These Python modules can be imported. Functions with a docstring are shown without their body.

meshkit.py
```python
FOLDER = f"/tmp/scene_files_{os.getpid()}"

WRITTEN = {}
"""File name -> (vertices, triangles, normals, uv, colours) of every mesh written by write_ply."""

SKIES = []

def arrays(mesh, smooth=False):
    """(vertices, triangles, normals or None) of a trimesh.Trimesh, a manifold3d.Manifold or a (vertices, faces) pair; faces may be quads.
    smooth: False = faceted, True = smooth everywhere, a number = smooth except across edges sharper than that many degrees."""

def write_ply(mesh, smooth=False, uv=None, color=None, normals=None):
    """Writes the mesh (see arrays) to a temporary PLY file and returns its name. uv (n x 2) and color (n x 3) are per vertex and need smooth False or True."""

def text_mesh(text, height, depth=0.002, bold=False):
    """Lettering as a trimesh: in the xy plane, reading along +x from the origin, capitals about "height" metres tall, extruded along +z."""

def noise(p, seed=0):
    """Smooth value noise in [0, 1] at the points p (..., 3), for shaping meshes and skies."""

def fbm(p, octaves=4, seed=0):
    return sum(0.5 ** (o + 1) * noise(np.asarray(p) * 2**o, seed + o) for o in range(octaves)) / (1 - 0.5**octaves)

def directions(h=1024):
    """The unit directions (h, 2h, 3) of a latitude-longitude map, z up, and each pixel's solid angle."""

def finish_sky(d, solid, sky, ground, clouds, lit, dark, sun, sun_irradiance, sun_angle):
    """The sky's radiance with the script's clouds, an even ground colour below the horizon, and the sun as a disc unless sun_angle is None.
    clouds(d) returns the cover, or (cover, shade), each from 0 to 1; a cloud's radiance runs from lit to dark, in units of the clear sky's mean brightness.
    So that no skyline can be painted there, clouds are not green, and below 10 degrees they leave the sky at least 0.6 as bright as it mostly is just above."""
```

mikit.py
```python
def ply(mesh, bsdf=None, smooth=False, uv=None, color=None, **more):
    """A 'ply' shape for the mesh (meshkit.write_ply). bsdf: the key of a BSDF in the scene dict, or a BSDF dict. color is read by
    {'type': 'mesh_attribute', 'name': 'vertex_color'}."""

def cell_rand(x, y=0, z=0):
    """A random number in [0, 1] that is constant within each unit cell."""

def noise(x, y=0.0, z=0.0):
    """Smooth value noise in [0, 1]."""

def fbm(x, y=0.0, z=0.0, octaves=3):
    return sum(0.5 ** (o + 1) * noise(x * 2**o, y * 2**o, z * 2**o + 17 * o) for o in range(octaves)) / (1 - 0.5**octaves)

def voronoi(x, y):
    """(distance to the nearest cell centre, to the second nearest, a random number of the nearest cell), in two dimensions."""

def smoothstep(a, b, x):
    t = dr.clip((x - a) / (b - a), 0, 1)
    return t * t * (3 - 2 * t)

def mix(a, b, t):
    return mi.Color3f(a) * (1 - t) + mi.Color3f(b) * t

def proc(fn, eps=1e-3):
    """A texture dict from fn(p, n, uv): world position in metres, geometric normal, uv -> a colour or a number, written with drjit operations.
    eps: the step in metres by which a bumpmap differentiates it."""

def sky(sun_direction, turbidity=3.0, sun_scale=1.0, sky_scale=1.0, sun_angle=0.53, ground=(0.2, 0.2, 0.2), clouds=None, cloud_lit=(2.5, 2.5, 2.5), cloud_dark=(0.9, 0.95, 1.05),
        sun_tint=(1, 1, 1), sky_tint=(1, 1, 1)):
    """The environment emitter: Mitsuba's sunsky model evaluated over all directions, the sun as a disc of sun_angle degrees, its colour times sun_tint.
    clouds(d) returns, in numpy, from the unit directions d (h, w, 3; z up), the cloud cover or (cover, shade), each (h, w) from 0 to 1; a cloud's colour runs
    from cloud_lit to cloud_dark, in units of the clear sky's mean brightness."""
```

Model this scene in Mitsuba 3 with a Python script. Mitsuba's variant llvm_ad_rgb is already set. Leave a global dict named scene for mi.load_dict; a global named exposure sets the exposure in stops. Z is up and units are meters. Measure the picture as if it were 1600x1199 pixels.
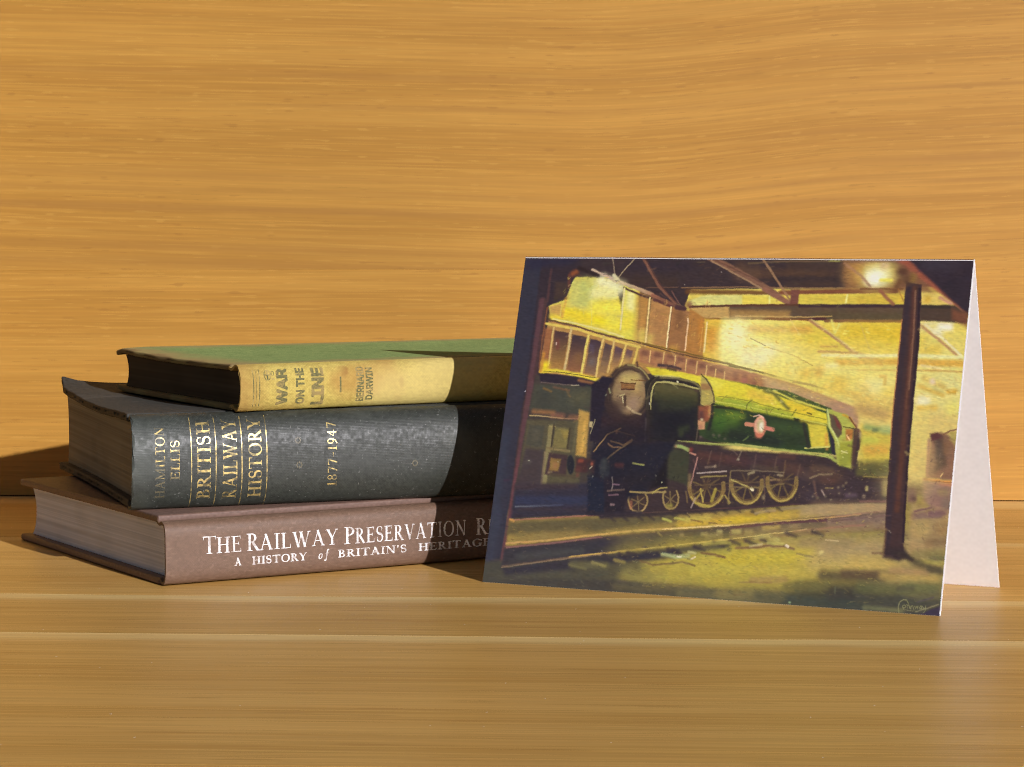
"""A stack of three old hardback books and a folded greeting card on a wooden table in low sunlight."""
import math
import numpy as np
import trimesh
import shapely
from shapely import affinity
from shapely.geometry import LineString, Polygon, Point, box as sbox
from shapely.ops import unary_union
import drjit as dr
import mitsuba as mi
import mikit
import meshkit
from mikit import noise, fbm, smoothstep, mix, cell_rand

T = mi.ScalarTransform4f
scene, labels = {}, {}
MM = 0.001

# ------------------------------------------------------------------ camera
PITCH, YAW, ROLL = 0.0676, -0.0616, -0.0018
fw = np.array([math.sin(YAW) * math.cos(PITCH), math.cos(YAW) * math.cos(PITCH), -math.sin(PITCH)])
rt = np.array([math.cos(YAW), -math.sin(YAW), 0.0])
up = np.cross(rt, fw)
up = -math.sin(ROLL) * rt + math.cos(ROLL) * up
eye = np.array([0.0, 0.0, 0.1368])
scene['camera'] = {
    'type': 'perspective', 'fov': 2 * math.degrees(math.atan(800 / 3818.5)), 'fov_axis': 'x',
    'near_clip': 0.01, 'far_clip': 100.0,
    'to_world': T().look_at(origin=eye.tolist(), target=(eye + fw).tolist(), up=up.tolist()),
}
# ------------------------------------------------------------------ light
SUN = (0.556, -0.762, 0.335)
scene['sky'] = mikit.sky(SUN, turbidity=3, sun_scale=1.0, sky_scale=0.28, sun_angle=0.6,
                         sun_tint=(1.0, 1.31, 2.42), sky_tint=(1.10, 1.16, 1.40), ground=(0.16, 0.13, 0.10))
exposure = 1.70


# ------------------------------------------------------------------ helpers
def lin(r, g, b):
    """sRGB 0-255 to linear."""
    c = np.array([r, g, b]) / 255.0
    return [float(x) for x in np.where(c < 0.04045, c / 12.92, ((c + 0.055) / 1.055) ** 2.4)]


def put(key, mesh, bsdf, smooth=30, M=None, uv=None, color=None):
    m = mesh.copy()
    v = np.array(m.vertices) * MM
    if M is not None:
        v = v @ M[:3, :3].T + M[:3, 3]
    m = trimesh.Trimesh(v, m.faces, process=False)
    k, i = key, 0
    while k in scene:
        i += 1
        k = f'{key}_{i:03d}'
    scene[k] = mikit.ply(m, bsdf, smooth=smooth, uv=uv, color=color)
    return k


def frame(x, y, z, yaw, tilt=0.0, roll=0.0):
    """Local axes: x along the spine, y towards the fore edge, z up; millimetres in, metres out."""
    c, s = math.cos(yaw), math.sin(yaw)
    R = np.array([[c, -s, 0], [s, c, 0], [0, 0, 1.0]])
    ct, st = math.cos(tilt), math.sin(tilt)
    Rx = np.array([[1, 0, 0], [0, ct, -st], [0, st, ct]])
    cr, sr = math.cos(roll), math.sin(roll)
    Ry = np.array([[cr, 0, sr], [0, 1, 0], [-sr, 0, cr]])
    M = np.eye(4)
    M[:3, :3] = R @ Ry @ Rx
    M[:3, 3] = np.array([x, y, z]) * MM
    return M


def rounded_box(x0, x1, y0, y1, z0, z1, r, seg=3, nx=1, ny=1):
    """A box with rounded vertical and horizontal edges, with nx by ny cells on its big faces (for bending)."""
    def steps(a, b, n):
        q = [a + r * (1 - math.cos(i * math.pi / 2 / seg)) for i in range(seg)]
        mid = np.linspace(a + r, b - r, n + 1).tolist()
        return np.array(q + mid + [b - (t - a) for t in q[::-1]])
    xs, ys, zs = steps(x0, x1, nx), steps(y0, y1, ny), steps(z0, z1, 1)
    V, F = [], []

    def grid(a, b, f, flip):
        base = len(V)
        for p in a:
            for q in b:
                V.append(f(p, q))
        n = len(b)
        for i in range(len(a) - 1):
            for j in range(n - 1):
                k = base + i * n + j
                f4 = [k, k + n, k + n + 1, k + 1]
                F.append(f4[::-1] if flip else f4)
    grid(xs, ys, lambda p, q: (p, q, z1), False)
    grid(xs, ys, lambda p, q: (p, q, z0), True)
    grid(xs, zs, lambda p, q: (p, y0, q), False)
    grid(xs, zs, lambda p, q: (p, y1, q), True)
    grid(ys, zs, lambda p, q: (x1, p, q), False)
    grid(ys, zs, lambda p, q: (x0, p, q), True)
    V = np.array(V)
    lo, hi = np.array([x0, y0, z0]) + r, np.array([x1, y1, z1]) - r
    core = np.clip(V, lo, hi)
    d = V - core
    n = np.linalg.norm(d, axis=1, keepdims=True)
    V = np.where(n > 1e-9, core + d / np.maximum(n, 1e-9) * np.minimum(r, np.maximum(n, r)), V)
    F = np.array(F)
    m = trimesh.Trimesh(V, np.vstack([F[:, [0, 1, 2]], F[:, [0, 2, 3]]]), process=False)
    m.merge_vertices()
    return m


def bend(mesh, fn):
    v = np.array(mesh.vertices)
    return trimesh.Trimesh(fn(v), mesh.faces, process=False)


def loft(outline, xs):
    """A closed outline in (y, z), counter-clockwise seen from +x, carried along x through the stations xs, with flat ends."""
    o = np.array(outline)
    n, k = len(o), len(xs)
    V = np.vstack([np.column_stack([np.full(n, x), o]) for x in xs])
    F = []
    for i in range(k - 1):
        for j in range(n):
            a, b = i * n + j, i * n + (j + 1) % n
            F += [[a, b, b + n], [a, b + n, a + n]]
    m = trimesh.Trimesh(V, np.array(F)[:, ::-1], process=False)
    import mapbox_earcut as ec
    cap = ec.triangulate_float64(o, np.array([n], dtype=np.uint32)).reshape(-1, 3)
    A = o[cap]
    area = np.cross(A[:, 1] - A[:, 0], A[:, 2] - A[:, 0])
    cap = np.where(area[:, None] > 0, cap, cap[:, ::-1])
    lo = trimesh.Trimesh(np.column_stack([np.full(n, xs[0]), o]), cap[:, ::-1], process=False)
    hi = trimesh.Trimesh(np.column_stack([np.full(n, xs[-1]), o]), cap, process=False)
    out = trimesh.util.concatenate([m, lo, hi])
    if out.volume < 0:
        out.invert()
    return out


# ------------------------------------------------------------------ wood
JOINTS = [1184.9, 1031.6, 873.8, 790.9, 600.0, 430.0]      # seam with the back board, then the joints of the tabletop planks (y, mm)
SEAM_Z = 111.7


def table_color(p, n, uv):
    x, y = p.x, p.y
    pid = mi.Float(0)
    edge = mi.Float(9)
    for k, j in enumerate(JOINTS[1:4]):
        pid = dr.select(y < j * MM, float(k + 1), pid)
        below = j * MM - y - 0.0012 * noise(x * 12, 3.0 + k)
        edge = dr.select((below > -0.001) & (below < 0.03), below, edge)
    pid = dr.select(y < JOINTS[4] * MM, 4.0, pid)
    wob = 0.0025 * (fbm(x * 2.3 + pid * 7.1, y * 8 + pid * 3.3, pid) - 0.5)
    v = y + wob
    big = fbm(v * 60 + pid * 31, x * 1.1 + pid * 5, pid, 3)
    fine = noise(v * 420, x * 9 + pid * 9, pid)
    finer = noise(v * 1200, x * 26, pid + 3)
    dash = smoothstep(0.80, 0.92, noise(v * 900, x * 38, pid + 7))
    c = mix((0.450, 0.254, 0.0640), (0.500, 0.292, 0.0800), smoothstep(0.25, 0.75, big))
    c = mix(c, (0.395, 0.205, 0.0420), 0.45 * smoothstep(0.45, 0.88, fine))
    c = mix(c, (0.555, 0.340, 0.0930), 0.50 * smoothstep(0.45, 0.88, finer))
    c = mix(c, (0.30, 0.145, 0.030), 0.32 * dash)
    c = c * (0.95 + 0.10 * fbm(x * 7, y * 9, 6, 3))
    tone = mi.Float(1)
    for k, t in enumerate((0.98, 1.02, 0.93, 0.97, 1.05)):
        tone = dr.select(dr.abs(pid - k) < 0.5, t, tone)
    c = c * tone
    # pale sapwood along the far edge of the planks
    sap = (1 - smoothstep(0.0050, 0.0165, edge + 0.003 * (noise(x * 40, y * 300, 5) - 0.5))) * (0.65 + 0.35 * noise(x * 5, 2.0 + pid)) * (0.8 + 0.4 * noise(x * 60, y * 1500))
    sap = dr.maximum(sap, 0.8 * (1 - smoothstep(0.022, 0.040, JOINTS[0] * MM - y)))
    sap2 = 0.28 * (1 - smoothstep(0.010, 0.030, edge))
    c = mix(c, (0.66, 0.49, 0.20), 0.68 * sap + 0.25 * sap2)
    # a little dust
    gx, gy = dr.floor(x * 55), dr.floor(y * 55)
    dx, dy = x * 55 - gx - 0.1 - 0.8 * cell_rand(gx, gy, 5), y * 55 - gy - 0.1 - 0.8 * cell_rand(gx, gy, 6)
    speck = (dx * dx + dy * dy < dr.square(0.010 + 0.014 * cell_rand(gx, gy, 7))) & (cell_rand(gx, gy, 8) > 0.86)
    hair = fbm(v * 1100, x * 22, pid + 13, 3)
    c = c * (0.96 + 0.24 * hair)
    return dr.select(speck, mi.Color3f(0.75, 0.66, 0.5), c)


def board_color(p, n, uv):
    x, z = p.x, p.z
    pid = dr.select(z < SEAM_Z * MM + 0.0008 * noise(x * 20), 1.0, 0.0)
    q = dr.maximum(x + 0.06, 0)
    bow = dr.select(pid < 0.5, 0.11 * q * q, 0.05 * q * q)
    drop = dr.select(pid < 0.5, 0.03 * (x + 0.3) * (1 - smoothstep(-0.05, 0.10, x)), 0.0)
    wob = 0.0009 * (fbm(x * 3.1 + pid * 5.3, z * 9 + pid * 2.7, pid + 4) - 0.5)
    v = z - bow + drop + wob
    big = fbm(v * 95 + pid * 17, x * 2.2, pid + 1, 4)
    mid = noise(v * 760, x * 20, pid + 2)
    fine = noise(v * 1700, x * 34, pid + 5)
    fleck = noise(v * 1500, x * 110, pid + 8)
    hair = fbm(v * 1500, x * 26, pid + 13, 3)
    c = mix((0.425, 0.207, 0.0300), (0.480, 0.243, 0.0390), smoothstep(0.32, 0.68, big))
    c = mix(c, (0.395, 0.184, 0.0265), 0.32 * smoothstep(0.45, 0.85, mid))
    c = mix(c, (0.525, 0.278, 0.0490), 0.42 * smoothstep(0.50, 0.90, fine))
    c = c * (0.91 + 0.18 * hair)
    c = mix(c, (0.300, 0.130, 0.0210), 0.36 * smoothstep(0.84, 0.95, fleck) * smoothstep(0.3, 0.6, noise(x * 18, v * 60, 31)))
    c = mix(c, (0.570, 0.320, 0.0650), 0.34 * (1 - smoothstep(0.06, 0.18, fleck)))
    c = c * (0.955 + 0.09 * fbm(x * 9, z * 11, 6, 3))
    # a few darker growth lines
    dark = mi.Float(0)
    for v0, w, a, s0, s1 in ((0.1440, 0.0020, 0.75, -0.5, 0.10), (0.1530, 0.0016, 0.55, -0.5, 0.13), (0.1600, 0.0024, 0.45, -0.5, 0.2), (0.1950, 0.0015, 0.40, -0.2, 0.5),
                             (0.1620, 0.0014, 0.40, 0.10, 0.5), (0.1500, 0.0012, 0.45, 0.10, 0.5), (0.1760, 0.0014, 0.35, 0.05, 0.5), (0.1250, 0.0022, 0.50, -0.4, 0.1), (0.2100, 0.0018, 0.40, -0.4, 0.3), (0.1170, 0.0030, 0.55, -0.5, 0.0)):
        g = (v - v0) / w
        dark = dark + a * dr.exp(-g * g) * smoothstep(s0 - 0.05, s0 + 0.05, x) * (1 - smoothstep(s1 - 0.06, s1 + 0.08, x)) * (0.45 + 0.9 * noise(x * 14, v0 * 900)) * (1 - pid)
    c = mix(c, (0.365, 0.172, 0.0300), dr.clip(dark, 0, 0.7))
    return c * dr.select(pid > 0.5, 1.06, 1.0)


def table_bump(p, n, uv):
    return noise(p.y * 1500, p.x * 16) * 0.6 + noise(p.y * 420, p.x * 5, 3) * 0.6


def board_bump(p, n, uv):
    return noise(p.z * 1400, p.x * 20) * 0.6 + noise(p.z * 300, p.x * 8, 3) * 0.6


def bumped(inner, fn, scale, eps=2e-4):
    return {'type': 'bumpmap', 'arbitrary': mikit.proc(fn, eps), 'scale': scale, 'bsdf': inner}


scene['table_wood'] = bumped({'type': 'principled', 'base_color': mikit.proc(table_color), 'roughness': 0.40, 'specular': 0.42,
                              'clearcoat': 0.0}, table_bump, 0.000012)
scene['board_wood'] = bumped({'type': 'principled', 'base_color': mikit.proc(board_color), 'roughness': 0.60, 'specular': 0.42}, board_bump, 0.000022)
scene['joint_dark'] = {'type': 'diffuse', 'reflectance': {'type': 'rgb', 'value': [0.16, 0.08, 0.03]}}

# tabletop planks, edge to edge, with a hairline joint
put('tabletop', trimesh.creation.box(bounds=[[-700, JOINTS[-1] + 2, -22], [700, JOINTS[0] + 20, -1.2]]), 'joint_dark', smooth=False)
labels['tabletop'] = {'kind': 'structure', 'label': 'lacquered honey coloured wooden tabletop of joined planks'}
for a, b in zip(JOINTS[:-1], JOINTS[1:]):
    far = a + (20 if a == JOINTS[0] else -0.12)
    put('tabletop__plank', rounded_box(-702, 702, b + 0.12, far, -20, 0, 0.35, 2), 'table_wood', smooth=40)
# back board, two boards one above the other
put('back_board', trimesh.creation.box(bounds=[[-700, JOINTS[0] + 1.5, -10], [700, JOINTS[0] + 18, 520]]), 'joint_dark', smooth=False)
labels['back_board'] = {'kind': 'structure', 'label': 'upright honey coloured wood veneer board behind the books'}
put('back_board__board', rounded_box(-702, 702, JOINTS[0], JOINTS[0] + 20, SEAM_Z + 0.01, 522, 0.05, 1), 'board_wood', smooth=40)
put('back_board__board', rounded_box(-702, 702, JOINTS[0], JOINTS[0] + 20, 0.55, SEAM_Z - 0.01, 0.05, 1), 'board_wood', smooth=40)


# ------------------------------------------------------------------ cloth, paper
def weave_bump(p, n, uv):
    return 0.5 + 0.25 * (dr.sin(uv.x * 6283.2 / 0.62) + dr.sin(uv.y * 6283.2 / 0.62)) + 0.9 * noise(uv.x * 1100, uv.y * 1100)


def weave(uv, s=0.55):
    """A plain weave: threads over and under, 0 to 1, from uv in metres."""
    a, b = uv.x * (1000 / s), uv.y * (1000 / s)
    odd = dr.abs(dr.floor(a) + dr.floor(b) - 2 * dr.floor((dr.floor(a) + dr.floor(b)) / 2))
    return dr.select(odd > 0.5, dr.sin(3.14159 * (a - dr.floor(a))), dr.sin(3.14159 * (b - dr.floor(b)))) * (0.6 + 0.4 * odd)


def slate_color(p, n, uv):
    w = weave(uv)
    r = noise(uv.x * 950, uv.y * 950, 2)
    worn = fbm(uv.x * 55, uv.y * 55, 1, 4)
    c = mix((0.016, 0.0185, 0.0150), (0.048, 0.054, 0.043), 0.55 * w + 0.45 * r)
    c = mix(c, (0.085, 0.092, 0.074), 0.4 * smoothstep(0.55, 0.80, worn))
    c = mix(c, (0.24, 0.24, 0.22), 0.6 * smoothstep(0.91, 0.98, noise(uv.x * 1450, uv.y * 1450, 9)))
    # rubbed and bleached towards the head of the spine
    return mix(c, (0.085, 0.098, 0.084), 0.55 * (1 - smoothstep(0.008, 0.026, uv.x)) * smoothstep(0.25, 0.6, worn))


def slate_cover_color(p, n, uv):
    r = noise(p.x * 900, p.y * 900, p.z * 900)
    worn = fbm(p.x * 60, p.y * 60, p.z * 60, 4)
    c = mix((0.030, 0.031, 0.027), (0.052, 0.053, 0.047), r)
    return mix(c, (0.095, 0.092, 0.080), 0.5 * smoothstep(0.52, 0.80, worn))


def slate_rough(p, n, uv):
    return 0.42 + 0.22 * noise(uv.x * 900, uv.y * 900, 4)


def brown_color(p, n, uv):
    w = weave(uv, 0.50)
    r = noise(uv.x * 1000, uv.y * 1300, 2)
    c = mix((0.122, 0.072, 0.046), (0.188, 0.113, 0.073), 0.5 * w + 0.5 * r)
    return mix(c, (0.30, 0.20, 0.14), 0.25 * smoothstep(0.7, 0.95, noise(uv.x * 900, uv.y * 1500, 5)))


def brown_cover_color(p, n, uv):
    r = noise(p.x * 1100, p.y * 1100, p.z * 1100)
    return mix((0.130, 0.076, 0.055), (0.190, 0.113, 0.083), r)


def yellow_color(p, n, uv):
    w = weave(uv, 0.60)
    r = noise(uv.x * 900, uv.y * 1200, 2)
    c = mix((0.350, 0.260, 0.062), (0.610, 0.490, 0.130), 0.5 * w + 0.5 * r)
    stain = fbm(uv.x * 48, uv.y * 48, 3, 4)
    c = mix(c, (0.38, 0.20, 0.055), 0.62 * smoothstep(0.48, 0.76, stain))
    c = mix(c, (0.27, 0.13, 0.04), 0.7 * smoothstep(0.80, 0.93, noise(uv.x * 160, uv.y * 160, 6)) * smoothstep(0.5, 0.7, noise(uv.x * 40, uv.y * 40, 3)))
    c = mix(c, (0.62, 0.50, 0.19), 0.5 * smoothstep(0.6, 0.85, noise(uv.x * 30, uv.y * 70, 8)))
    # browned at the head
    return mix(c, (0.33, 0.18, 0.055), 0.62 * (1 - smoothstep(0.001, 0.019, uv.x + 0.004 * noise(uv.x * 300, uv.y * 300))))


def green_color(p, n, uv):
    # uv: metres along the spine and across the cover
    w = weave(uv, 0.60)
    r = fbm(uv.x * 700, uv.y * 500, 2, 3)
    c = mix((0.105, 0.165, 0.052), (0.245, 0.318, 0.112), 0.30 * w + 0.70 * r)
    c = c * (0.88 + 0.24 * fbm(uv.x * 70, uv.y * 70, 4, 3))
    fade = noise(uv.x * 120, uv.y * 120, 3)
    rim = dr.minimum(dr.minimum(uv.x, uv.y), 0.137 - uv.y) + 0.010 * (fade - 0.5)
    c = mix((0.275, 0.215, 0.085), c, smoothstep(0.0, 0.024, rim))
    return mix(c, (0.16, 0.10, 0.045), 0.6 * (1 - smoothstep(-0.002, 0.004, rim)))


def paper(light, dark, scale):
    def fn(p, n, uv):
        layer = noise(uv.y * scale, uv.x * 9) * 0.45 + noise(uv.y * scale * 0.42 + 0.4 * noise(uv.x * 30, uv.y * 200), uv.x * 6, 3) * 0.55
        blot = fbm(uv.x * 40, uv.y * 60, 5, 3)
        return mix(dark, light, dr.clip(layer * 1.5 - 0.25 - 0.25 * smoothstep(0.5, 0.8, blot), 0, 1))
    return fn


def page_bump(p, n, uv):
    return noise(uv.y * 1500, uv.x * 12) * 0.6 + noise(uv.y * 500, uv.x * 7, 5)


def gold_color(p, n, uv):
    w = noise(p.x * 2300, p.y * 2300, p.z * 2300)
    worn = fbm(p.x * 620, p.y * 620, p.z * 620, 3)
    c = mix((0.44, 0.32, 0.10), (0.66, 0.51, 0.20), w)
    return mix(c, (0.10, 0.090, 0.055), 0.85 * smoothstep(0.46, 0.62, worn))


def silver_color(p, n, uv):
    worn = fbm(p.x * 420, p.y * 420, p.z * 420, 3)
    return mix((0.93, 0.92, 0.91), (0.50, 0.44, 0.40), 0.8 * smoothstep(0.50, 0.68, worn))


def rubbed_gold_color(p, n, uv):
    worn = fbm(p.x * 620, p.y * 620, p.z * 620, 3) + 0.30 * (1 - smoothstep(0.032, 0.050, p.z))
    return mix((0.56, 0.42, 0.15), (0.095, 0.092, 0.065), 0.9 * smoothstep(0.42, 0.60, worn))


def ink_color(p, n, uv):
    w = noise(p.x * 1900, p.y * 1900, p.z * 1900)
    worn = fbm(p.x * 260, p.y * 260, p.z * 260, 3)
    return mix(mix((0.115, 0.110, 0.050), (0.20, 0.185, 0.08), w), (0.36, 0.26, 0.10), 0.8 * smoothstep(0.42, 0.64, worn * 0.75 + 0.25 * w))


def faint_ink_color(p, n, uv):
    worn = fbm(p.x * 330, p.y * 330, p.z * 330, 3)
    return mix((0.12, 0.12, 0.055), (0.40, 0.30, 0.11), smoothstep(0.42, 0.64, worn))


def cloth(name, color, rough, bump=0.00003, spec=0.4, sheen=0.0):
    b = {'type': 'principled', 'base_color': mikit.proc(color), 'roughness': rough, 'specular': spec}
    if sheen:
        b['sheen'] = sheen
    scene[name] = {'type': 'twosided', 'bsdf': bumped(b, weave_bump, bump, 6e-5)}


cloth('slate_cloth', slate_color, mikit.proc(slate_rough), 0.000035, 0.5)
cloth('slate_cover_cloth', slate_cover_color, 0.7, 0.00003, 0.25)
cloth('brown_cloth', brown_color, 0.50, 0.00003, 0.45)
cloth('brown_cover_cloth', brown_cover_color, 0.5, 0.00002, 0.45)
cloth('yellow_cloth', yellow_color, 0.85, 0.00005, 0.15)
cloth('green_cloth', green_color, 0.80, 0.00004, 0.2)
scene['dark_edge'] = {'type': 'twosided', 'bsdf': {'type': 'principled', 'base_color': {'type': 'rgb', 'value': [0.055, 0.045, 0.032]}, 'roughness': 0.8}}
scene['dark_brown_edge'] = {'type': 'twosided', 'bsdf': {'type': 'principled', 'base_color': {'type': 'rgb', 'value': [0.10, 0.065, 0.05]}, 'roughness': 0.6}}
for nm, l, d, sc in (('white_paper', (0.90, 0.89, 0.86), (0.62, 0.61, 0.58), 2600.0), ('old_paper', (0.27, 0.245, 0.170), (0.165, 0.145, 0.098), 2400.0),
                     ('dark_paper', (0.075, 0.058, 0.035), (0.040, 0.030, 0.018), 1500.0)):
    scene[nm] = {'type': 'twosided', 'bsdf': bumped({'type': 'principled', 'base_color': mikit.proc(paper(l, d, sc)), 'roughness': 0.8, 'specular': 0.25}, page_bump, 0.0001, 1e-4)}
scene['gold_foil'] = {'type': 'twosided', 'bsdf': {'type': 'principled', 'base_color': mikit.proc(gold_color), 'roughness': 0.38, 'metallic': 0.55, 'specular': 0.6}}
scene['rubbed_gold'] = {'type': 'twosided', 'bsdf': {'type': 'principled', 'base_color': mikit.proc(rubbed_gold_color), 'roughness': 0.42, 'metallic': 0.4, 'specular': 0.5}}
scene['dull_gold'] = {'type': 'twosided', 'bsdf': {'type': 'principled', 'base_color': {'type': 'rgb', 'value': [0.125, 0.108, 0.062]}, 'roughness': 0.5}}
scene['silver_foil'] = {'type': 'twosided', 'bsdf': {'type': 'principled', 'base_color': mikit.proc(silver_color), 'roughness': 0.33, 'metallic': 0.35, 'specular': 0.7}}
scene['black_ink'] = {'type': 'twosided', 'bsdf': {'type': 'diffuse', 'reflectance': mikit.proc(ink_color)}}
scene['faint_ink'] = {'type': 'twosided', 'bsdf': {'type': 'diffuse', 'reflectance': mikit.proc(faint_ink_color)}}

# ------------------------------------------------------------------ lettering: a small serif alphabet cut from strokes (cap height 1)
THK, THN, SRF = 0.145, 0.055, 0.045


def bar(x0, y0, x1, y1, w):
    return LineString([(x0, y0), (x1, y1)]).buffer(w / 2, cap_style=2)


def stem(x, y0=0.0, y1=1.0, w=None, foot=True, head=True, left=0.105, right=0.105):
    w = w or THK
    parts = [sbox(x - w / 2, y0, x + w / 2, y1)]
    for on, y in ((foot, y0), (head, y1 - SRF)):
        if on:
            parts.append(sbox(x - w / 2 - left, y, x + w / 2 + right, y + SRF))
    return unary_union(parts)


def slab(x, y, half=0.16):
    return sbox(x - half, y, x + half, y + SRF)


def oval(cx, cy, rx, ry, tx, ty):
    o = affinity.scale(Point(cx, cy).buffer(1, 24), rx, ry)
    return o.difference(affinity.scale(Point(cx, cy).buffer(1, 24), rx - tx, ry - ty))


def half_oval(cx, cy, rx, ry, tx, ty, side):
    c = sbox(cx, cy - 2, cx + 3, cy + 2) if side > 0 else sbox(cx - 3, cy - 2, cx, cy + 2)
    return oval(cx, cy, rx, ry, tx, ty).intersection(c)


def arm(x, y, d, h=0.15):
    """The upright tick at the end of a horizontal arm."""
    return Polygon([(x - 0.035, y), (x + 0.02, y), (x + 0.02, y + d * h), (x - 0.005, y + d * h)])


def s_shape(cx, w, h=1.0):
    t = np.linspace(0, 1, 60)
    pts = []
    for u in t:
        if u < 0.5:
            a = math.radians(30 + (270 - 30) * u * 2)
            pts.append((cx + w * math.cos(a), h * (0.755 + 0.235 * math.sin(a)), a))
        else:
            a = math.radians(90 - (90 + 150) * (u - 0.5) * 2)
            pts.append((cx + w * 1.06 * math.cos(a), h * (0.265 + 0.255 * math.sin(a)), a))
    segs = []
    for i in range(len(pts) - 1):
        u = t[i]
        wd = THN + (THK - THN) * math.exp(-((u - 0.5) / 0.24) ** 2)
        segs.append(LineString([pts[i][:2], pts[i + 1][:2]]).buffer(wd / 2, 6))
    return unary_union(segs + [sbox(cx + w * 0.78, h * 0.70, cx + w * 0.88, h * 0.97), sbox(cx - w * 1.02, h * 0.03, cx - w * 0.90, h * 0.32)])


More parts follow.
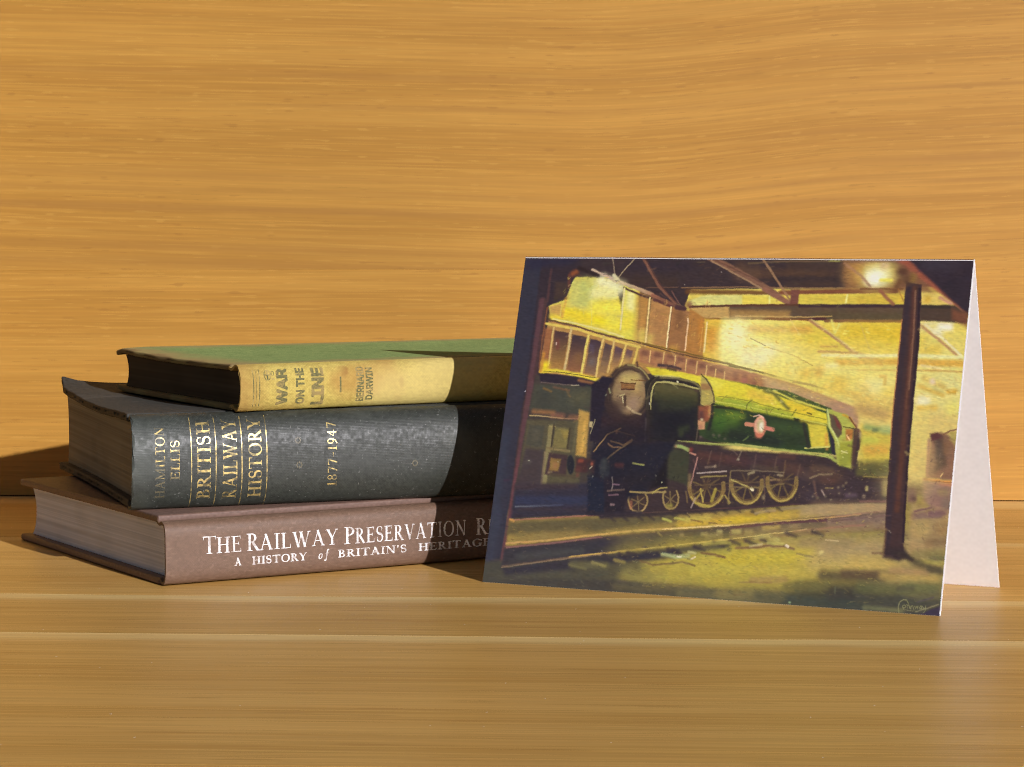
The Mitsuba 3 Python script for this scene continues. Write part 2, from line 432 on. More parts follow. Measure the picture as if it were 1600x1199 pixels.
def glyphs():
    G = {}
    G['I'] = (stem(0.18), 0.36)
    G['H'] = (unary_union([stem(0.19), stem(0.73), bar(0.19, 0.52, 0.73, 0.52, THN)]), 0.92)
    G['T'] = (unary_union([stem(0.40, head=False), bar(0.03, 1 - THN / 2, 0.77, 1 - THN / 2, THN), arm(0.04, 1, -1, 0.2), arm(0.77, 1, -1, 0.2)]), 0.80)
    G['E'] = (unary_union([stem(0.17, right=0.0), bar(0.17, 1 - THN / 2, 0.60, 1 - THN / 2, THN), bar(0.17, 0.52, 0.50, 0.52, THN), bar(0.17, THN / 2, 0.63, THN / 2, THN),
                           arm(0.60, 1, -1, 0.2), arm(0.63, 0, 1, 0.22), sbox(0.48, 0.42, 0.515, 0.62)]), 0.70)
    G['F'] = (unary_union([stem(0.17), bar(0.17, 1 - THN / 2, 0.58, 1 - THN / 2, THN), bar(0.17, 0.52, 0.48, 0.52, THN), arm(0.58, 1, -1, 0.2), sbox(0.46, 0.42, 0.495, 0.62)]), 0.64)
    G['L'] = (unary_union([stem(0.17), bar(0.17, THN / 2, 0.62, THN / 2, THN), arm(0.62, 0, 1, 0.26)]), 0.66)
    lobe = half_oval(0.30, 0.745, 0.30, 0.255, THK, THN, 1)
    G['P'] = (unary_union([stem(0.17), lobe, bar(0.17, 1 - THN / 2, 0.31, 1 - THN / 2, THN), bar(0.17, 0.49 + THN / 2, 0.31, 0.49 + THN / 2, THN)]), 0.64)
    G['R'] = (unary_union([stem(0.17), lobe, bar(0.17, 1 - THN / 2, 0.31, 1 - THN / 2, THN), bar(0.17, 0.49 + THN / 2, 0.31, 0.49 + THN / 2, THN), bar(0.34, 0.53, 0.70, 0.0, THK), slab(0.72, 0.0, 0.10)]), 0.80)
    G['B'] = (unary_union([stem(0.17, left=0.09, right=0), half_oval(0.30, 0.76, 0.27, 0.24, THK, THN, 1), half_oval(0.32, 0.265, 0.32, 0.265, THK, THN, 1),
                           bar(0.17, 1 - THN / 2, 0.31, 1 - THN / 2, THN), bar(0.17, 0.525, 0.33, 0.525, THN), bar(0.17, THN / 2, 0.33, THN / 2, THN)]), 0.70)
    G['O'] = (oval(0.47, 0.5, 0.45, 0.52, THK, THN * 0.9), 0.94)
    c = oval(0.47, 0.5, 0.45, 0.52, THK, THN * 0.9)
    G['G'] = (unary_union([c.difference(sbox(0.58, 0.30, 1.2, 0.80)), stem(0.76, 0.03, 0.44, foot=False), arm(0.83, 0.94, -1, 0.22)]), 0.92)
    G['C'] = (unary_union([c.difference(sbox(0.60, 0.22, 1.2, 0.80)), arm(0.83, 0.94, -1, 0.22)]), 0.86)
    G['D'] = (unary_union([stem(0.17, right=0), half_oval(0.34, 0.5, 0.49, 0.5, THK, THN, 1), bar(0.17, 1 - THN / 2, 0.35, 1 - THN / 2, THN), bar(0.17, THN / 2, 0.35, THN / 2, THN)]), 0.88)
    G['A'] = (unary_union([bar(0.13, 0, 0.43, 1.0, THN), bar(0.40, 1.02, 0.74, 0.0, THK), bar(0.24, 0.34, 0.62, 0.34, THN), slab(0.12, 0, 0.12), slab(0.75, 0, 0.14)]).intersection(sbox(-1, 0, 2, 1.04)), 0.88)
    G['V'] = (unary_union([bar(0.12, 1, 0.43, 0.0, THK), bar(0.40, 0.0, 0.70, 1, THN), slab(0.11, 1 - SRF, 0.13), slab(0.71, 1 - SRF, 0.11)]).intersection(sbox(-1, -0.03, 2, 1)), 0.82)
    G['W'] = (unary_union([bar(0.12, 1, 0.40, 0.0, THK), bar(0.38, 0.0, 0.60, 0.98, THN), bar(0.55, 1, 0.84, 0.0, THK), bar(0.82, 0.0, 1.09, 1, THN), slab(0.12, 1 - SRF, 0.13), slab(0.57, 1 - SRF, 0.12), slab(1.10, 1 - SRF, 0.11)]).intersection(sbox(-1, -0.03, 3, 1)), 1.20)
    G['Y'] = (unary_union([stem(0.40, 0, 0.48, head=False), bar(0.11, 1, 0.40, 0.44, THK), bar(0.41, 0.44, 0.70, 1, THN), slab(0.11, 1 - SRF, 0.13), slab(0.70, 1 - SRF, 0.11)]).intersection(sbox(-1, 0, 2, 1)), 0.80)
    G['N'] = (unary_union([stem(0.16, w=THN, left=0.11, right=0.09), stem(0.78, w=THN, foot=False), bar(0.14, 1.0, 0.78, 0.0, THK), slab(0.12, 1 - SRF, 0.12)]).intersection(sbox(-1, -0.02, 2, 1)), 0.94)
    G['M'] = (unary_union([stem(0.16, w=THN, head=False), stem(1.00, head=False), bar(0.15, 1.0, 0.56, 0.02, THK), bar(0.56, 0.02, 0.98, 1.0, THN), slab(0.10, 1 - SRF, 0.10), slab(1.04, 1 - SRF, 0.12)]).intersection(sbox(-1, 0, 2, 1)), 1.18)
    G['S'] = (s_shape(0.30, 0.215), 0.60)
    G['U'] = (unary_union([stem(0.17, 0.30, 1, foot=False), stem(0.72, 0.30, 1, w=THN, foot=False), oval(0.43, 0.32, 0.333, 0.34, THK * 0.85, THN).intersection(sbox(-1, -1, 2, 0.32))]), 0.90)
    G["'"] = (Polygon([(0.07, 1.0), (0.19, 1.0), (0.13, 0.70), (0.08, 0.70)]), 0.26)
    G['-'] = (bar(0.05, 0.42, 0.45, 0.42, 0.06), 0.50)
    G['1'] = (unary_union([stem(0.22, head=False), bar(0.09, 0.86, 0.22, 0.97, THN)]), 0.44)
    G['7'] = (unary_union([bar(0.05, 0.95, 0.56, 0.95, 0.10), bar(0.53, 0.96, 0.24, 0.0, THK * 0.8), arm(0.07, 1, -1, 0.2)]), 0.60)
    G['8'] = (unary_union([oval(0.30, 0.755, 0.21, 0.245, 0.085, THN), oval(0.30, 0.27, 0.26, 0.27, 0.10, THN)]), 0.60)
    G['9'] = (unary_union([oval(0.30, 0.68, 0.25, 0.32, 0.10, THN), LineString([(0.50, 0.66), (0.49, 0.42), (0.38, 0.16), (0.14, 0.0)]).buffer(0.05)]), 0.60)
    G['4'] = (unary_union([sbox(0.36, 0, 0.48, 1), bar(0.05, 0.30, 0.62, 0.30, THN), bar(0.06, 0.30, 0.42, 0.98, THN)]), 0.66)
    o = affinity.skew(affinity.scale(oval(0.26, 0.31, 0.24, 0.33, 0.10, 0.05), 1, 1), 12, origin=(0, 0))
    f = unary_union([LineString([(0.70, 0.96), (0.62, 1.02), (0.54, 0.92), (0.44, 0.30), (0.36, -0.16), (0.26, -0.24), (0.18, -0.18)]).buffer(0.05), bar(0.34, 0.60, 0.66, 0.60, 0.05)])
    G['o'], G['f'] = (o, 0.56), (f, 0.66)
    return G


GLYPHS = glyphs()


def words(text, height, track=0.10, space=0.42, weight=0.0, width=1.0):
    """(shape, length): the line of text as one shapely shape, baseline at y = 0, starting at x = 0, in millimetres."""
    x, parts = 0.0, []
    for ch in text:
        if ch == ' ':
            x += space
            continue
        g, adv = GLYPHS[ch]
        parts.append(affinity.translate(g, x))
        x += adv + track
    s = unary_union(parts)
    if weight:
        s = s.buffer(weight, 4)
    s = affinity.scale(s, height * width, height, origin=(0, 0))
    return s, (x - track) * height * width


def sheet(shape, cell=1.2, keep=0.01):
    """A flat triangulated sheet of a shapely shape, cut into cells so that it can follow a curve."""
    x0, y0, x1, y1 = shape.bounds
    tris = []
    cuts = [c for c in np.arange(math.floor(y0 / cell), math.ceil(y1 / cell) + 1) * cell]
    for a, b in zip(cuts[:-1], cuts[1:]):
        piece = shape.intersection(sbox(x0 - 1, a, x1 + 1, b))
        for g in getattr(piece, 'geoms', [piece]):
            if g.geom_type == 'Polygon' and g.area > keep * 0.01:
                v, f = trimesh.creation.triangulate_polygon(g, engine='earcut')
                tris.append(trimesh.Trimesh(np.column_stack([v, np.zeros(len(v))]), f, process=False))
    return trimesh.util.concatenate(tris)


# ------------------------------------------------------------------ books
def spine_curve(th, bulge, shoulder, joint=5.5, dip=1.6, board=2.6, n=40, drop=0.0):
    """The outside of the case from the lower board round the spine to the upper board: points (y, z); y grows towards the fore edge."""
    dip = max(dip, drop + 0.7)
    low = [(joint + 2.6, board * 0.6), (joint + 1.9, max(0.6, dip * 0.6)), (joint + 0.9, dip * 0.85), (joint, dip), (joint - 1.0, dip * 0.80), (joint - 2.2, max(0.55, drop * 0.9)), (joint - 3.0, max(0.15, drop))]
    arc = []
    for i in range(n + 1):
        u = -1 + 2 * i / n
        z = th / 2 + (th / 2 - (drop if u > 0 else 0.2 * drop)) * math.copysign(abs(u) ** 0.92, u)
        k = max(0.0, 1 - abs(u) ** shoulder)
        arc.append((1.2 - (bulge + 1.2) * k ** 0.62, z))
    top = [(y, th - z) for y, z in low[::-1]]
    if drop:
        low = [(y, min(z, 1.5 + 0.2 * drop) if k < 4 else min(z, 0.9)) for k, (y, z) in enumerate(low)]
        low[-1], low[-2] = (low[-1][0], 0.2 * drop), (low[-2][0], 0.5)
    return np.array(low + arc + top)


def thicken(c, t):
    """Closed outline of a strip of thickness t inside the curve c."""
    d = np.gradient(c, axis=0)
    d /= np.linalg.norm(d, axis=1, keepdims=True)
    nrm = np.column_stack([d[:, 1], -d[:, 0]])       # to the right of the walk: inwards
    return np.vstack([c, (c + nrm * t)[::-1]])


class Book:
    def __init__(self, key, M, L, W, th, board, bulge, shoulder, over=3.2, warp=None, mats=None, fore=3.0, drop=0.0, joint=5.5):
        self.key, self.M, self.L, self.th = key, M, L, th
        c = spine_curve(th, bulge, shoulder, board=board, drop=drop, joint=joint)
        self.curve = c
        arc = np.concatenate([[0], np.cumsum(np.linalg.norm(np.diff(c, axis=0), axis=1))])
        self.arc = arc
        warp = warp or (lambda v, which: v)
        self.warp = warp
        j = joint + 1.0
        xs = np.linspace(0, L, 41)
        sp = loft(thicken(c, 1.0)[::-1], xs)
        sp = bend(sp, lambda v: warp(v, 'spine'))
        v = np.array(sp.vertices)
        # uv in metres: along the spine, round the spine
        flat = self._arc_of(v)
        self.put('spine', sp, mats['spine'], uv=np.column_stack([v[:, 0], flat]) * MM, smooth=True if False else False, sm=35)
        for part, z0, z1 in (('upper_cover', th - board, th), ('lower_cover', 0.0, board)):
            m = rounded_box(0, L, j, W, z0, z1, min(0.9, board * 0.38), 3, 30, 24)
            m = bend(m, lambda v: warp(v, part))
            self.put(part, m, mats[part], sm=40, uvxy=True)
        # pages
        n = 26
        zz = np.linspace(board + 0.05, th - board - 0.05, n)
        inner = np.interp(zz, c[7:-7, 1], c[7:-7, 0]) + 1.25
        u = (zz - zz[0]) / (zz[-1] - zz[0]) * 2 - 1
        foreedge = (W - over) - fore * (1 - u ** 2) ** 0.8
        out = [(a, b) for a, b in zip(foreedge, zz)] + [(a, b) for a, b in zip(inner[::-1], zz[::-1])]
        pg = loft(out, np.linspace(over, L - over, 9))
        pg = bend(pg, lambda v: warp(v, 'pages'))
        v = np.array(pg.vertices)
        self.put('page_block', pg, mats['page_block'], uv=np.column_stack([v[:, 1] + v[:, 0], v[:, 2]]) * MM, sm=35)

    def _arc_of(self, v):
        d = ((v[:, None, 1:3] - self.curve[None]) ** 2).sum(-1)
        return self.arc[d.argmin(1)]

    def put(self, part, mesh, mat, uv=None, sm=35, smooth=None, uvxy=False):
        """Faceted vertices are split here so that uv and crease angles go together."""
        m = mesh
        v0, f0 = np.array(m.vertices), np.array(m.faces)
        if uvxy:
            uv = v0[:, :2] * MM
        m2 = trimesh.Trimesh(v0, f0, process=False)
        fn = m2.face_normals
        # split by crease: corner normals from faces within the angle
        order = {}
        import collections
        key = np.round(v0 * 1000).astype(np.int64)
        ids = {}
        vid = np.array([ids.setdefault(tuple(k), len(ids)) for k in key])
        vf = collections.defaultdict(list)
        for fi, f in enumerate(f0):
            for k in f:
                vf[vid[k]].append(fi)
        area = m2.area_faces
        cosA = math.cos(math.radians(sm))
        VV = v0[f0].reshape(-1, 3)
        UU = None if uv is None else np.asarray(uv)[f0].reshape(-1, 2)
        NN = np.zeros_like(VV)
        for fi, f in enumerate(f0):
            for c_, k in enumerate(f):
                fs = np.array(vf[vid[k]])
                ok = fs[(fn[fs] @ fn[fi]) > cosA]
                nn = (fn[ok] * area[ok, None]).sum(0)
                NN[fi * 3 + c_] = nn / max(np.linalg.norm(nn), 1e-12)
        M = self.M
        V = (VV * MM) @ M[:3, :3].T + M[:3, 3]
        NN = NN @ M[:3, :3].T
        F = np.arange(len(V)).reshape(-1, 3)
        path = meshkit.write_ply(trimesh.Trimesh(V, F, process=False), smooth=True, uv=UU, normals=NN)
        k, i = f'{self.key}__{part}', 0
        base = k
        while k in scene:
            i += 1
            k = f'{base}_{i:03d}'
        scene[k] = {'type': 'ply', 'filename': path, 'face_normals': False, 'bsdf': {'type': 'ref', 'id': mat}}
        return k

    def print_on_spine(self, part, shape, mat, along, height, off=0.06, label=None, cell=1.2):
        """shape: x along the spine from `along`, y round the spine from the arc length `height`; a thin foil lying on the cloth."""
        m = sheet(affinity.translate(shape, along, height), cell)
        v = np.array(m.vertices)
        y = np.interp(v[:, 1], self.arc, self.curve[:, 0])
        z = np.interp(v[:, 1], self.arc, self.curve[:, 1])
        d = np.gradient(self.curve, self.arc, axis=0)
        ty, tz = np.interp(v[:, 1], self.arc, d[:, 0]), np.interp(v[:, 1], self.arc, d[:, 1])
        ln = np.hypot(ty, tz)
        V = np.column_stack([v[:, 0], y - tz / ln * off, z + ty / ln * off])
        V = self.warp(V, 'spine')
        f = np.array(m.faces)
        k = put(f'{self.key}__spine__{part}', trimesh.Trimesh(V, f, process=False), mat, smooth=False, M=self.M)
        if label:
            labels[k] = {'label': label}
        return k

    def mid_arc(self, frac):
        """Arc length at the height frac of the thickness, on the spine."""
        z = self.curve[7:-7, 1]
        return float(np.interp(frac * self.th, z, self.arc[7:-7]))


def upright(shape):
    """Turns a line of text so that it reads upwards round the spine, its top towards the head (x = 0)."""
    return affinity.rotate(shape, 90, origin=(0, 0))

# brown book, at the bottom of the stack
B3 = Book('brown_book', frame(-185.1, 893.5, 0.0, 0.599), 242, 157, 26.2, 2.8, 2.0, 5.0, over=4.0, fore=5.0, drop=2.1, joint=4.2,
          mats={'spine': 'brown_cloth', 'upper_cover': 'brown_cover_cloth', 'lower_cover': 'brown_cover_cloth', 'page_block': 'white_paper'})
labels['brown_book'] = {'category': 'book', 'label': 'brown cloth hardback with silver spine title, at the bottom of the stack'}


def run(line, height, base, k):
    """One line of a title: (text, from, to) words fitted to their places along the spine."""
    parts = []
    for text, a, b in line:
        g, ln = words(text, height)
        s_ = affinity.scale(g, (b - a) / ln, 1, origin=(0, 0))
        parts.append(affinity.translate(s_, a, k * (a - 15)))
    return affinity.translate(unary_union(parts), 0, base)


a3 = B3.mid_arc(0.0)
title = [('T', 14.9, 20.2), ('HE', 20.5, 30.8), ('R', 33.0, 38.2), ('AILWAY', 38.2, 71.4), ('P', 74.2, 78.8), ('RESERVATION', 79.0, 128.5), ('R', 133.0, 138.2), ('EVOLUTION', 138.6, 178.5)]
small = [w for i, w in enumerate(title) if i % 2 == 1]
big = [w for i, w in enumerate(title) if i % 2 == 0]
sil = unary_union([run(big, 6.6, 0, -0.006), run(small, 6.0, 0, -0.006)])
B3.print_on_spine('title_lettering', sil, 'silver_foil', 0, a3 + 12.2, label='silver serif title on the brown spine')
sub = run([('A', 27.9, 30.6), ('HISTORY', 35.0, 58.0), ('BRITAIN\'S', 71.5, 101.5), ('HERITAGE', 106.8, 139.6), ('RAILWAYS', 145.0, 174.5)], 2.9, 0, 0.0)
g, ln = words('of', 3.4)
sub = unary_union([sub, affinity.translate(g, 62.8, 0)])
B3.print_on_spine('subtitle_lettering', sub.buffer(0.05), 'silver_foil', 0, a3 + 6.9, label='small silver subtitle under the title')


# black book, in the middle: worn, its upper cover curling up at the far corner
def warp2(v, part):
    v = np.array(v, float)
    y = np.clip(v[:, 1] / 163.0, -0.1, 1)
    head = np.exp(-np.clip(v[:, 0], 0, None) / 60.0)
    if part == 'upper_cover':
        v[:, 2] += 1.6 * head * np.clip(y, 0, 1) ** 7 + 0.2 * np.clip(y, 0, 1) * head - 1.3 * head * np.sin(math.pi * np.clip(y, 0, 1)) ** 2
        v[:, 2] += 3.2 * np.exp(-np.clip(163 - v[:, 1], 0, None) / 5.0 - np.clip(v[:, 0], 0, None) / 9.0)
        # frayed, softened corner and edge
        edge = np.exp(-((v[:, 0]) / 2.0) ** 2)
        wav = meshkit.noise(np.column_stack([v[:, 1] * 0.22, v[:, 0] * 0.22, np.zeros(len(v))]), 4) - 0.5
        v[:, 0] += 0.6 * wav * edge
        v[:, 2] += 0.2 * wav * edge
        corner = np.exp(-((v[:, 0] / 7) ** 2 + ((163 - v[:, 1]) / 7) ** 2))
        v[:, 0] += 1.5 * corner
    elif part == 'lower_cover':
        v[:, 2] += 0.8 * head * np.sin(math.pi * np.clip(y, 0, 1))
        wav = meshkit.noise(np.column_stack([v[:, 1] * 0.3, v[:, 0] * 0.2, np.zeros(len(v))]), 9) - 0.5
        v[:, 0] += 0.4 * wav * np.exp(-((v[:, 0]) / 2.0) ** 2)
    elif part == 'pages':
        v[:, 2] += head * 0.25 * np.sin(math.pi * np.clip(y, 0, 1)) * np.clip(v[:, 2] / 36 - 0.5, -1, 1) * -4.0
    elif part == 'spine':
        wav = meshkit.noise(np.column_stack([v[:, 2] * 0.35, v[:, 1] * 0.3, np.zeros(len(v))]), 7) - 0.5
        v[:, 0] += 2.0 * wav * np.exp(-((v[:, 0]) / 3.0) ** 2)
        dent = meshkit.noise(v * 0.09, 3) - 0.5
        v[:, 1] += 0.7 * dent * np.exp(-v[:, 0] / 25)
    return v


B2 = Book('black_book', frame(-201.4, 912.7, 26.25, 0.409), 222, 164, 36.4, 3.2, 7.0, 2.3, over=3.5, warp=warp2, fore=3.0,
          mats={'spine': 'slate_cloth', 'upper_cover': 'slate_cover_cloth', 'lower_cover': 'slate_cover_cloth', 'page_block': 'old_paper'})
labels['black_book'] = {'category': 'book', 'label': 'thick worn black cloth hardback with gold spine lettering, in the middle of the stack'}
mid = B2.mid_arc(0.5)
full = B2.mid_arc(1.0) - B2.mid_arc(0.0)


def column(book, part, text, x_right, cap, span, centre, mat, label=None, grow=0.0, track=0.10):
    """A line of text across the spine reading upwards; cap height along the spine, its foot at x_right."""
    g, ln = words(text, cap, track=track)
    g = affinity.scale(g, span / ln, 1, origin=(0, 0))
    if grow:
        g = g.buffer(grow)
    g = affinity.translate(upright(g), 0, -span / 2)
    return book.print_on_spine(part, g, mat, x_right, centre, label=label, cell=1.5)


column(B2, 'author_lettering', 'HAMILTON', 11.8, 3.6, 28.0, mid, 'rubbed_gold', 'rubbed gold lettering of the first name')
column(B2, 'author_lettering', 'ELLIS', 17.4, 3.4, 15.0, mid + 1.0, 'gold_foil')
column(B2, 'title_lettering', 'BRITISH', 29.4, 5.1, 31.0, mid + 0.6, 'gold_foil', 'gold serif word nearest the head of the black spine', grow=0.04)
column(B2, 'title_lettering', 'RAILWAY', 39.7, 5.4, 31.5, mid + 0.6, 'gold_foil', grow=0.04)
column(B2, 'title_lettering', 'HISTORY', 49.3, 5.0, 31.5, mid + 0.6, 'gold_foil', grow=0.04)
column(B2, 'date_lettering', '1877-1947', 79.3, 3.7, 25.5, mid + 1.2, 'gold_foil', 'gold dates across the black spine')
for x in (22.0, 31.5, 41.6, 51.4):
    B2.print_on_spine('gilt_rule', sbox(-0.17, -full * 0.47, 0.17, full * 0.42), 'gold_foil', x, mid, cell=1.5)
for x, dz in ((63.8, 7.0), (64.2, -2.5), (111.0, -3.5)):
    star = unary_union([affinity.translate(affinity.scale(Point(0, 0).buffer(1, 8), 0.24, 0.42), 1.0 * math.cos(a), 1.0 * math.sin(a)) for a in np.arange(8) * math.pi / 4])
    B2.print_on_spine('gilt_ornament', star, 'dull_gold', x, mid + dz, cell=0.8)


# green book with a faded spine, on top
def warp1(v, part):
    v = np.array(v, float)
    y = np.clip(v[:, 1] / 133.0, 0, 1)
    head = np.exp(-np.clip(v[:, 0], 0, None) / 70.0)
    if part == 'upper_cover':
        v[:, 2] += 0.9 * y ** 3 * head - 0.8 * head * np.sin(math.pi * y)
        wav = meshkit.fbm(np.column_stack([v[:, 1] * 0.12, v[:, 0] * 0.15, np.zeros(len(v))]), 3, 5) - 0.5
        v[:, 0] += 2.2 * wav * np.exp(-((v[:, 0]) / 2.5) ** 2)
        v[:, 2] -= np.exp(-((133 - v[:, 1]) / 4.0) ** 2 - (v[:, 0] / 6) ** 2) * 1.3
    elif part == 'lower_cover':
        v[:, 2] -= 0.0 * y
        v[:, 2] += np.exp(-((133 - v[:, 1]) / 4.0) ** 2 - (v[:, 0] / 6) ** 2) * 0.9
    elif part == 'spine':
        wav = meshkit.fbm(np.column_stack([v[:, 2] * 0.35, v[:, 1] * 0.35, np.zeros(len(v))]), 3, 2) - 0.5
        v[:, 0] += 1.2 * wav * np.exp(-((v[:, 0]) / 2.0) ** 2)
    return v


B1 = Book('green_book', frame(-162.8, 926.5, 62.75, 0.5705), 205, 133, 18.1, 2.2, 3.6, 2.6, over=3.0, warp=warp1, fore=3.5,
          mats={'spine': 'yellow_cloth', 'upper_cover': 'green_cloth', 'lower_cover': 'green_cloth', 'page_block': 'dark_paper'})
labels['green_book'] = {'category': 'book', 'label': 'slim green hardback with sun-faded yellow spine, on top of the stack'}
m1 = B1.mid_arc(0.5)


def sans(book, part, text, x_right, cap, span, centre, label=None, fat=0.24):
    m = meshkit.text_mesh(text, 1.0, 0.01, bold=True)
    v, f = np.array(m.vertices), np.array(m.faces)
    keep = np.all(v[f][:, :, 2] > 0.005, axis=1)
    polys = [Polygon(v[t][:, :2]) for t in f[keep]]
    s = unary_union([q.buffer(0.004) for q in polys])
    x0, _, x1, _ = s.bounds
    s = affinity.translate(s, -x0, 0)
    s = affinity.scale(s, span / (x1 - x0), cap, origin=(0, 0)).buffer(fat)
    s = affinity.translate(upright(s), 0, -span / 2)
    return book.print_on_spine(part, s, 'black_ink', x_right, centre, label=label, cell=1.5)


sans(B1, 'title_lettering', 'WAR', 19.2, 4.0, 14.0, m1 + 0.2, 'faded black capitals nearest the head of the yellow spine')
sans(B1, 'title_lettering', 'ON THE', 26.5, 3.2, 14.3, m1 + 0.3, fat=0.13)
sans(B1, 'title_lettering', 'LINE', 34.6, 4.6, 14.6, m1 - 0.1)
B1.print_on_spine('printed_rule', sbox(-0.35, -3.1, 0.35, 3.1), 'black_ink', 42.1, m1 + 0.3, cell=1.5)
sans(B1, 'author_lettering', 'BERNARD', 52.1, 3.0, 13.9, m1 + 0.2, 'small black author name on the yellow spine', fat=0.07)
sans(B1, 'author_lettering', 'DARWIN', 56.0, 2.8, 12.8, m1 + 0.2, fat=0.07)
for x, w in ((5.4, 0.35), (6.6, 0.22), (7.9, 0.35)):
    B1.print_on_spine('printed_rule', sbox(-w / 2, -7.4, w / 2, 7.4), 'faint_ink', x, m1, cell=1.5)
emblem = unary_union([sbox(-1.5, -0.25, 1.5, 0.25), sbox(-0.3, -1.8, 0.3, 1.8), oval(0, 0, 1.5, 2.2, 0.35, 0.35), affinity.translate(oval(0, 0, 0.7, 1.0, 0.3, 0.3), 2.2, 0.6), sbox(1.6, -1.9, 2.9, -1.3)])
B1.print_on_spine('printed_emblem', emblem, 'faint_ink', 11.3, m1 + 5.0, cell=0.8, label='faint worn device near the head of the yellow spine')

# ------------------------------------------------------------------ greeting card
CW, CH, TILT, CYAW, CT = 178.0, 127.25, 0.2916, 0.4116, 0.34
cd = np.array([math.cos(CYAW), -math.sin(CYAW), 0.0])            # along the foot, to the right
cb = np.array([math.sin(CYAW), math.cos(CYAW), 0.0])             # away from the camera
c0 = np.array([-67.54, 911.49, 0.0])


def leaf_frame(origin, xdir, updir):
    M = np.eye(4)
    nrm = np.cross(xdir, updir)
    M[:3, 0], M[:3, 1], M[:3, 2], M[:3, 3] = xdir, updir, nrm, origin * MM
    return M


upf = cb * math.sin(TILT) + np.array([0, 0, math.cos(TILT)])
upb = -cb * math.sin(TILT) + np.array([0, 0, math.cos(TILT)])
foot_b = c0 + cb * 2 * CH * math.sin(TILT)
MF = leaf_frame(c0, cd, upf)
MB = leaf_frame(foot_b, cd, upb)

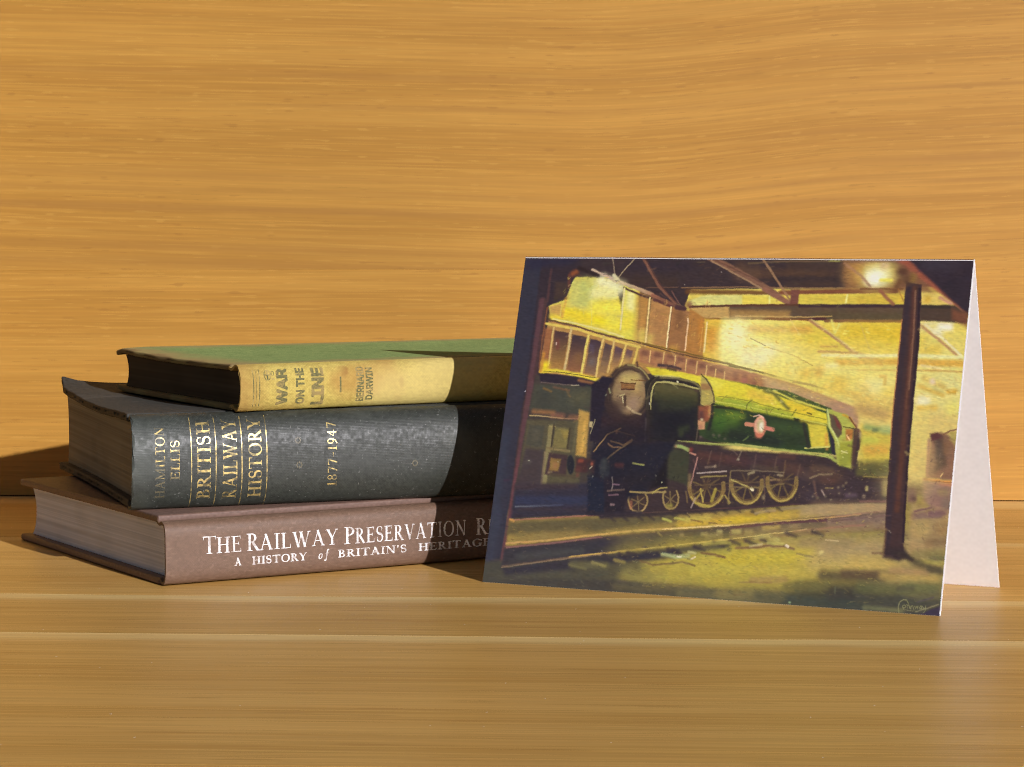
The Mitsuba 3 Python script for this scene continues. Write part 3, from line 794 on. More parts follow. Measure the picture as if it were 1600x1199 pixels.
# ------------------------------------------------------------------ the printed painting, as brush strokes in the card's own millimetres
# ('P', points, softness, opacity, colour, second colour, gradient line) is a filled patch; ('S', points, half widths, softness, opacity, colour, second colour) a stroke
STROKES = [
    ('P',[-0.5,-21.8,194.5,-6.0,181.1,133.2,-23.8,132.3],0.33,1,[66,54,54],[],[]),
    ('P',[71.5,69.2,183.6,59.8,182.2,121.6,65.0,120.3],2.18,1,[226,206,96],[],[]),
    ('P',[105.0,42.2,180.4,46.1,181.4,82.4,70.3,78.8],2.9,1,[218,198,112],[],[]),
    ('S',[89.1,96.3,98.0,96.5],12.2,12.2,12.07,0.9,[242,228,120],[]),
    ('S',[109.3,82.5,163.6,84.2],7.32,7.32,7.28,0.8,[230,214,110],[]),
    ('S',[169.6,85.9,170.4,78.2],11.38,11.38,11.27,0.8,[228,218,136],[]),
    ('S',[139.9,71.8,159.9,72.5],6.1,6.1,6.08,0.8,[222,202,116],[]),
    ('S',[138.0,98.6,156.2,99.0],4.88,4.88,4.88,0.8,[226,196,62],[]),
    ('S',[114.8,96.9,141.1,97.5],4.07,4.07,4.08,0.8,[224,196,70],[]),
    ('P',[-0.9,-19.5,181.0,-4.9,185.2,44.2,0.4,26.9],2.18,1,[150,132,72],[],[]),
    ('P',[0.9,117.0,38.6,120.0,69.1,108.1,70.8,115.0,181.5,117.4,181.3,130.9,-3.7,129.8],0.36,1,[64,52,54],[],[]),
    ('P',[107.6,115.5,130.9,115.8,132.1,126.8,107.5,126.8],1.45,0.8,[74,58,52],[],[]),
    ('S',[96.5,121.4,124.6,120.2],1.83,1.83,1.89,0.6,[100,72,52],[]),
    ('S',[103.7,119.3,127.7,119.6],1.22,1.22,1.29,0.8,[58,48,50],[]),
    ('S',[89.2,122.4,94.3,121.2],2.85,2.85,2.89,0.7,[104,78,60],[]),
    ('S',[45.1,123.8,68.1,124.0],2.03,2.03,2.09,0.8,[58,48,56],[]),
    ('S',[41.2,117.5,63.1,117.8],2.44,2.44,2.49,0.6,[70,54,46],[]),
    ('S',[52.5,115.4,65.6,115.7],0.19,0.19,0.18,0.7,[120,88,70],[]),
    ('S',[66.9,115.6,96.2,116.2,111.2,116.0,133.2,116.3],0.24,0.24,0.24,0.8,[150,115,80],[]),
    ('S',[92.6,125.2,106.3,126.1,129.7,126.3],0.36,0.36,0.36,0.8,[110,90,66],[]),
    ('S',[123.6,126.2,127.8,126.3],0.29,0.29,0.3,0.8,[150,150,80],[]),
    ('S',[106.5,114.0,135.8,115.1,150.2,115.1],0.97,0.97,0.6,0.9,[118,66,52],[]),
    ('S',[69.6,114.2,101.5,113.9],0.97,0.97,0.76,0.9,[110,74,46],[]),
    ('S',[72.1,125.5,75.2,125.6],0.19,0.19,0.18,0.6,[110,96,70],[]),
    ('S',[75.9,127.8,85.2,123.7,98.6,117.0,111.4,109.7],1.15,1.15,0.42,1,[132,96,76],[]),
    ('S',[77.7,126.1,88.0,121.0,101.4,114.4,109.4,110.2],0.31,0.31,0.3,0.8,[172,138,104],[]),
    ('S',[75.9,127.8,87.8,122.7,98.5,118.0],0.27,0.27,0.3,0.7,[104,72,62],[]),
    ('S',[97.7,127.2,102.1,121.9,106.8,115.9,110.8,111.2],0.44,0.44,0.3,0.9,[158,122,90],[]),
    ('P',[71.1,108.6,102.0,109.3,101.6,113.2,75.8,112.8,70.4,110.5],0.44,1,[220,216,130],[],[]),
    ('P',[92.0,109.2,114.4,109.6,114.0,113.1,91.5,113.1],0.58,1,[226,208,90],[],[]),
    ('P',[112.0,109.5,155.4,110.3,155.0,114.5,111.5,113.6],0.44,1,[222,204,84],[],[]),
    ('S',[117.2,111.8,135.5,112.0],1.22,1.22,1.29,0.6,[206,180,74],[]),
    ('S',[102.4,112.7,102.5,109.8],0.36,0.36,0.36,0.8,[238,236,150],[]),
    ('S',[132.1,113.7,131.9,110.6],0.36,0.36,0.36,0.9,[238,234,150],[]),
    ('P',[136.3,110.2,154.2,110.5,153.8,114.2,143.1,114.5,136.0,113.5],0.73,0.8,[208,178,70],[],[]),
    ('S',[100.1,115.4,111.5,109.5],0.97,0.97,0.42,1,[140,98,80],[]),
    ('S',[107.9,114.5,110.8,110.7],0.36,0.36,0.3,0.9,[160,118,86],[]),
    ('P',[110.5,109.5,113.7,109.5,113.7,115.5,110.3,115.5],0.51,1,[122,78,66],[],[]),
    ('P',[71.8,103.7,92.6,103.9,92.1,108.7,71.1,108.6],0.44,1,[196,160,96],[],[]),
    ('P',[87.6,103.8,156.0,104.4,155.4,110.3,86.9,109.1],0.54,1,[96,78,62],[],[]),
    ('P',[87.6,104.0,111.3,104.2,111.0,107.3,87.2,107.4],1.09,0.8,[176,136,78],[],[]),
    ('P',[119.9,104.4,153.6,104.8,153.4,107.2,119.6,107.0],1.09,0.7,[92,80,56],[],[]),
    ('S',[71.2,108.3,92.0,109.1,114.4,109.6],0.41,0.41,0.3,1,[92,62,48],[]),
    ('S',[114.5,109.3,155.5,109.8],0.6,0.6,0.42,1,[68,52,54],[]),
    ('S',[73.6,103.6,102.6,104.2,118.7,104.1],0.34,0.34,0.3,1,[126,82,50],[]),
    ('S',[118.7,104.4,124.8,104.5],0.54,0.54,0.3,1,[88,56,52],[]),
    ('S',[90.0,105.0,117.4,105.1,127.1,105.5],0.24,0.24,0.3,0.8,[206,170,100],[]),
    ('S',[124.9,103.8,156.0,104.2],0.48,0.48,0.36,0.9,[128,88,62],[]),
    ('P',[20.0,110.7,12.7,107.8,14.6,102.3,46.0,95.3,45.1,101.4,39.4,118.3,29.3,119.4,19.3,119.3],0.44,1,[216,200,92],[],[]),
    ('P',[21.5,107.7,33.7,107.4,32.2,118.4,20.8,118.3],1.45,0.9,[206,200,108],[],[]),
    ('S',[27.4,113.9,27.7,111.8],4.17,4.17,4.19,0.85,[196,200,112],[]),
    ('S',[33.9,117.7,41.6,115.3],2.44,2.44,2.49,0.95,[244,240,186],[]),
    ('S',[31.6,112.9,39.6,113.0],2.03,2.03,2.09,0.9,[240,238,164],[]),
    ('S',[32.6,107.4,41.6,107.6],2.44,2.44,2.49,0.9,[246,234,84],[]),
    ('S',[19.4,105.4,43.6,100.4],1.83,1.83,1.89,0.95,[246,226,48],[]),
    ('S',[21.4,104.5,30.8,102.6],1.63,1.63,1.69,0.9,[232,208,60],[]),
    ('S',[40.9,101.4,41.5,101.4],2.85,2.85,2.89,0.8,[232,222,86],[]),
    ('P',[13.9,103.3,19.4,102.9,18.1,108.7,13.3,107.6],0.73,0.85,[196,152,88],[],[]),
    ('S',[14.6,103.7,19.8,102.6],1.02,1.02,1.09,0.9,[232,210,70],[]),
    ('S',[18.9,118.3,19.6,109.7,19.1,103.4],0.48,0.48,0.6,0.7,[214,160,74],[]),
    ('S',[18.1,108.7,18.2,103.7],0.24,0.24,0.24,1,[220,200,100],[]),
    ('S',[30.6,109.9,32.0,99.9],0.18,0.18,0.24,0.8,[230,220,120],[]),
    ('P',[44.9,93.3,52.0,91.7,50.0,114.7,43.1,116.3],0.58,1,[222,212,86],[],[]),
    ('S',[46.5,112.7,47.2,107.6],1.9,1.9,1.95,0.9,[240,234,160],[]),
    ('S',[46.0,104.7,46.5,100.7],1.9,1.9,1.95,0.8,[236,218,72],[]),
    ('P',[50.7,92.9,55.6,91.8,55.1,111.8,49.6,113.7],2.18,1,[188,140,76],[],[]),
    ('S',[51.5,111.2,52.1,106.8],1.33,1.33,1.4,0.7,[176,130,70],[]),
    ('S',[53.3,97.3,53.7,94.6],1.9,1.9,1.95,0.8,[216,196,96],[]),
    ('P',[55.6,91.8,64.1,90.3,63.9,108.5,55.2,111.3],0.58,1,[180,134,82],[],[]),
    ('S',[59.1,105.2,59.7,100.7],2.09,2.09,2.14,0.7,[172,124,78],[]),
    ('S',[56.6,96.2,57.0,93.0],1.33,1.33,1.4,0.7,[214,190,100],[]),
    ('S',[55.5,92.8,63.4,91.8],0.73,0.73,0.6,0.9,[208,158,60],[]),
    ('P',[64.2,90.1,71.6,88.6,71.9,106.6,63.9,108.5],0.58,1,[158,112,72],[],[]),
    ('S',[67.4,105.6,68.0,100.6],1.52,1.52,1.58,0.7,[122,86,58],[]),
    ('S',[66.2,91.4,67.0,91.4],1.63,1.63,1.69,0.8,[196,150,66],[]),
    ('P',[71.6,88.6,79.5,87.4,78.4,103.8,71.3,107.6],0.58,1,[176,124,66],[],[]),
    ('S',[76.5,102.6,77.6,94.3],1.14,1.14,1.21,0.7,[200,132,56],[]),
    ('P',[78.9,87.3,87.2,86.1,85.1,103.5,77.9,103.8],0.58,1,[222,186,74],[],[]),
    ('S',[81.1,98.6,81.7,93.6],1.9,1.9,1.95,0.85,[206,140,52],[]),
    ('P',[85.7,86.6,99.0,84.1,95.7,103.7,84.5,103.9],1.45,1,[236,228,128],[],[]),
    ('S',[91.3,98.3,91.4,97.3],4.55,4.55,4.56,0.95,[250,246,190],[]),
    ('S',[98.7,99.9,98.9,98.0],3.42,3.42,3.44,0.9,[242,234,140],[]),
    ('S',[96.4,89.7,101.4,89.0],3.25,3.25,3.29,0.9,[238,232,176],[]),
    ('S',[103.8,92.3,104.3,92.3],2.85,2.85,2.89,0.8,[236,230,180],[]),
    ('S',[29.2,122.2,39.4,118.3],0.54,0.54,0.36,1,[200,176,150],[]),
    ('S',[38.9,118.3,50.0,114.7,55.5,112.8],0.67,0.67,0.36,1,[206,190,150],[176,132,100]),
    ('S',[43.3,115.3,50.2,112.7,55.2,111.3],0.36,0.36,0.3,1,[84,60,50],[]),
    ('S',[55.5,112.5,67.1,108.0],0.67,0.67,0.36,1,[150,100,78],[110,76,66]),
    ('S',[56.3,110.8,63.9,108.2],0.48,0.48,0.36,0.9,[92,58,58],[]),
    ('S',[36.9,127.3,39.2,119.5],0.27,0.27,0.24,1,[150,132,110],[]),
    ('S',[46.7,127.3,40.6,119.5],0.24,0.24,0.21,1,[160,142,110],[]),
    ('S',[38.6,120.0,40.5,118.3],0.73,0.73,0.42,1,[214,206,160],[]),
    ('S',[49.4,127.4,57.7,116.0,65.3,109.5],0.51,0.51,0.3,1,[128,88,72],[]),
    ('S',[50.4,127.4,58.7,116.0,65.8,109.5],0.19,0.19,0.21,0.8,[92,62,56],[]),
    ('S',[63.2,114.1,67.5,108.5],0.27,0.27,0.24,1,[112,80,74],[]),
    ('S',[66.0,108.0,69.2,107.6],0.85,0.85,0.48,1,[78,54,56],[]),
    ('S',[70.7,109.1,71.0,109.1],1.22,1.22,1.29,0.8,[120,78,62],[]),
    ('S',[43.6,115.1,44.1,98.9],0.36,0.36,0.24,1,[226,214,150],[]),
    ('S',[54.6,111.5,55.2,93.0],0.34,0.34,0.24,1,[232,208,140],[]),
    ('S',[63.7,108.0,63.7,98.1,63.9,92.0],0.31,0.31,0.24,1,[246,228,170],[]),
    ('S',[71.2,103.7,71.5,91.5],0.31,0.31,0.24,1,[232,196,150],[]),
    ('S',[78.9,102.4,79.0,91.2],0.34,0.34,0.24,1,[240,216,150],[]),
    ('S',[77.3,100.4,77.4,91.2],0.19,0.19,0.24,0.8,[206,160,80],[]),
    ('S',[100.7,99.0,115.7,99.3],2.44,2.44,2.49,0.8,[226,206,80],[]),
    ('S',[96.5,100.3,109.7,100.1],1.22,1.22,1.29,0.7,[214,170,92],[]),
    ('S',[112.6,100.2,118.4,100.3],1.42,1.42,1.49,0.8,[214,160,72],[]),
    ('S',[106.6,96.7,134.7,97.4],1.63,1.63,1.69,0.7,[224,200,70],[]),
    ('S',[135.2,99.7,153.9,100.2],2.85,2.85,2.89,0.8,[220,190,58],[]),
    ('S',[126.6,93.6,144.7,94.1],1.22,1.22,1.29,0.8,[220,190,70],[]),
    ('S',[161.5,102.7,167.3,102.8],2.44,2.44,2.49,0.8,[226,214,140],[]),
    ('S',[118.8,103.9,127.9,98.4,139.7,90.4],0.48,0.48,0.36,1,[176,132,88],[]),
    ('S',[119.5,104.2,128.9,98.4,140.3,90.9],0.29,0.29,0.3,0.8,[206,180,120],[]),
    ('S',[139.6,91.4,147.7,88.8],0.85,0.85,0.76,0.9,[176,130,80],[]),
    ('S',[111.6,104.0,115.7,98.1],0.19,0.19,0.24,0.7,[228,200,130],[]),
    ('S',[127.3,103.8,129.0,99.6],0.48,0.48,0.48,0.8,[232,226,120],[]),
    ('S',[129.3,99.6,130.3,102.9],0.3,0.3,0.36,0.7,[232,226,130],[]),
    ('S',[138.3,103.1,143.0,92.9],0.24,0.24,0.3,0.6,[206,176,90],[]),
    ('S',[124.3,94.3,130.3,94.4],0.36,0.36,0.36,0.8,[196,146,72],[]),
    ('S',[123.7,92.4,138.3,92.1],0.48,0.48,0.36,0.9,[176,128,76],[]),
    ('S',[125.4,91.0,138.4,91.1,156.2,91.6],0.6,0.6,0.42,0.95,[236,232,168],[]),
    ('S',[131.4,88.6,154.1,89.2],1.09,1.09,0.76,0.95,[212,160,62],[]),
    ('S',[133.0,85.8,154.4,86.2],0.3,0.3,0.3,0.8,[206,166,80],[]),
    ('S',[103.9,93.5,114.1,90.7,121.9,87.1],0.17,0.17,0.18,0.8,[176,140,60],[]),
    ('S',[96.8,96.7,102.9,94.0],0.17,0.17,0.18,0.8,[120,100,60],[]),
    ('S',[127.7,86.8,130.7,86.9],1.22,1.22,1.29,0.9,[240,234,170],[]),
    ('S',[126.6,84.7,137.1,85.0],1.63,1.63,1.69,0.8,[230,218,120],[]),
    ('S',[144.9,80.1,148.6,80.2],2.85,2.85,2.89,0.9,[232,224,150],[]),
    ('S',[147.8,83.7,149.7,83.7,149.7,81.0],0.6,0.6,0.48,0.8,[200,160,70],[]),
    ('S',[142.6,78.6,142.7,78.2],1.9,1.9,1.95,0.8,[214,182,92],[]),
    ('S',[151.0,78.0,154.7,78.1],2.44,2.44,2.49,0.8,[222,196,84],[]),
    ('S',[114.8,85.1,115.1,82.6],1.52,1.52,1.58,0.7,[232,222,140],[]),
    ('S',[119.0,84.0,119.7,84.0],2.03,2.03,2.09,0.8,[220,180,76],[]),
    ('S',[124.5,85.3,124.6,84.4],1.71,1.71,1.77,0.8,[206,160,72],[]),
    ('S',[131.5,80.8,133.2,80.9],2.44,2.44,2.49,0.7,[222,186,80],[]),
    ('S',[110.7,88.5,110.8,88.0],2.66,2.66,2.7,0.8,[232,218,100],[]),
    ('S',[159.9,103.1,172.4,104.0],0.73,0.73,0.6,0.7,[230,220,150],[]),
    ('S',[168.3,102.3,171.2,102.4],1.22,1.22,1.29,0.95,[246,242,224],[]),
    ('S',[166.8,100.4,167.6,100.5],1.63,1.63,1.69,0.9,[240,236,190],[]),
    ('S',[160.6,102.9,168.4,97.2,176.5,91.0],0.48,0.48,0.42,1,[190,150,100],[]),
    ('S',[162.3,103.1,170.3,97.3,176.8,91.9],0.41,0.41,0.36,0.8,[236,226,180],[]),
    ('S',[162.8,93.9,167.7,94.0],1.63,1.63,1.69,0.8,[222,192,80],[]),
    ('S',[160.6,91.7,177.1,91.5],0.6,0.6,0.42,0.95,[234,230,160],[]),
    ('S',[160.9,89.2,177.6,89.2],1.21,1.21,0.67,0.95,[216,170,76],[]),
    ('S',[162.4,88.1,169.5,87.1],0.48,0.48,0.42,0.8,[236,214,150],[]),
    ('S',[160.7,86.4,169.5,86.4,177.6,86.2],0.36,0.36,0.3,0.85,[196,156,80],[]),
    ('S',[170.0,82.1,174.6,82.2],2.85,2.85,2.89,0.85,[222,214,140],[]),
    ('S',[164.1,83.5,171.3,80.5],1.02,1.02,1.09,0.8,[206,176,90],[]),
    ('S',[162.3,80.8,171.2,77.7],0.81,0.81,0.89,0.8,[206,168,74],[]),
    ('S',[173.2,79.0,175.6,79.0],0.81,0.81,0.89,0.9,[206,160,60],[]),
    ('S',[167.1,82.5,167.2,82.3],0.95,0.95,1.02,0.9,[236,214,186],[]),
    ('S',[163.5,75.4,165.3,75.5],1.63,1.63,1.69,0.95,[236,230,190],[]),
    ('S',[163.5,72.7,169.0,72.9],1.02,1.02,1.09,0.8,[222,184,80],[]),
    ('S',[168.0,68.2,174.7,68.5],3.25,3.25,3.29,0.8,[212,186,112],[]),
    ('S',[165.3,70.6,165.6,68.0],1.9,1.9,1.95,0.7,[226,206,116],[]),
    ('S',[175.5,73.3,175.5,72.9],2.28,2.28,2.33,0.7,[226,218,110],[]),
    ('P',[130.9,115.8,164.4,114.4,161.6,119.0,153.7,126.9,129.7,126.7],1.81,0.9,[132,92,66],[],[]),
    ('S',[135.7,122.3,140.1,122.3],4.88,4.88,4.88,0.85,[196,150,80],[]),
    ('S',[141.6,121.1,145.0,121.2],4.47,4.47,4.48,0.95,[226,214,110],[]),
    ('S',[141.8,120.9,143.9,120.9],3.05,3.05,3.09,1,[248,246,200],[]),
    ('S',[140.9,119.7,142.1,119.7],2.24,2.24,2.29,1,[252,252,226],[]),
    ('S',[144.7,124.7,145.5,124.7],1.22,1.22,1.29,0.8,[206,176,130],[]),
    ('S',[144.3,119.3,148.0,119.3],0.61,0.61,0.69,0.9,[236,226,90],[]),
    ('S',[129.8,125.3,136.3,121.1,140.4,116.9],0.48,0.48,0.48,0.8,[170,128,96],[]),
    ('S',[132.1,126.3,153.7,126.5],0.48,0.48,0.6,0.6,[128,94,80],[]),
    ('S',[136.9,115.9,152.4,116.1],0.36,0.36,0.42,0.9,[120,80,54],[]),
    ('S',[144.4,115.3,149.7,110.4],0.6,0.6,0.42,0.9,[150,96,72],[]),
    ('S',[151.0,116.1,153.3,111.9],0.19,0.19,0.24,0.8,[170,110,60],[]),
    ('P',[171.8,110.3,176.9,105.3,177.6,109.9,151.6,128.3,148.8,128.3],1.09,1,[172,104,76],[],[]),
    ('P',[172.7,110.8,173.9,112.2,158.4,127.2,148.4,127.6],1.45,1,[150,84,66],[],[]),
    ('P',[178.2,106.2,183.8,105.4,181.6,128.6,152.1,128.3],0.8,1,[56,46,54],[],[]),
    ('S',[160.6,124.9,170.7,125.0],2.03,2.03,2.09,0.7,[64,56,66],[]),
    ('S',[170.5,117.3,171.8,116.3],2.85,2.85,2.89,0.7,[52,44,52],[]),
    ('P',[160.1,110.3,170.8,110.7,171.2,111.2,166.7,114.4,159.2,114.8],0.73,1,[222,196,104],[],[]),
    ('S',[162.2,112.6,162.3,112.4],1.14,1.14,1.21,0.8,[206,166,60],[]),
    ('S',[166.9,113.0,170.8,111.0],0.6,0.6,0.6,0.9,[206,150,124],[]),
    ('P',[160.2,104.5,177.5,103.9,177.2,107.1,172.3,110.3,159.6,110.3],0.51,1,[80,64,54],[],[]),
    ('P',[171.8,105.2,177.6,102.5,177.6,107.6,171.5,108.9],1.09,0.9,[120,76,56],[],[]),
    ('S',[160.2,109.6,170.4,109.8],0.6,0.6,0.48,0.9,[62,54,48],[]),
    ('P',[12.1,81.5,37.4,79.8,69.7,83.7,89.3,79.5,88.7,84.7,55.5,92.6,32.2,98.2,13.5,102.1],0.36,1,[176,134,78],[],[]),
    ('P',[12.9,83.5,16.8,83.1,16.8,98.6,12.3,99.0],0.73,0.8,[150,96,66],[],[]),
    ('S',[13.3,102.1,25.3,100.0,36.4,97.0,52.7,94.0,68.8,90.2,89.7,86.7],0.27,0.27,0.21,1,[110,80,58],[]),
    ('S',[15.4,102.6,25.1,101.0,36.2,98.8,45.9,96.0],0.29,0.29,0.24,1,[232,222,140],[]),
    ('S',[52.7,94.2,68.7,91.2,84.5,88.0,91.0,86.5,100.0,84.6,107.6,82.9],0.27,0.27,0.21,0.9,[120,96,50],[]),
    ('S',[12.6,100.8,26.8,98.6,36.5,96.1,52.9,92.3],0.54,0.54,0.3,1,[222,196,96],[]),
    ('P',[16.9,84.1,22.2,83.0,22.9,97.2,16.8,98.1],0.36,1,[84,62,60],[170,128,70],[20.1,96.2,19.7,82.9]),
    ('P',[23.9,82.8,29.9,82.0,30.4,95.7,24.4,96.8],0.36,1,[72,58,62],[150,104,70],[27.6,94.8,27.0,81.9]),
    ('P',[31.5,82.0,35.9,81.2,36.8,94.3,32.1,95.2],0.36,1,[76,60,66],[140,108,80],[34.7,93.3,33.8,81.1]),
    ('P',[37.3,80.7,40.3,80.3,41.5,92.7,38.5,93.6],0.36,1,[88,72,72],[170,132,84],[40.2,91.7,38.8,80.3]),
    ('P',[41.9,80.4,44.2,82.4,46.2,91.6,42.9,92.5],0.36,1,[96,74,78],[196,152,84],[44.7,90.6,42.9,82.4]),
    ('P',[46.3,83.0,49.4,85.5,50.5,90.7,47.8,91.6],0.36,1,[112,84,82],[206,168,90],[49.3,89.7,47.7,85.5]),
    ('S',[18.5,93.9,18.9,91.4],0.76,0.76,0.84,0.8,[120,70,58],[]),
    ('S',[18.1,93.1,18.2,92.6],0.31,0.31,0.24,0.9,[220,190,170],[]),
    ('S',[28.3,87.9,28.4,86.9],1.71,1.71,1.77,0.6,[140,104,66],[]),
    ('S',[33.1,92.0,33.3,90.5],1.14,1.14,1.21,0.7,[92,80,96],[]),
    ('S',[33.9,86.2,33.9,85.9],1.33,1.33,1.4,0.4,[112,116,120],[]),
    ('S',[16.1,99.3,16.0,84.6],0.39,0.39,0.24,1,[206,176,110],[]),
    ('S',[23.5,98.8,23.5,91.0,22.9,82.3],0.44,0.44,0.24,1,[206,184,128],[]),
    ('S',[31.1,96.4,30.7,90.0,30.3,81.3],0.51,0.51,0.27,1,[224,206,110],[]),
    ('S',[37.6,96.1,36.6,87.6,36.5,80.7],0.44,0.44,0.27,1,[216,190,116],[]),
    ('S',[42.1,94.7,41.7,87.8,41.1,82.3],0.36,0.36,0.27,1,[212,186,116],[]),
    ('S',[47.1,92.8,46.3,86.7,45.2,82.9],0.41,0.41,0.27,1,[222,196,110],[]),
    ('S',[52.4,92.7,51.2,85.6],0.48,0.48,0.3,1,[222,196,100],[]),
    ('S',[13.1,82.0,19.6,82.4,27.9,81.2,37.8,79.3],0.73,0.73,0.42,1,[226,206,70],[]),
    ('S',[14.2,82.0,22.4,81.8,36.6,80.0],0.12,0.12,0.15,0.9,[70,56,40],[]),
    ('S',[14.7,84.5,14.8,83.6],1.52,1.52,1.58,0.95,[240,218,50],[]),
    ('S',[13.5,88.8,12.9,82.0],0.6,0.6,0.6,0.8,[196,140,60],[]),
    ('P',[53.7,86.6,90.6,79.5,116.4,70.9,141.2,65.3,140.5,71.8,115.3,80.3,89.8,86.0,53.0,91.8],0.58,1,[168,118,84],[],[]),
    ('S',[54.8,90.2,55.8,90.0],1.02,1.02,1.09,0.8,[118,80,66],[]),
    ('S',[55.4,88.0,56.4,87.8],0.81,0.81,0.89,0.6,[176,132,90],[]),
    ('S',[60.1,89.6,61.1,89.4],1.02,1.02,1.09,0.8,[118,80,66],[]),
    ('S',[60.7,87.4,61.7,87.2],0.81,0.81,0.89,0.6,[176,132,90],[]),
    ('S',[65.4,89.0,66.4,88.8],1.02,1.02,1.09,0.8,[118,80,66],[]),
    ('S',[65.9,86.8,66.9,86.7],0.81,0.81,0.89,0.6,[176,132,90],[]),
    ('S',[69.7,88.1,70.6,88.0],1.02,1.02,1.09,0.8,[118,80,66],[]),
    ('S',[70.2,86.0,71.2,85.8],0.81,0.81,0.89,0.6,[176,132,90],[]),
    ('S',[74.4,87.1,75.4,86.9],1.02,1.02,1.09,0.8,[118,80,66],[]),
    ('S',[74.9,84.9,75.9,84.7],0.81,0.81,0.89,0.6,[176,132,90],[]),
    ('S',[78.7,86.0,79.6,85.8],1.02,1.02,1.09,0.8,[118,80,66],[]),
    ('S',[79.2,83.8,80.1,83.7],0.81,0.81,0.89,0.6,[176,132,90],[]),
    ('S',[82.9,84.9,83.8,84.7],1.02,1.02,1.09,0.8,[118,80,66],[]),
    ('S',[83.4,82.7,84.3,82.6],0.81,0.81,0.89,0.6,[176,132,90],[]),
    ('S',[86.0,84.3,86.9,84.1],1.02,1.02,1.09,0.8,[118,80,66],[]),
    ('S',[86.5,82.1,87.5,81.9],0.81,0.81,0.89,0.6,[176,132,90],[]),
    ('S',[57.5,91.1,57.6,86.7],0.24,0.24,0.24,0.85,[222,190,124],[]),
    ('S',[63.1,90.6,63.1,86.2],0.24,0.24,0.24,0.85,[222,190,124],[]),
    ('S',[67.9,89.5,67.9,85.1],0.24,0.24,0.24,0.85,[222,190,124],[]),
    ('S',[72.4,88.1,72.5,83.8],0.24,0.24,0.24,0.85,[222,190,124],[]),
    ('S',[76.9,87.3,76.9,82.9],0.24,0.24,0.24,0.85,[222,190,124],[]),
    ('S',[80.9,85.9,80.9,81.6],0.24,0.24,0.24,0.85,[222,190,124],[]),
    ('S',[84.6,84.6,84.7,80.3],0.24,0.24,0.24,0.85,[222,190,124],[]),
    ('S',[88.3,83.8,88.3,79.4],0.24,0.24,0.24,0.85,[222,190,124],[]),
    ('S',[92.6,83.4,92.8,81.5],0.95,0.95,1.02,0.8,[140,96,76],[]),
    ('S',[96.2,82.6,96.5,80.6],0.95,0.95,1.02,0.8,[140,96,76],[]),
    ('S',[100.4,81.3,100.6,79.4],0.95,0.95,1.02,0.8,[140,96,76],[]),
    ('S',[104.2,80.2,104.5,78.3],0.95,0.95,1.02,0.8,[140,96,76],[]),
    ('S',[96.2,80.5,96.2,80.3],1.14,1.14,1.21,0.7,[176,112,100],[]),
    ('P',[104.6,77.1,141.3,64.4,140.5,71.8,104.0,82.3],1.45,0.9,[186,152,124],[],[]),
    ('P',[116.0,74.2,141.0,66.7,140.6,70.9,115.5,78.9],1.81,0.7,[170,134,104],[],[]),
    ('S',[89.7,86.2,96.2,85.2,103.8,83.7],0.31,0.31,0.24,1,[120,100,60],[]),
    ('S',[103.8,83.5,115.2,81.2,127.8,78.4],0.31,0.31,0.36,0.9,[176,156,84],[]),
    ('S',[115.3,80.8,124.0,79.6],0.36,0.36,0.36,0.7,[150,120,84],[]),
    ('S',[127.6,79.5,140.0,76.4,154.5,73.5],0.97,0.97,1.21,0.8,[222,190,90],[]),
    ('P',[140.7,69.5,156.3,67.8,155.5,75.8,137.5,77.5],1.81,0.8,[212,180,92],[],[]),
    ('S',[142.5,71.7,150.5,70.0],2.03,2.03,2.09,0.7,[176,140,92],[]),
    ('P',[-4.2,2.1,-3.1,-5.1,4.9,51.8,12.3,107.1,13.7,108.6,19.8,111.7,21.5,117.3,22.6,128.7,-2.1,128.5],0.36,1,[56,48,56],[],[]),
    ('P',[6.2,109.5,12.6,108.6,18.1,112.2,23.7,121.1,24.3,126.4,1.2,126.7],0.54,1,[58,48,54],[],[]),
    ('P',[14.7,109.6,20.1,111.7,20.1,117.3,14.1,117.2],1.09,0.8,[76,60,52],[],[]),
    ('S',[21.1,120.5,22.5,121.2],1.02,1.02,1.09,0.85,[150,84,50],[]),
    ('S',[19.8,120.0,20.4,115.6],0.57,0.57,0.65,0.8,[110,66,54],[]),
    ('S',[11.8,122.3,11.9,109.6],0.48,0.48,0.54,0.8,[88,62,62],[]),
    ('S',[23.4,122.9,31.9,119.9],0.73,0.73,0.6,0.9,[52,40,40],[]),
    ('P',[-0.5,-0.5,7.0,0.5,7.3,126.8,0.1,126.7],0.73,1,[56,54,66],[],[]),
    ('P',[1.8,122.2,20.8,124.4,22.9,126.9,1.2,126.7],1.81,0.8,[50,46,64],[],[]),
    ('S',[9.7,109.6,9.7,86.9,9.1,57.0,8.7,37.2,8.2,20.0,7.1,0.0],1.33,1.33,0.67,1,[94,66,70],[]),
    ('S',[11.1,109.6,11.3,97.0,10.8,79.4],0.73,0.73,0.48,0.9,[78,58,58],[]),
    ('S',[12.3,107.1,11.9,94.5,12.1,83.2],0.29,0.29,0.3,0.8,[140,90,60],[]),
    ('S',[8.9,47.1,8.3,24.9,7.6,7.8],0.97,0.97,0.67,0.8,[106,68,72],[]),
    ('S',[1.8,57.7,1.5,16.2],1.9,1.9,1.95,0.7,[58,62,76],[]),
    ('S',[2.7,27.1,2.4,-2.3],1.9,1.9,1.95,0.7,[62,64,78],[]),
    ('S',[7.7,74.1,7.5,73.8],0.19,0.19,0.15,1,[190,190,200],[]),
    ('P',[9.4,54.5,8.4,28.4,43.0,29.4,38.0,77.8,11.2,80.4],0.58,1,[72,64,60],[],[]),
    ('P',[13.5,77.5,37.6,76.3,37.9,78.3,19.8,80.9,12.5,81.0],0.44,1,[52,44,54],[],[]),
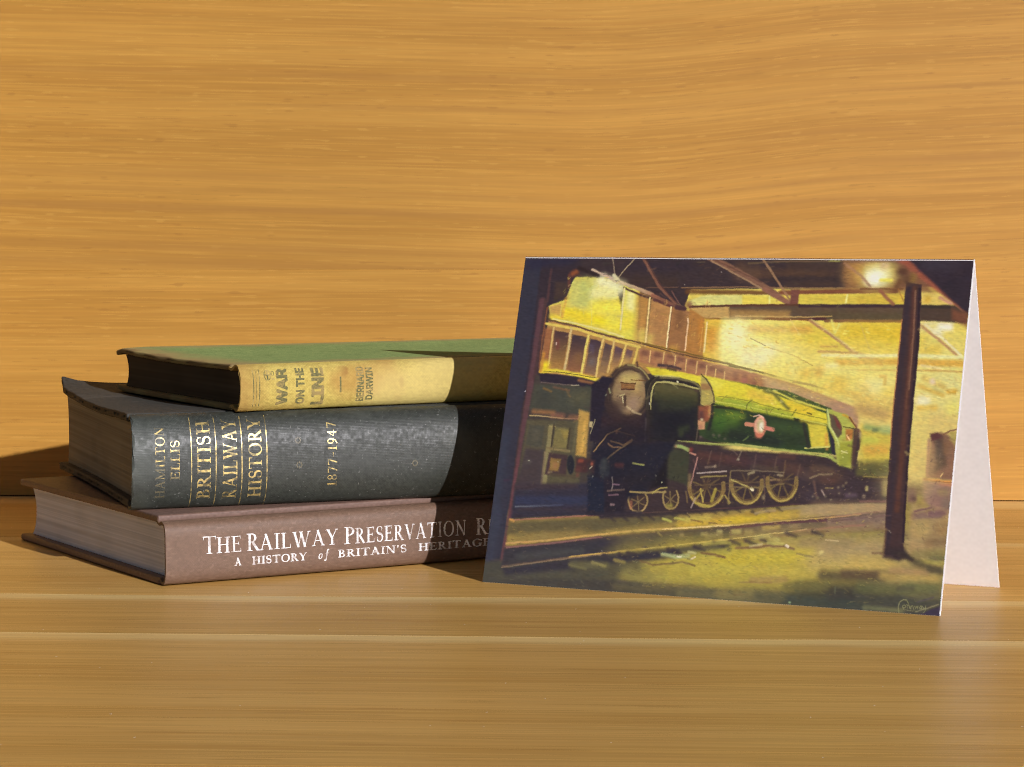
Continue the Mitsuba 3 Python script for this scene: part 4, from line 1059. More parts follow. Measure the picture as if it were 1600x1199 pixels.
    ('S',[13.7,77.8,19.8,77.2,27.1,77.0],0.22,0.22,0.27,0.8,[120,104,96],[]),
    ('S',[26.6,76.9,29.8,77.0],0.19,0.19,0.21,1,[180,170,140],[]),
    ('S',[29.5,79.0,36.4,77.8],0.48,0.48,0.6,0.8,[160,110,70],[]),
    ('P',[10.4,67.0,35.3,65.9,36.0,76.3,11.1,76.9],1.09,1,[74,74,64],[],[]),
    ('S',[28.9,72.1,32.0,72.2],2.44,2.44,2.49,0.7,[92,88,66],[]),
    ('S',[15.5,70.9,16.2,70.9],2.44,2.44,2.49,0.7,[64,64,60],[]),
    ('S',[15.2,75.3,18.6,74.2],0.36,0.36,0.48,0.8,[130,100,60],[]),
    ('S',[19.4,76.0,26.1,74.9],0.36,0.36,0.48,0.7,[120,86,66],[]),
    ('S',[24.9,75.2,26.9,72.5],0.36,0.36,0.48,0.6,[120,96,66],[]),
    ('S',[12.3,66.3,20.6,66.1],0.81,0.81,0.89,0.85,[150,106,70],[]),
    ('S',[20.6,65.0,24.6,64.9],1.02,1.02,1.09,0.85,[136,94,76],[]),
    ('S',[27.9,64.6,32.5,64.8],0.81,0.81,0.89,0.7,[140,100,72],[]),
    ('S',[11.0,64.7,16.7,64.5,24.9,64.0,31.9,64.1],0.24,0.24,0.24,0.9,[206,180,120],[140,100,80]),
    ('P',[9.6,42.2,19.5,37.8,35.2,38.1,33.6,63.4,9.9,63.0],0.73,1,[88,82,64],[],[]),
    ('P',[10.7,53.1,17.4,52.4,17.8,60.8,11.2,61.0],0.73,1,[78,76,66],[],[]),
    ('S',[14.4,58.0,14.6,56.5],1.52,1.52,1.58,0.7,[92,86,72],[]),
    ('P',[19.5,37.8,21.6,37.9,21.5,61.4,19.3,61.4],0.51,1,[134,124,86],[],[]),
    ('P',[22.2,52.6,28.1,52.4,28.1,60.2,22.2,60.5],0.58,1,[122,112,72],[],[]),
    ('P',[27.2,55.3,28.3,59.3,24.4,59.6],0.73,0.8,[150,130,70],[],[]),
    ('S',[20.0,60.6,22.1,60.7],0.24,0.24,0.24,1,[160,140,90],[]),
    ('S',[21.5,61.4,21.7,52.6],0.36,0.36,0.3,0.8,[62,54,44],[]),
    ('S',[28.4,60.2,28.4,52.4],0.36,0.36,0.3,0.8,[70,60,46],[]),
    ('S',[20.1,52.3,29.3,51.5],0.48,0.48,0.36,1,[130,116,80],[]),
    ('P',[20.4,42.2,29.1,41.9,29.0,50.0,20.9,50.6],0.58,1,[72,56,58],[],[]),
    ('P',[21.8,43.8,25.9,43.7,26.3,48.4,22.0,48.7],0.58,1,[140,112,66],[],[]),
    ('S',[24.2,46.2,24.3,45.5],0.95,0.95,1.02,0.6,[160,112,80],[]),
    ('S',[21.9,43.0,23.0,43.1],0.41,0.41,0.49,0.6,[170,150,110],[]),
    ('S',[19.3,50.5,19.4,38.3],0.41,0.41,0.3,1,[138,122,92],[]),
    ('S',[23.1,42.4,33.3,41.9],0.6,0.6,0.6,0.8,[84,74,60],[]),
    ('P',[32.2,50.1,36.6,49.4,35.8,66.7,31.1,67.7],0.65,1,[182,146,78],[],[]),
    ('S',[34.4,62.9,34.6,51.9],0.6,0.6,0.6,0.8,[206,168,86],[]),
    ('S',[31.0,62.8,30.9,51.8],0.48,0.48,0.48,0.8,[110,100,72],[]),
    ('P',[9.2,37.2,19.6,36.6,18.6,51.5,10.9,52.1],1.09,0.9,[70,60,64],[],[]),
    ('S',[12.2,46.7,13.3,46.8],0.81,0.81,0.89,0.6,[92,86,80],[]),
    ('S',[12.7,47.3,13.2,47.3],0.19,0.19,0.18,1,[170,166,140],[]),
    ('P',[8.4,24.4,43.4,26.5,42.9,40.0,8.6,37.7],1.09,1,[56,52,64],[],[]),
    ('P',[9.2,29.9,42.7,31.7,42.2,35.1,9.3,33.3],1.09,0.8,[54,58,82],[],[]),
    ('S',[9.8,29.4,21.6,30.3,29.5,31.0],0.29,0.29,0.36,0.8,[110,116,126],[70,72,96]),
    ('S',[8.8,36.7,33.8,38.5],0.97,0.97,1.21,0.6,[74,58,58],[]),
    ('S',[10.5,24.6,35.5,26.5],1.45,1.45,1.21,0.8,[58,52,58],[]),
    ('S',[11.6,28.3,40.3,29.9],0.48,0.48,0.6,0.6,[66,56,60],[]),
    ('P',[-0.9,-19.5,181.0,-4.9,177.5,30.3,97.6,21.7,52.7,15.6,-4.9,7.0],1.45,1,[74,72,64],[],[]),
    ('P',[7.9,13.2,44.7,17.0,97.1,26.3,158.8,33.2,158.1,39.3,96.3,32.4,43.2,27.9,7.8,24.4],0.73,1,[150,128,72],[],[]),
    ('P',[7.6,18.5,44.1,21.7,76.8,27.7,76.5,30.3,43.3,27.0,8.0,23.4],1.45,0.9,[92,84,62],[],[]),
    ('S',[13.6,17.6,38.0,20.7],1.63,1.63,1.69,0.8,[140,120,74],[]),
    ('S',[77.7,25.9,101.0,29.6],1.42,1.42,1.49,0.85,[206,172,66],[]),
    ('S',[94.7,28.5,118.2,31.8],1.22,1.22,1.29,0.9,[206,178,58],[]),
    ('S',[111.9,31.3,129.8,33.5],1.22,1.22,1.29,0.8,[188,160,78],[]),
    ('S',[80.2,28.2,88.3,29.5],1.02,1.02,1.09,0.8,[196,180,86],[]),
    ('S',[131.2,34.0,153.0,36.0],1.63,1.63,1.69,0.8,[176,150,108],[]),
    ('S',[148.3,36.5,159.1,37.1],1.02,1.02,1.09,0.7,[190,140,90],[]),
    ('P',[123.3,32.1,158.8,33.2,158.0,40.0,122.9,36.2],1.81,0.8,[170,148,110],[],[]),
    ('S',[144.8,32.4,158.6,34.6],0.6,0.6,0.6,0.7,[190,146,96],[]),
    ('S',[45.9,27.6,68.9,29.9,96.2,33.3,122.7,37.1],0.97,0.97,0.67,0.9,[56,48,54],[]),
    ('S',[49.9,27.1,51.8,26.0],0.48,0.24,0.73,0.7,[58,50,54],[]),
    ('S',[55.0,27.6,57.0,26.6],0.48,0.24,0.73,0.7,[58,50,54],[]),
    ('S',[60.9,28.2,62.8,27.1],0.48,0.24,0.73,0.7,[58,50,54],[]),
    ('S',[65.2,28.7,67.1,27.6],0.48,0.24,0.73,0.7,[58,50,54],[]),
    ('S',[69.8,29.0,71.7,27.9],0.48,0.24,0.73,0.7,[58,50,54],[]),
    ('S',[74.0,29.9,75.9,28.9],0.48,0.24,0.73,0.7,[58,50,54],[]),
    ('S',[79.0,30.5,80.9,29.4],0.48,0.24,0.73,0.7,[58,50,54],[]),
    ('S',[83.9,31.4,85.8,30.4],0.48,0.24,0.73,0.7,[58,50,54],[]),
    ('S',[89.4,32.2,91.2,31.2],0.48,0.24,0.73,0.7,[58,50,54],[]),
    ('S',[93.8,32.7,95.7,31.6],0.48,0.24,0.73,0.7,[58,50,54],[]),
    ('S',[98.7,33.2,100.6,32.2],0.48,0.24,0.73,0.7,[58,50,54],[]),
    ('S',[105.0,32.6,106.8,31.6],0.48,0.24,0.73,0.7,[58,50,54],[]),
    ('S',[109.8,33.6,111.6,32.6],0.48,0.24,0.73,0.7,[58,50,54],[]),
    ('S',[114.5,34.6,116.4,33.5],0.48,0.24,0.73,0.7,[58,50,54],[]),
    ('S',[70.6,28.1,73.8,27.3],0.48,0.48,0.42,0.9,[186,182,90],[]),
    ('S',[75.4,28.6,78.8,28.3],0.48,0.48,0.42,0.8,[190,186,92],[]),
    ('S',[81.8,28.3,85.6,27.8],0.24,0.24,0.3,0.8,[120,84,56],[]),
    ('S',[88.9,27.5,91.9,27.4],0.24,0.24,0.3,0.8,[110,80,60],[]),
    ('S',[106.3,32.0,111.0,33.2,113.5,33.4],0.48,0.48,0.48,0.8,[170,148,110],[]),
    ('S',[116.3,34.2,123.0,35.1],0.48,0.48,0.48,0.8,[150,132,100],[]),
    ('P',[7.3,5.9,32.4,10.4,65.5,16.4,97.6,21.7,133.6,25.8,159.2,28.7,158.5,35.5,132.9,32.2,97.0,26.8,44.3,19.8,7.8,13.7],0.73,1,[74,62,64],[],[]),
    ('P',[7.2,6.8,62.9,16.7,97.5,22.6,97.2,25.4,44.5,18.4,7.3,13.2],1.09,0.9,[58,56,62],[],[]),
    ('S',[14.0,10.6,39.5,14.3],1.22,1.22,1.29,0.7,[76,76,74],[]),
    ('S',[47.9,17.4,66.9,20.1],1.22,1.22,1.29,0.7,[52,48,66],[]),
    ('P',[97.6,21.7,133.5,26.7,133.0,31.3,97.1,26.3],1.09,0.8,[116,98,80],[],[]),
    ('S',[88.6,22.8,93.9,23.6],0.81,0.81,0.89,0.7,[140,122,92],[]),
    ('S',[98.7,25.0,100.7,25.2],0.81,0.81,0.89,0.8,[190,178,110],[]),
    ('S',[103.6,25.1,105.6,25.2],0.81,0.81,0.89,0.8,[170,148,100],[]),
    ('S',[110.3,26.9,115.5,27.7],0.81,0.81,0.89,0.8,[186,160,90],[]),
    ('S',[119.8,28.2,122.9,28.4],0.81,0.81,0.89,0.7,[150,126,96],[]),
    ('S',[86.7,23.4,88.2,23.5],0.61,0.61,0.69,0.8,[176,164,110],[]),
    ('S',[92.8,24.7,93.8,24.7],0.61,0.61,0.69,0.8,[186,176,120],[]),
    ('S',[78.5,22.4,79.0,22.4],0.61,0.61,0.69,0.7,[150,124,96],[]),
    ('S',[69.3,22.8,71.0,21.5],0.36,0.36,0.3,0.7,[150,136,86],[]),
    ('P',[133.6,26.3,158.0,29.6,157.4,35.0,133.0,31.7],1.45,0.9,[140,114,98],[],[]),
    ('S',[135.5,30.7,157.5,34.1],0.31,0.31,0.36,0.8,[112,86,84],[]),
    ('S',[131.2,26.6,157.9,30.0],0.36,0.36,0.42,0.8,[126,98,92],[]),
    ('S',[144.9,31.5,155.3,32.8],0.85,0.85,0.76,0.7,[128,108,98],[]),
    ('S',[9.0,24.2,24.9,25.9,45.8,28.1,71.3,31.0,88.8,32.7,103.5,34.4],0.27,0.27,0.24,0.95,[160,110,92],[]),
    ('S',[66.3,30.3,73.8,31.1],0.19,0.19,0.18,1,[216,180,120],[]),
    ('S',[8.4,24.4,9.8,24.0],0.48,0.48,0.36,1,[190,140,80],[]),
    ('S',[96.2,33.1,120.4,36.1,134.7,37.8],0.31,0.31,0.3,0.9,[86,62,66],[]),
    ('S',[8.1,15.2,26.1,17.5,44.2,20.5,62.0,23.3,77.2,24.9,96.9,27.3],0.39,0.39,0.3,1,[190,152,92],[206,176,96]),
    ('S',[8.3,13.7,26.3,16.3,46.9,20.0],0.36,0.36,0.3,0.9,[136,98,92],[]),
    ('S',[70.9,24.1,87.1,26.0,97.0,27.0],0.17,0.17,0.15,0.9,[240,216,160],[]),
    ('S',[97.0,27.0,121.1,30.3,135.3,32.1,145.8,33.8],0.27,0.27,0.24,0.9,[212,184,110],[176,136,90]),
    ('S',[97.1,26.1,111.6,28.4,133.1,31.0],0.48,0.48,0.42,0.9,[92,62,68],[]),
    ('S',[7.5,6.4,22.0,9.0,37.5,12.2,52.8,14.6,65.5,16.9],0.31,0.31,0.27,0.9,[128,104,84],[]),
    ('S',[34.9,11.6,45.2,13.4,63.0,16.2,78.0,18.6,97.6,22.2],0.34,0.34,0.24,1,[206,168,92],[]),
    ('S',[62.9,16.5,70.5,17.4,82.9,19.6,92.7,20.9,98.8,22.3,112.0,24.7,126.3,27.2],0.18,0.18,0.15,0.95,[238,206,140],[]),
    ('S',[97.7,21.0,112.2,23.6,133.5,26.7],0.6,0.6,0.48,0.9,[88,62,70],[]),
    ('S',[121.6,26.2,135.7,28.4,147.4,30.1],0.36,0.36,0.42,0.8,[150,100,96],[]),
    ('S',[16.5,4.8,33.8,6.0],2.03,2.03,2.09,0.7,[84,82,72],[]),
    ('S',[10.8,2.0,29.5,3.3],1.63,1.63,1.69,0.7,[70,70,68],[]),
    ('S',[29.9,2.1,47.6,3.3],1.83,1.83,1.89,0.7,[74,70,62],[]),
    ('S',[61.6,10.2,176.1,17.9],8.94,8.94,8.88,0.95,[160,144,72],[]),
    ('S',[78.8,12.6,151.0,17.4],6.91,6.91,6.88,0.9,[186,168,72],[]),
    ('S',[68.2,9.0,119.1,12.5],5.29,5.29,5.28,0.8,[176,160,74],[]),
    ('S',[158.2,15.6,172.1,16.5],8.13,8.13,8.08,0.8,[150,130,88],[]),
    ('S',[113.2,18.3,159.6,21.3],6.1,6.1,6.08,0.7,[178,156,96],[]),
    ('S',[13.7,2.2,62.9,5.6],4.88,4.88,4.88,0.7,[84,80,66],[]),
    ('P',[9.4,3.1,53.5,9.9,98.1,18.0,97.7,20.8,53.0,13.7,32.4,10.4,7.3,5.9],1.45,1,[58,54,62],[],[]),
    ('S',[40.3,7.6,61.8,9.1],2.44,2.44,2.49,0.8,[82,78,64],[]),
    ('S',[36.2,9.2,50.0,9.3],1.22,1.22,1.29,0.7,[112,106,72],[]),
    ('S',[59.1,6.0,84.6,6.5],2.85,2.85,2.89,0.8,[150,138,76],[]),
    ('S',[76.7,7.7,101.7,9.5],2.85,2.85,2.89,0.8,[172,158,72],[]),
    ('S',[96.0,13.7,120.5,15.3],2.85,2.85,2.89,0.9,[190,172,60],[]),
    ('S',[85.5,10.7,107.2,12.1],2.03,2.03,2.09,0.8,[186,172,78],[]),
    ('S',[107.1,16.8,128.3,18.1],2.03,2.03,2.09,0.8,[192,176,70],[]),
    ('S',[110.4,11.9,135.7,13.6],2.44,2.44,2.49,0.8,[186,168,78],[]),
    ('S',[80.0,14.6,96.6,17.4],1.83,1.83,1.89,0.8,[176,164,74],[]),
    ('S',[130.7,16.0,148.0,17.2],3.25,3.25,3.29,0.8,[184,162,100],[]),
    ('S',[134.4,20.8,152.8,22.0],2.85,2.85,2.89,0.8,[164,142,104],[]),
    ('S',[144.7,15.8,157.7,16.7],2.85,2.85,2.89,0.7,[190,164,92],[]),
    ('S',[125.6,22.5,142.3,23.6],1.63,1.63,1.69,0.7,[150,130,92],[]),
    ('S',[48.4,13.2,51.9,12.0],0.73,0.36,0.91,0.75,[60,52,58],[]),
    ('S',[55.0,13.8,58.1,12.6],0.73,0.36,0.91,0.75,[60,52,58],[]),
    ('S',[58.3,14.7,62.1,13.6],0.73,0.36,0.91,0.75,[60,52,58],[]),
    ('S',[65.9,15.2,69.8,14.1],0.73,0.36,0.91,0.75,[60,52,58],[]),
    ('S',[74.1,17.0,79.1,15.9],0.73,0.36,0.91,0.75,[60,52,58],[]),
    ('S',[76.2,16.4,80.4,15.2],0.73,0.36,0.91,0.75,[60,52,58],[]),
    ('S',[84.3,18.5,88.4,17.4],0.73,0.36,0.91,0.75,[60,52,58],[]),
    ('S',[91.6,20.4,95.7,19.3],0.73,0.36,0.91,0.75,[60,52,58],[]),
    ('S',[97.9,21.5,101.6,20.3],0.73,0.36,0.91,0.75,[60,52,58],[]),
    ('S',[103.8,21.9,107.9,20.7],0.73,0.36,0.91,0.75,[60,52,58],[]),
    ('S',[109.6,22.7,113.2,21.5],0.73,0.36,0.91,0.75,[60,52,58],[]),
    ('S',[119.0,25.6,122.6,24.4],0.73,0.36,0.91,0.75,[60,52,58],[]),
    ('S',[128.8,26.6,132.7,25.5],0.73,0.36,0.91,0.75,[60,52,58],[]),
    ('S',[72.1,14.9,78.5,14.4,82.2,15.1],0.73,0.73,0.6,0.85,[176,186,130],[]),
    ('S',[78.0,14.6,79.5,14.5],0.29,0.29,0.24,1,[226,216,190],[]),
    ('S',[82.3,16.5,84.8,16.2],0.48,0.48,0.42,0.8,[196,190,130],[]),
    ('S',[83.4,13.8,85.0,14.8],0.29,0.29,0.27,1,[220,206,170],[]),
    ('S',[63.5,12.0,68.8,10.9,76.3,11.9,80.2,12.7,85.2,11.6],0.36,0.36,0.39,0.85,[118,98,66],[]),
    ('S',[87.3,16.4,91.3,16.2,96.4,15.4],0.41,0.41,0.39,0.85,[120,92,66],[]),
    ('S',[100.4,19.1,107.7,19.6,112.5,20.6,118.6,20.7,122.3,20.0],0.41,0.41,0.42,0.85,[122,94,72],[]),
    ('S',[105.7,19.9,110.0,20.9],0.36,0.36,0.36,0.8,[186,172,130],[]),
    ('S',[119.3,21.0,120.1,20.6],0.48,0.48,0.3,1,[226,210,180],[]),
    ('S',[112.4,21.7,117.8,21.6],0.6,0.6,0.6,0.7,[190,182,100],[]),
    ('S',[107.3,23.3,112.1,24.0,115.9,22.9],0.73,0.73,0.73,0.6,[190,182,110],[]),
    ('S',[87.9,19.7,97.7,20.8],0.6,0.6,0.67,0.7,[176,166,84],[]),
    ('S',[44.3,10.3,49.7,9.2],0.48,0.48,0.6,0.8,[150,140,86],[]),
    ('S',[35.3,8.7,42.0,7.7],0.48,0.48,0.6,0.7,[120,116,78],[]),
    ('S',[53.2,11.8,57.2,11.1],0.6,0.6,0.6,0.7,[160,144,78],[]),
    ('S',[133.8,24.0,138.6,23.8],0.24,0.24,0.3,0.7,[206,186,140],[]),
    ('S',[132.5,19.3,132.9,19.4],0.61,0.61,0.69,0.8,[214,200,130],[]),
    ('S',[123.7,18.3,129.8,17.6],0.29,0.29,0.36,0.7,[140,120,84],[]),
    ('P',[0.3,-0.5,54.9,-0.4,95.3,0.2,94.9,3.2,54.2,4.3,12.2,2.1],1.09,0.9,[70,66,62],[],[]),
    ('S',[55.2,2.0,79.5,1.8],1.42,1.42,1.49,0.8,[98,90,66],[]),
    ('S',[70.1,3.7,89.6,3.8],1.02,1.02,1.09,0.7,[118,106,70],[]),
    ('S',[80.8,1.3,104.4,1.5],1.42,1.42,1.49,0.7,[120,112,76],[]),
    ('S',[96.0,2.2,118.6,2.7],1.63,1.63,1.69,0.8,[128,116,76],[]),
    ('S',[110.7,2.1,133.0,2.3],1.63,1.63,1.69,0.85,[88,86,66],[]),
    ('S',[126.9,4.7,149.6,5.6],3.25,3.25,3.29,0.9,[76,74,58],[]),
    ('S',[134.1,11.3,155.3,11.3],1.83,1.83,1.89,0.9,[92,82,62],[]),
    ('S',[121.3,6.2,135.9,7.3],1.63,1.63,1.69,0.8,[110,104,64],[]),
    ('S',[139.0,3.7,161.3,3.9],3.25,3.25,3.29,0.9,[66,62,58],[]),
    ('S',[122.6,1.5,149.9,1.8],1.63,1.63,1.69,0.8,[66,72,66],[]),
    ('S',[141.8,12.5,161.3,13.2],1.22,1.22,1.29,0.8,[92,74,60],[]),
    ('S',[107.8,8.0,120.1,8.9],1.02,1.02,1.09,0.7,[160,132,88],[]),
    ('S',[103.1,6.8,115.3,7.4],0.24,0.24,0.36,0.7,[140,112,76],[]),
    ('S',[148.6,7.5,174.0,8.5],2.03,2.03,2.09,0.8,[96,98,66],[]),
    ('S',[164.9,9.3,175.8,10.1],1.63,1.63,1.69,0.8,[112,112,72],[]),
    ('S',[156.1,12.7,174.8,12.8],1.42,1.42,1.49,0.85,[176,152,88],[]),
    ('S',[159.0,14.7,171.6,14.7],1.02,1.02,1.09,0.8,[166,134,92],[]),
    ('S',[148.8,3.3,170.2,3.4],1.63,1.63,1.69,0.8,[74,74,64],[]),
    ('S',[162.7,4.2,179.2,4.3],1.42,1.42,1.49,0.8,[74,74,66],[]),
    ('S',[162.3,8.5,167.3,8.8],0.81,0.81,0.89,0.6,[82,78,66],[]),
    ('S',[169.7,5.8,176.3,7.4],1.22,1.22,1.29,0.7,[100,96,72],[]),
    ('S',[150.8,1.0,164.1,0.9],0.81,0.81,0.89,0.8,[116,116,82],[]),
    ('S',[169.6,4.3,174.9,6.3],0.29,0.29,0.36,0.8,[88,80,82],[]),
    ('S',[169.0,0.8,174.5,2.9,176.9,4.0],0.24,0.24,0.3,0.8,[140,130,100],[]),
    ('P',[178.3,-1.2,177.9,3.6,170.5,-0.0],0.36,1,[64,56,72],[],[]),
    ('S',[122.7,0.9,122.9,0.9],0.3,0.3,0.39,0.8,[170,200,150],[]),
    ('S',[139.2,7.5,139.3,5.3],0.24,0.24,0.3,0.6,[100,104,80],[]),
    ('P',[38.4,53.3,38.9,36.4,43.2,27.9,76.4,30.8,120.4,36.1,158.2,38.6,156.9,50.6,132.9,54.1,78.4,55.1],0.73,1,[64,52,54],[],[]),
    ('P',[122.9,36.2,155.8,39.2,157.4,46.1,138.1,49.7,118.8,49.9],1.09,0.9,[66,54,58],[],[]),
    ('S',[126.6,47.6,135.8,46.5],2.44,2.44,2.49,0.6,[92,70,58],[]),
    ('S',[83.3,51.4,99.7,50.5],2.03,2.03,2.09,0.7,[78,54,52],[]),
    ('S',[108.7,50.1,119.3,49.2],2.03,2.03,2.09,0.6,[84,58,54],[]),
    ('P',[80.3,60.0,85.7,57.8,108.3,56.0,134.2,54.8,130.9,71.4,113.2,77.4,90.4,80.5,74.1,79.0],0.36,1,[58,74,46],[],[]),
    ('P',[83.2,57.7,100.7,57.5,123.4,56.7,121.8,66.4,96.7,70.2,84.5,67.3],1.81,0.9,[50,60,44],[],[]),
    ('S',[87.8,66.7,94.0,66.1],2.44,2.44,2.49,0.85,[84,112,46],[]),
    ('S',[88.7,64.2,88.7,63.6],2.66,2.66,2.7,0.7,[70,104,44],[]),
    ('S',[91.8,68.0,97.2,67.5],1.22,1.22,1.29,0.7,[108,132,50],[]),
    ('S',[108.9,64.3,120.7,63.2],1.63,1.63,1.69,0.6,[70,88,50],[]),
    ('S',[94.3,59.8,111.7,58.3],1.63,1.63,1.69,0.8,[44,48,44],[]),
    ('S',[86.6,70.5,96.7,70.2,111.9,67.9,129.3,64.8],0.48,0.48,0.48,0.9,[50,48,34],[]),
    ('P',[59.5,81.9,74.1,79.0,86.4,72.7,88.6,74.6,86.9,78.4,80.2,81.6,67.0,84.1,56.5,84.8],0.36,1,[214,200,62],[],[]),
    ('P',[85.9,72.2,96.7,70.2,114.3,68.0,129.9,65.8,129.2,69.5,116.1,73.7,95.6,79.7,78.8,82.5],0.44,1,[216,204,66],[],[]),
    ('S',[86.5,78.3,100.2,76.1],1.83,1.83,1.89,0.8,[226,212,66],[]),
    ('S',[99.9,76.0,107.3,74.3],1.63,1.63,1.69,0.8,[222,190,80],[]),
    ('S',[115.0,71.9,122.7,70.1],1.83,1.83,1.89,0.85,[222,194,60],[]),
    ('S',[79.8,80.0,86.2,78.6],1.63,1.63,1.69,0.8,[228,218,90],[]),
    ('S',[65.8,82.0,79.3,79.7],1.22,1.22,1.29,0.9,[232,220,70],[]),
    ('P',[86.0,71.7,101.8,69.2,116.9,66.9,116.6,69.0,106.6,71.0,85.6,74.5],0.73,1,[168,178,62],[],[]),
    ('S',[91.2,73.4,101.6,71.7],1.02,1.02,1.09,0.8,[150,166,60],[]),
    ('S',[106.0,71.1,114.7,69.4],0.81,0.81,0.89,0.8,[166,176,64],[]),
    ('S',[120.3,67.3,128.2,65.7],1.02,1.02,1.09,0.8,[212,198,70],[]),
    ('S',[85.9,72.6,96.6,71.4,113.0,68.4,129.7,65.3],0.17,0.17,0.18,0.8,[206,204,100],[]),
    ('S',[87.1,74.6,97.6,73.5,110.3,70.7,129.0,67.4],0.15,0.15,0.18,0.8,[140,128,50],[]),
    ('S',[100.3,73.6,98.5,72.1,98.2,70.2],0.19,0.19,0.21,0.85,[96,96,46],[]),
    ('S',[109.0,71.1,107.7,69.4],0.19,0.19,0.21,0.85,[110,110,50],[]),
    ('S',[117.5,70.5,116.2,68.5],0.19,0.19,0.21,0.8,[110,110,50],[]),
    ('S',[88.1,73.2,90.1,74.9],0.19,0.19,0.21,0.8,[140,140,60],[]),
    ('S',[104.5,77.6,108.4,76.3,110.7,74.0,114.5,70.8],0.73,0.48,0.67,0.85,[96,96,56],[]),
    ('S',[104.8,77.3,108.9,76.8],0.36,0.36,0.42,0.8,[130,130,70],[]),
    ('S',[108.3,77.2,116.0,74.2,128.6,70.9],0.36,0.36,0.36,0.8,[232,222,96],[]),
    ('S',[122.0,69.5,123.5,69.1],0.29,0.29,0.24,0.8,[96,84,44],[]),
    ('S',[61.6,85.6,66.9,85.3,70.6,84.4],0.6,0.36,0.42,0.95,[70,56,60],[]),
    ('S',[65.4,84.5,68.6,83.9],0.48,0.48,0.42,0.9,[86,70,50],[]),
    ('S',[79.8,76.5,84.7,75.7],0.24,0.24,0.21,1,[222,206,140],[]),
    ('S',[80.4,71.5,82.6,70.6,86.4,72.7],0.24,0.24,0.24,1,[206,192,110],[]),
    ('P',[124.9,56.7,132.0,57.5,129.7,64.9,122.4,65.7],0.51,1,[206,190,70],[],[]),
    ('S',[127.2,62.1,127.5,59.5],1.9,1.9,1.95,0.8,[214,196,72],[]),
    ('S',[130.1,61.9,130.7,56.7],0.57,0.57,0.65,0.7,[210,150,70],[]),
    ('S',[122.5,56.6,131.5,57.5],0.29,0.29,0.24,1,[206,204,110],[]),
    ('S',[121.0,65.4,123.8,57.1],0.6,0.6,0.6,0.9,[52,50,44],[]),
    ('P',[132.8,54.8,136.7,54.0,133.7,59.9,130.9,63.0],0.51,1,[54,50,58],[],[]),
    ('P',[129.6,65.8,133.2,59.9,135.1,51.2,141.0,49.8,141.9,54.5,140.3,65.3,137.2,69.3,129.5,71.4],0.44,1,[176,180,84],[],[]),
    ('P',[131.8,64.0,134.5,60.9,135.8,62.3,135.5,65.1,133.2,68.7,130.2,69.5],0.44,1,[98,84,66],[],[]),
    ('P',[133.6,65.0,135.4,63.5,134.9,66.0,131.9,69.1],0.51,1,[116,66,60],[],[]),
    ('S',[129.3,71.1,130.9,64.9,134.1,60.4,135.4,57.7],0.31,0.31,0.3,0.9,[196,206,130],[]),
    ('S',[135.5,69.3,138.5,68.0,140.5,65.3],0.36,0.36,0.36,0.9,[206,160,60],[]),
    ('S',[138.0,68.4,140.7,65.3,141.4,63.5],0.27,0.27,0.3,0.9,[110,70,56],[]),
    ('P',[137.7,60.1,140.0,60.6,139.9,64.3,137.0,64.2],0.44,1,[176,120,62],[],[]),
    ('S',[137.8,61.9,138.9,60.1],0.24,0.24,0.24,1,[230,196,140],[]),
    ('S',[136.2,64.9,140.8,64.4],0.19,0.19,0.21,1,[96,80,46],[]),
    ('P',[136.1,50.8,141.3,51.5,140.9,59.8,135.2,59.0],0.65,1,[158,160,62],[],[]),
    ('S',[137.7,53.3,137.8,53.0],1.9,1.9,1.95,0.7,[140,146,66],[]),
    ('S',[136.2,56.1,138.5,55.5],0.24,0.24,0.24,0.9,[210,206,140],[]),
    ('S',[136.3,55.2,138.4,56.4],0.17,0.17,0.24,0.6,[206,200,130],[]),
    ('S',[137.0,54.0,137.2,53.8],0.24,0.24,0.21,0.7,[200,196,120],[]),
    ('P',[140.5,49.8,141.5,49.9,142.3,55.7,144.1,60.4,142.8,63.5,139.8,64.8],0.65,1,[84,66,58],[],[]),
    ('S',[141.6,64.0,143.7,62.2,144.2,59.9],0.48,0.48,0.42,1,[110,80,72],[]),
    ('S',[142.7,62.5,142.8,61.8],0.57,0.57,0.65,0.8,[160,146,130],[]),
    ('S',[143.5,59.4,143.5,56.9,143.5,51.1],0.36,0.36,0.3,0.85,[206,190,90],[]),
    ('S',[142.2,60.3,141.8,51.0],0.48,0.48,0.42,0.9,[66,54,54],[]),
    ('P',[144.0,52.3,155.6,51.7,156.7,63.7,142.5,66.1],1.09,1,[206,186,80],[],[]),
    ('S',[146.2,57.0,152.2,57.3],1.63,1.63,1.69,0.8,[214,162,72],[]),
    ('S',[144.5,60.4,148.5,60.6],1.22,1.22,1.29,0.8,[196,196,84],[]),
    ('S',[144.5,65.2,153.3,63.8],1.02,1.02,1.09,0.8,[140,160,100],[]),
    ('S',[147.5,64.2,148.4,64.2],0.61,0.61,0.69,0.7,[96,110,80],[]),
    ('S',[151.0,64.8,152.8,64.9],1.22,1.22,1.29,0.7,[176,186,120],[]),
    ('P',[143.1,47.9,155.5,46.7,155.7,53.5,143.0,52.9],1.45,0.9,[110,104,62],[],[]),
    ('S',[143.7,48.8,154.0,49.3],1.22,1.22,1.29,0.8,[90,88,56],[]),
    ('S',[143.2,46.5,155.1,46.2],0.48,0.48,0.48,0.9,[66,54,50],[]),
    ('S',[145.5,47.3,154.9,47.6],0.24,0.24,0.3,0.7,[160,140,70],[]),
    ('S',[147.1,43.4,147.2,42.7],0.57,0.57,0.65,0.8,[206,190,120],[]),
    ('S',[146.3,40.3,146.3,40.2],0.57,0.57,0.65,0.7,[170,150,120],[]),
    ('S',[150.5,44.6,154.8,39.4],0.85,0.85,0.6,0.9,[62,54,58],[]),
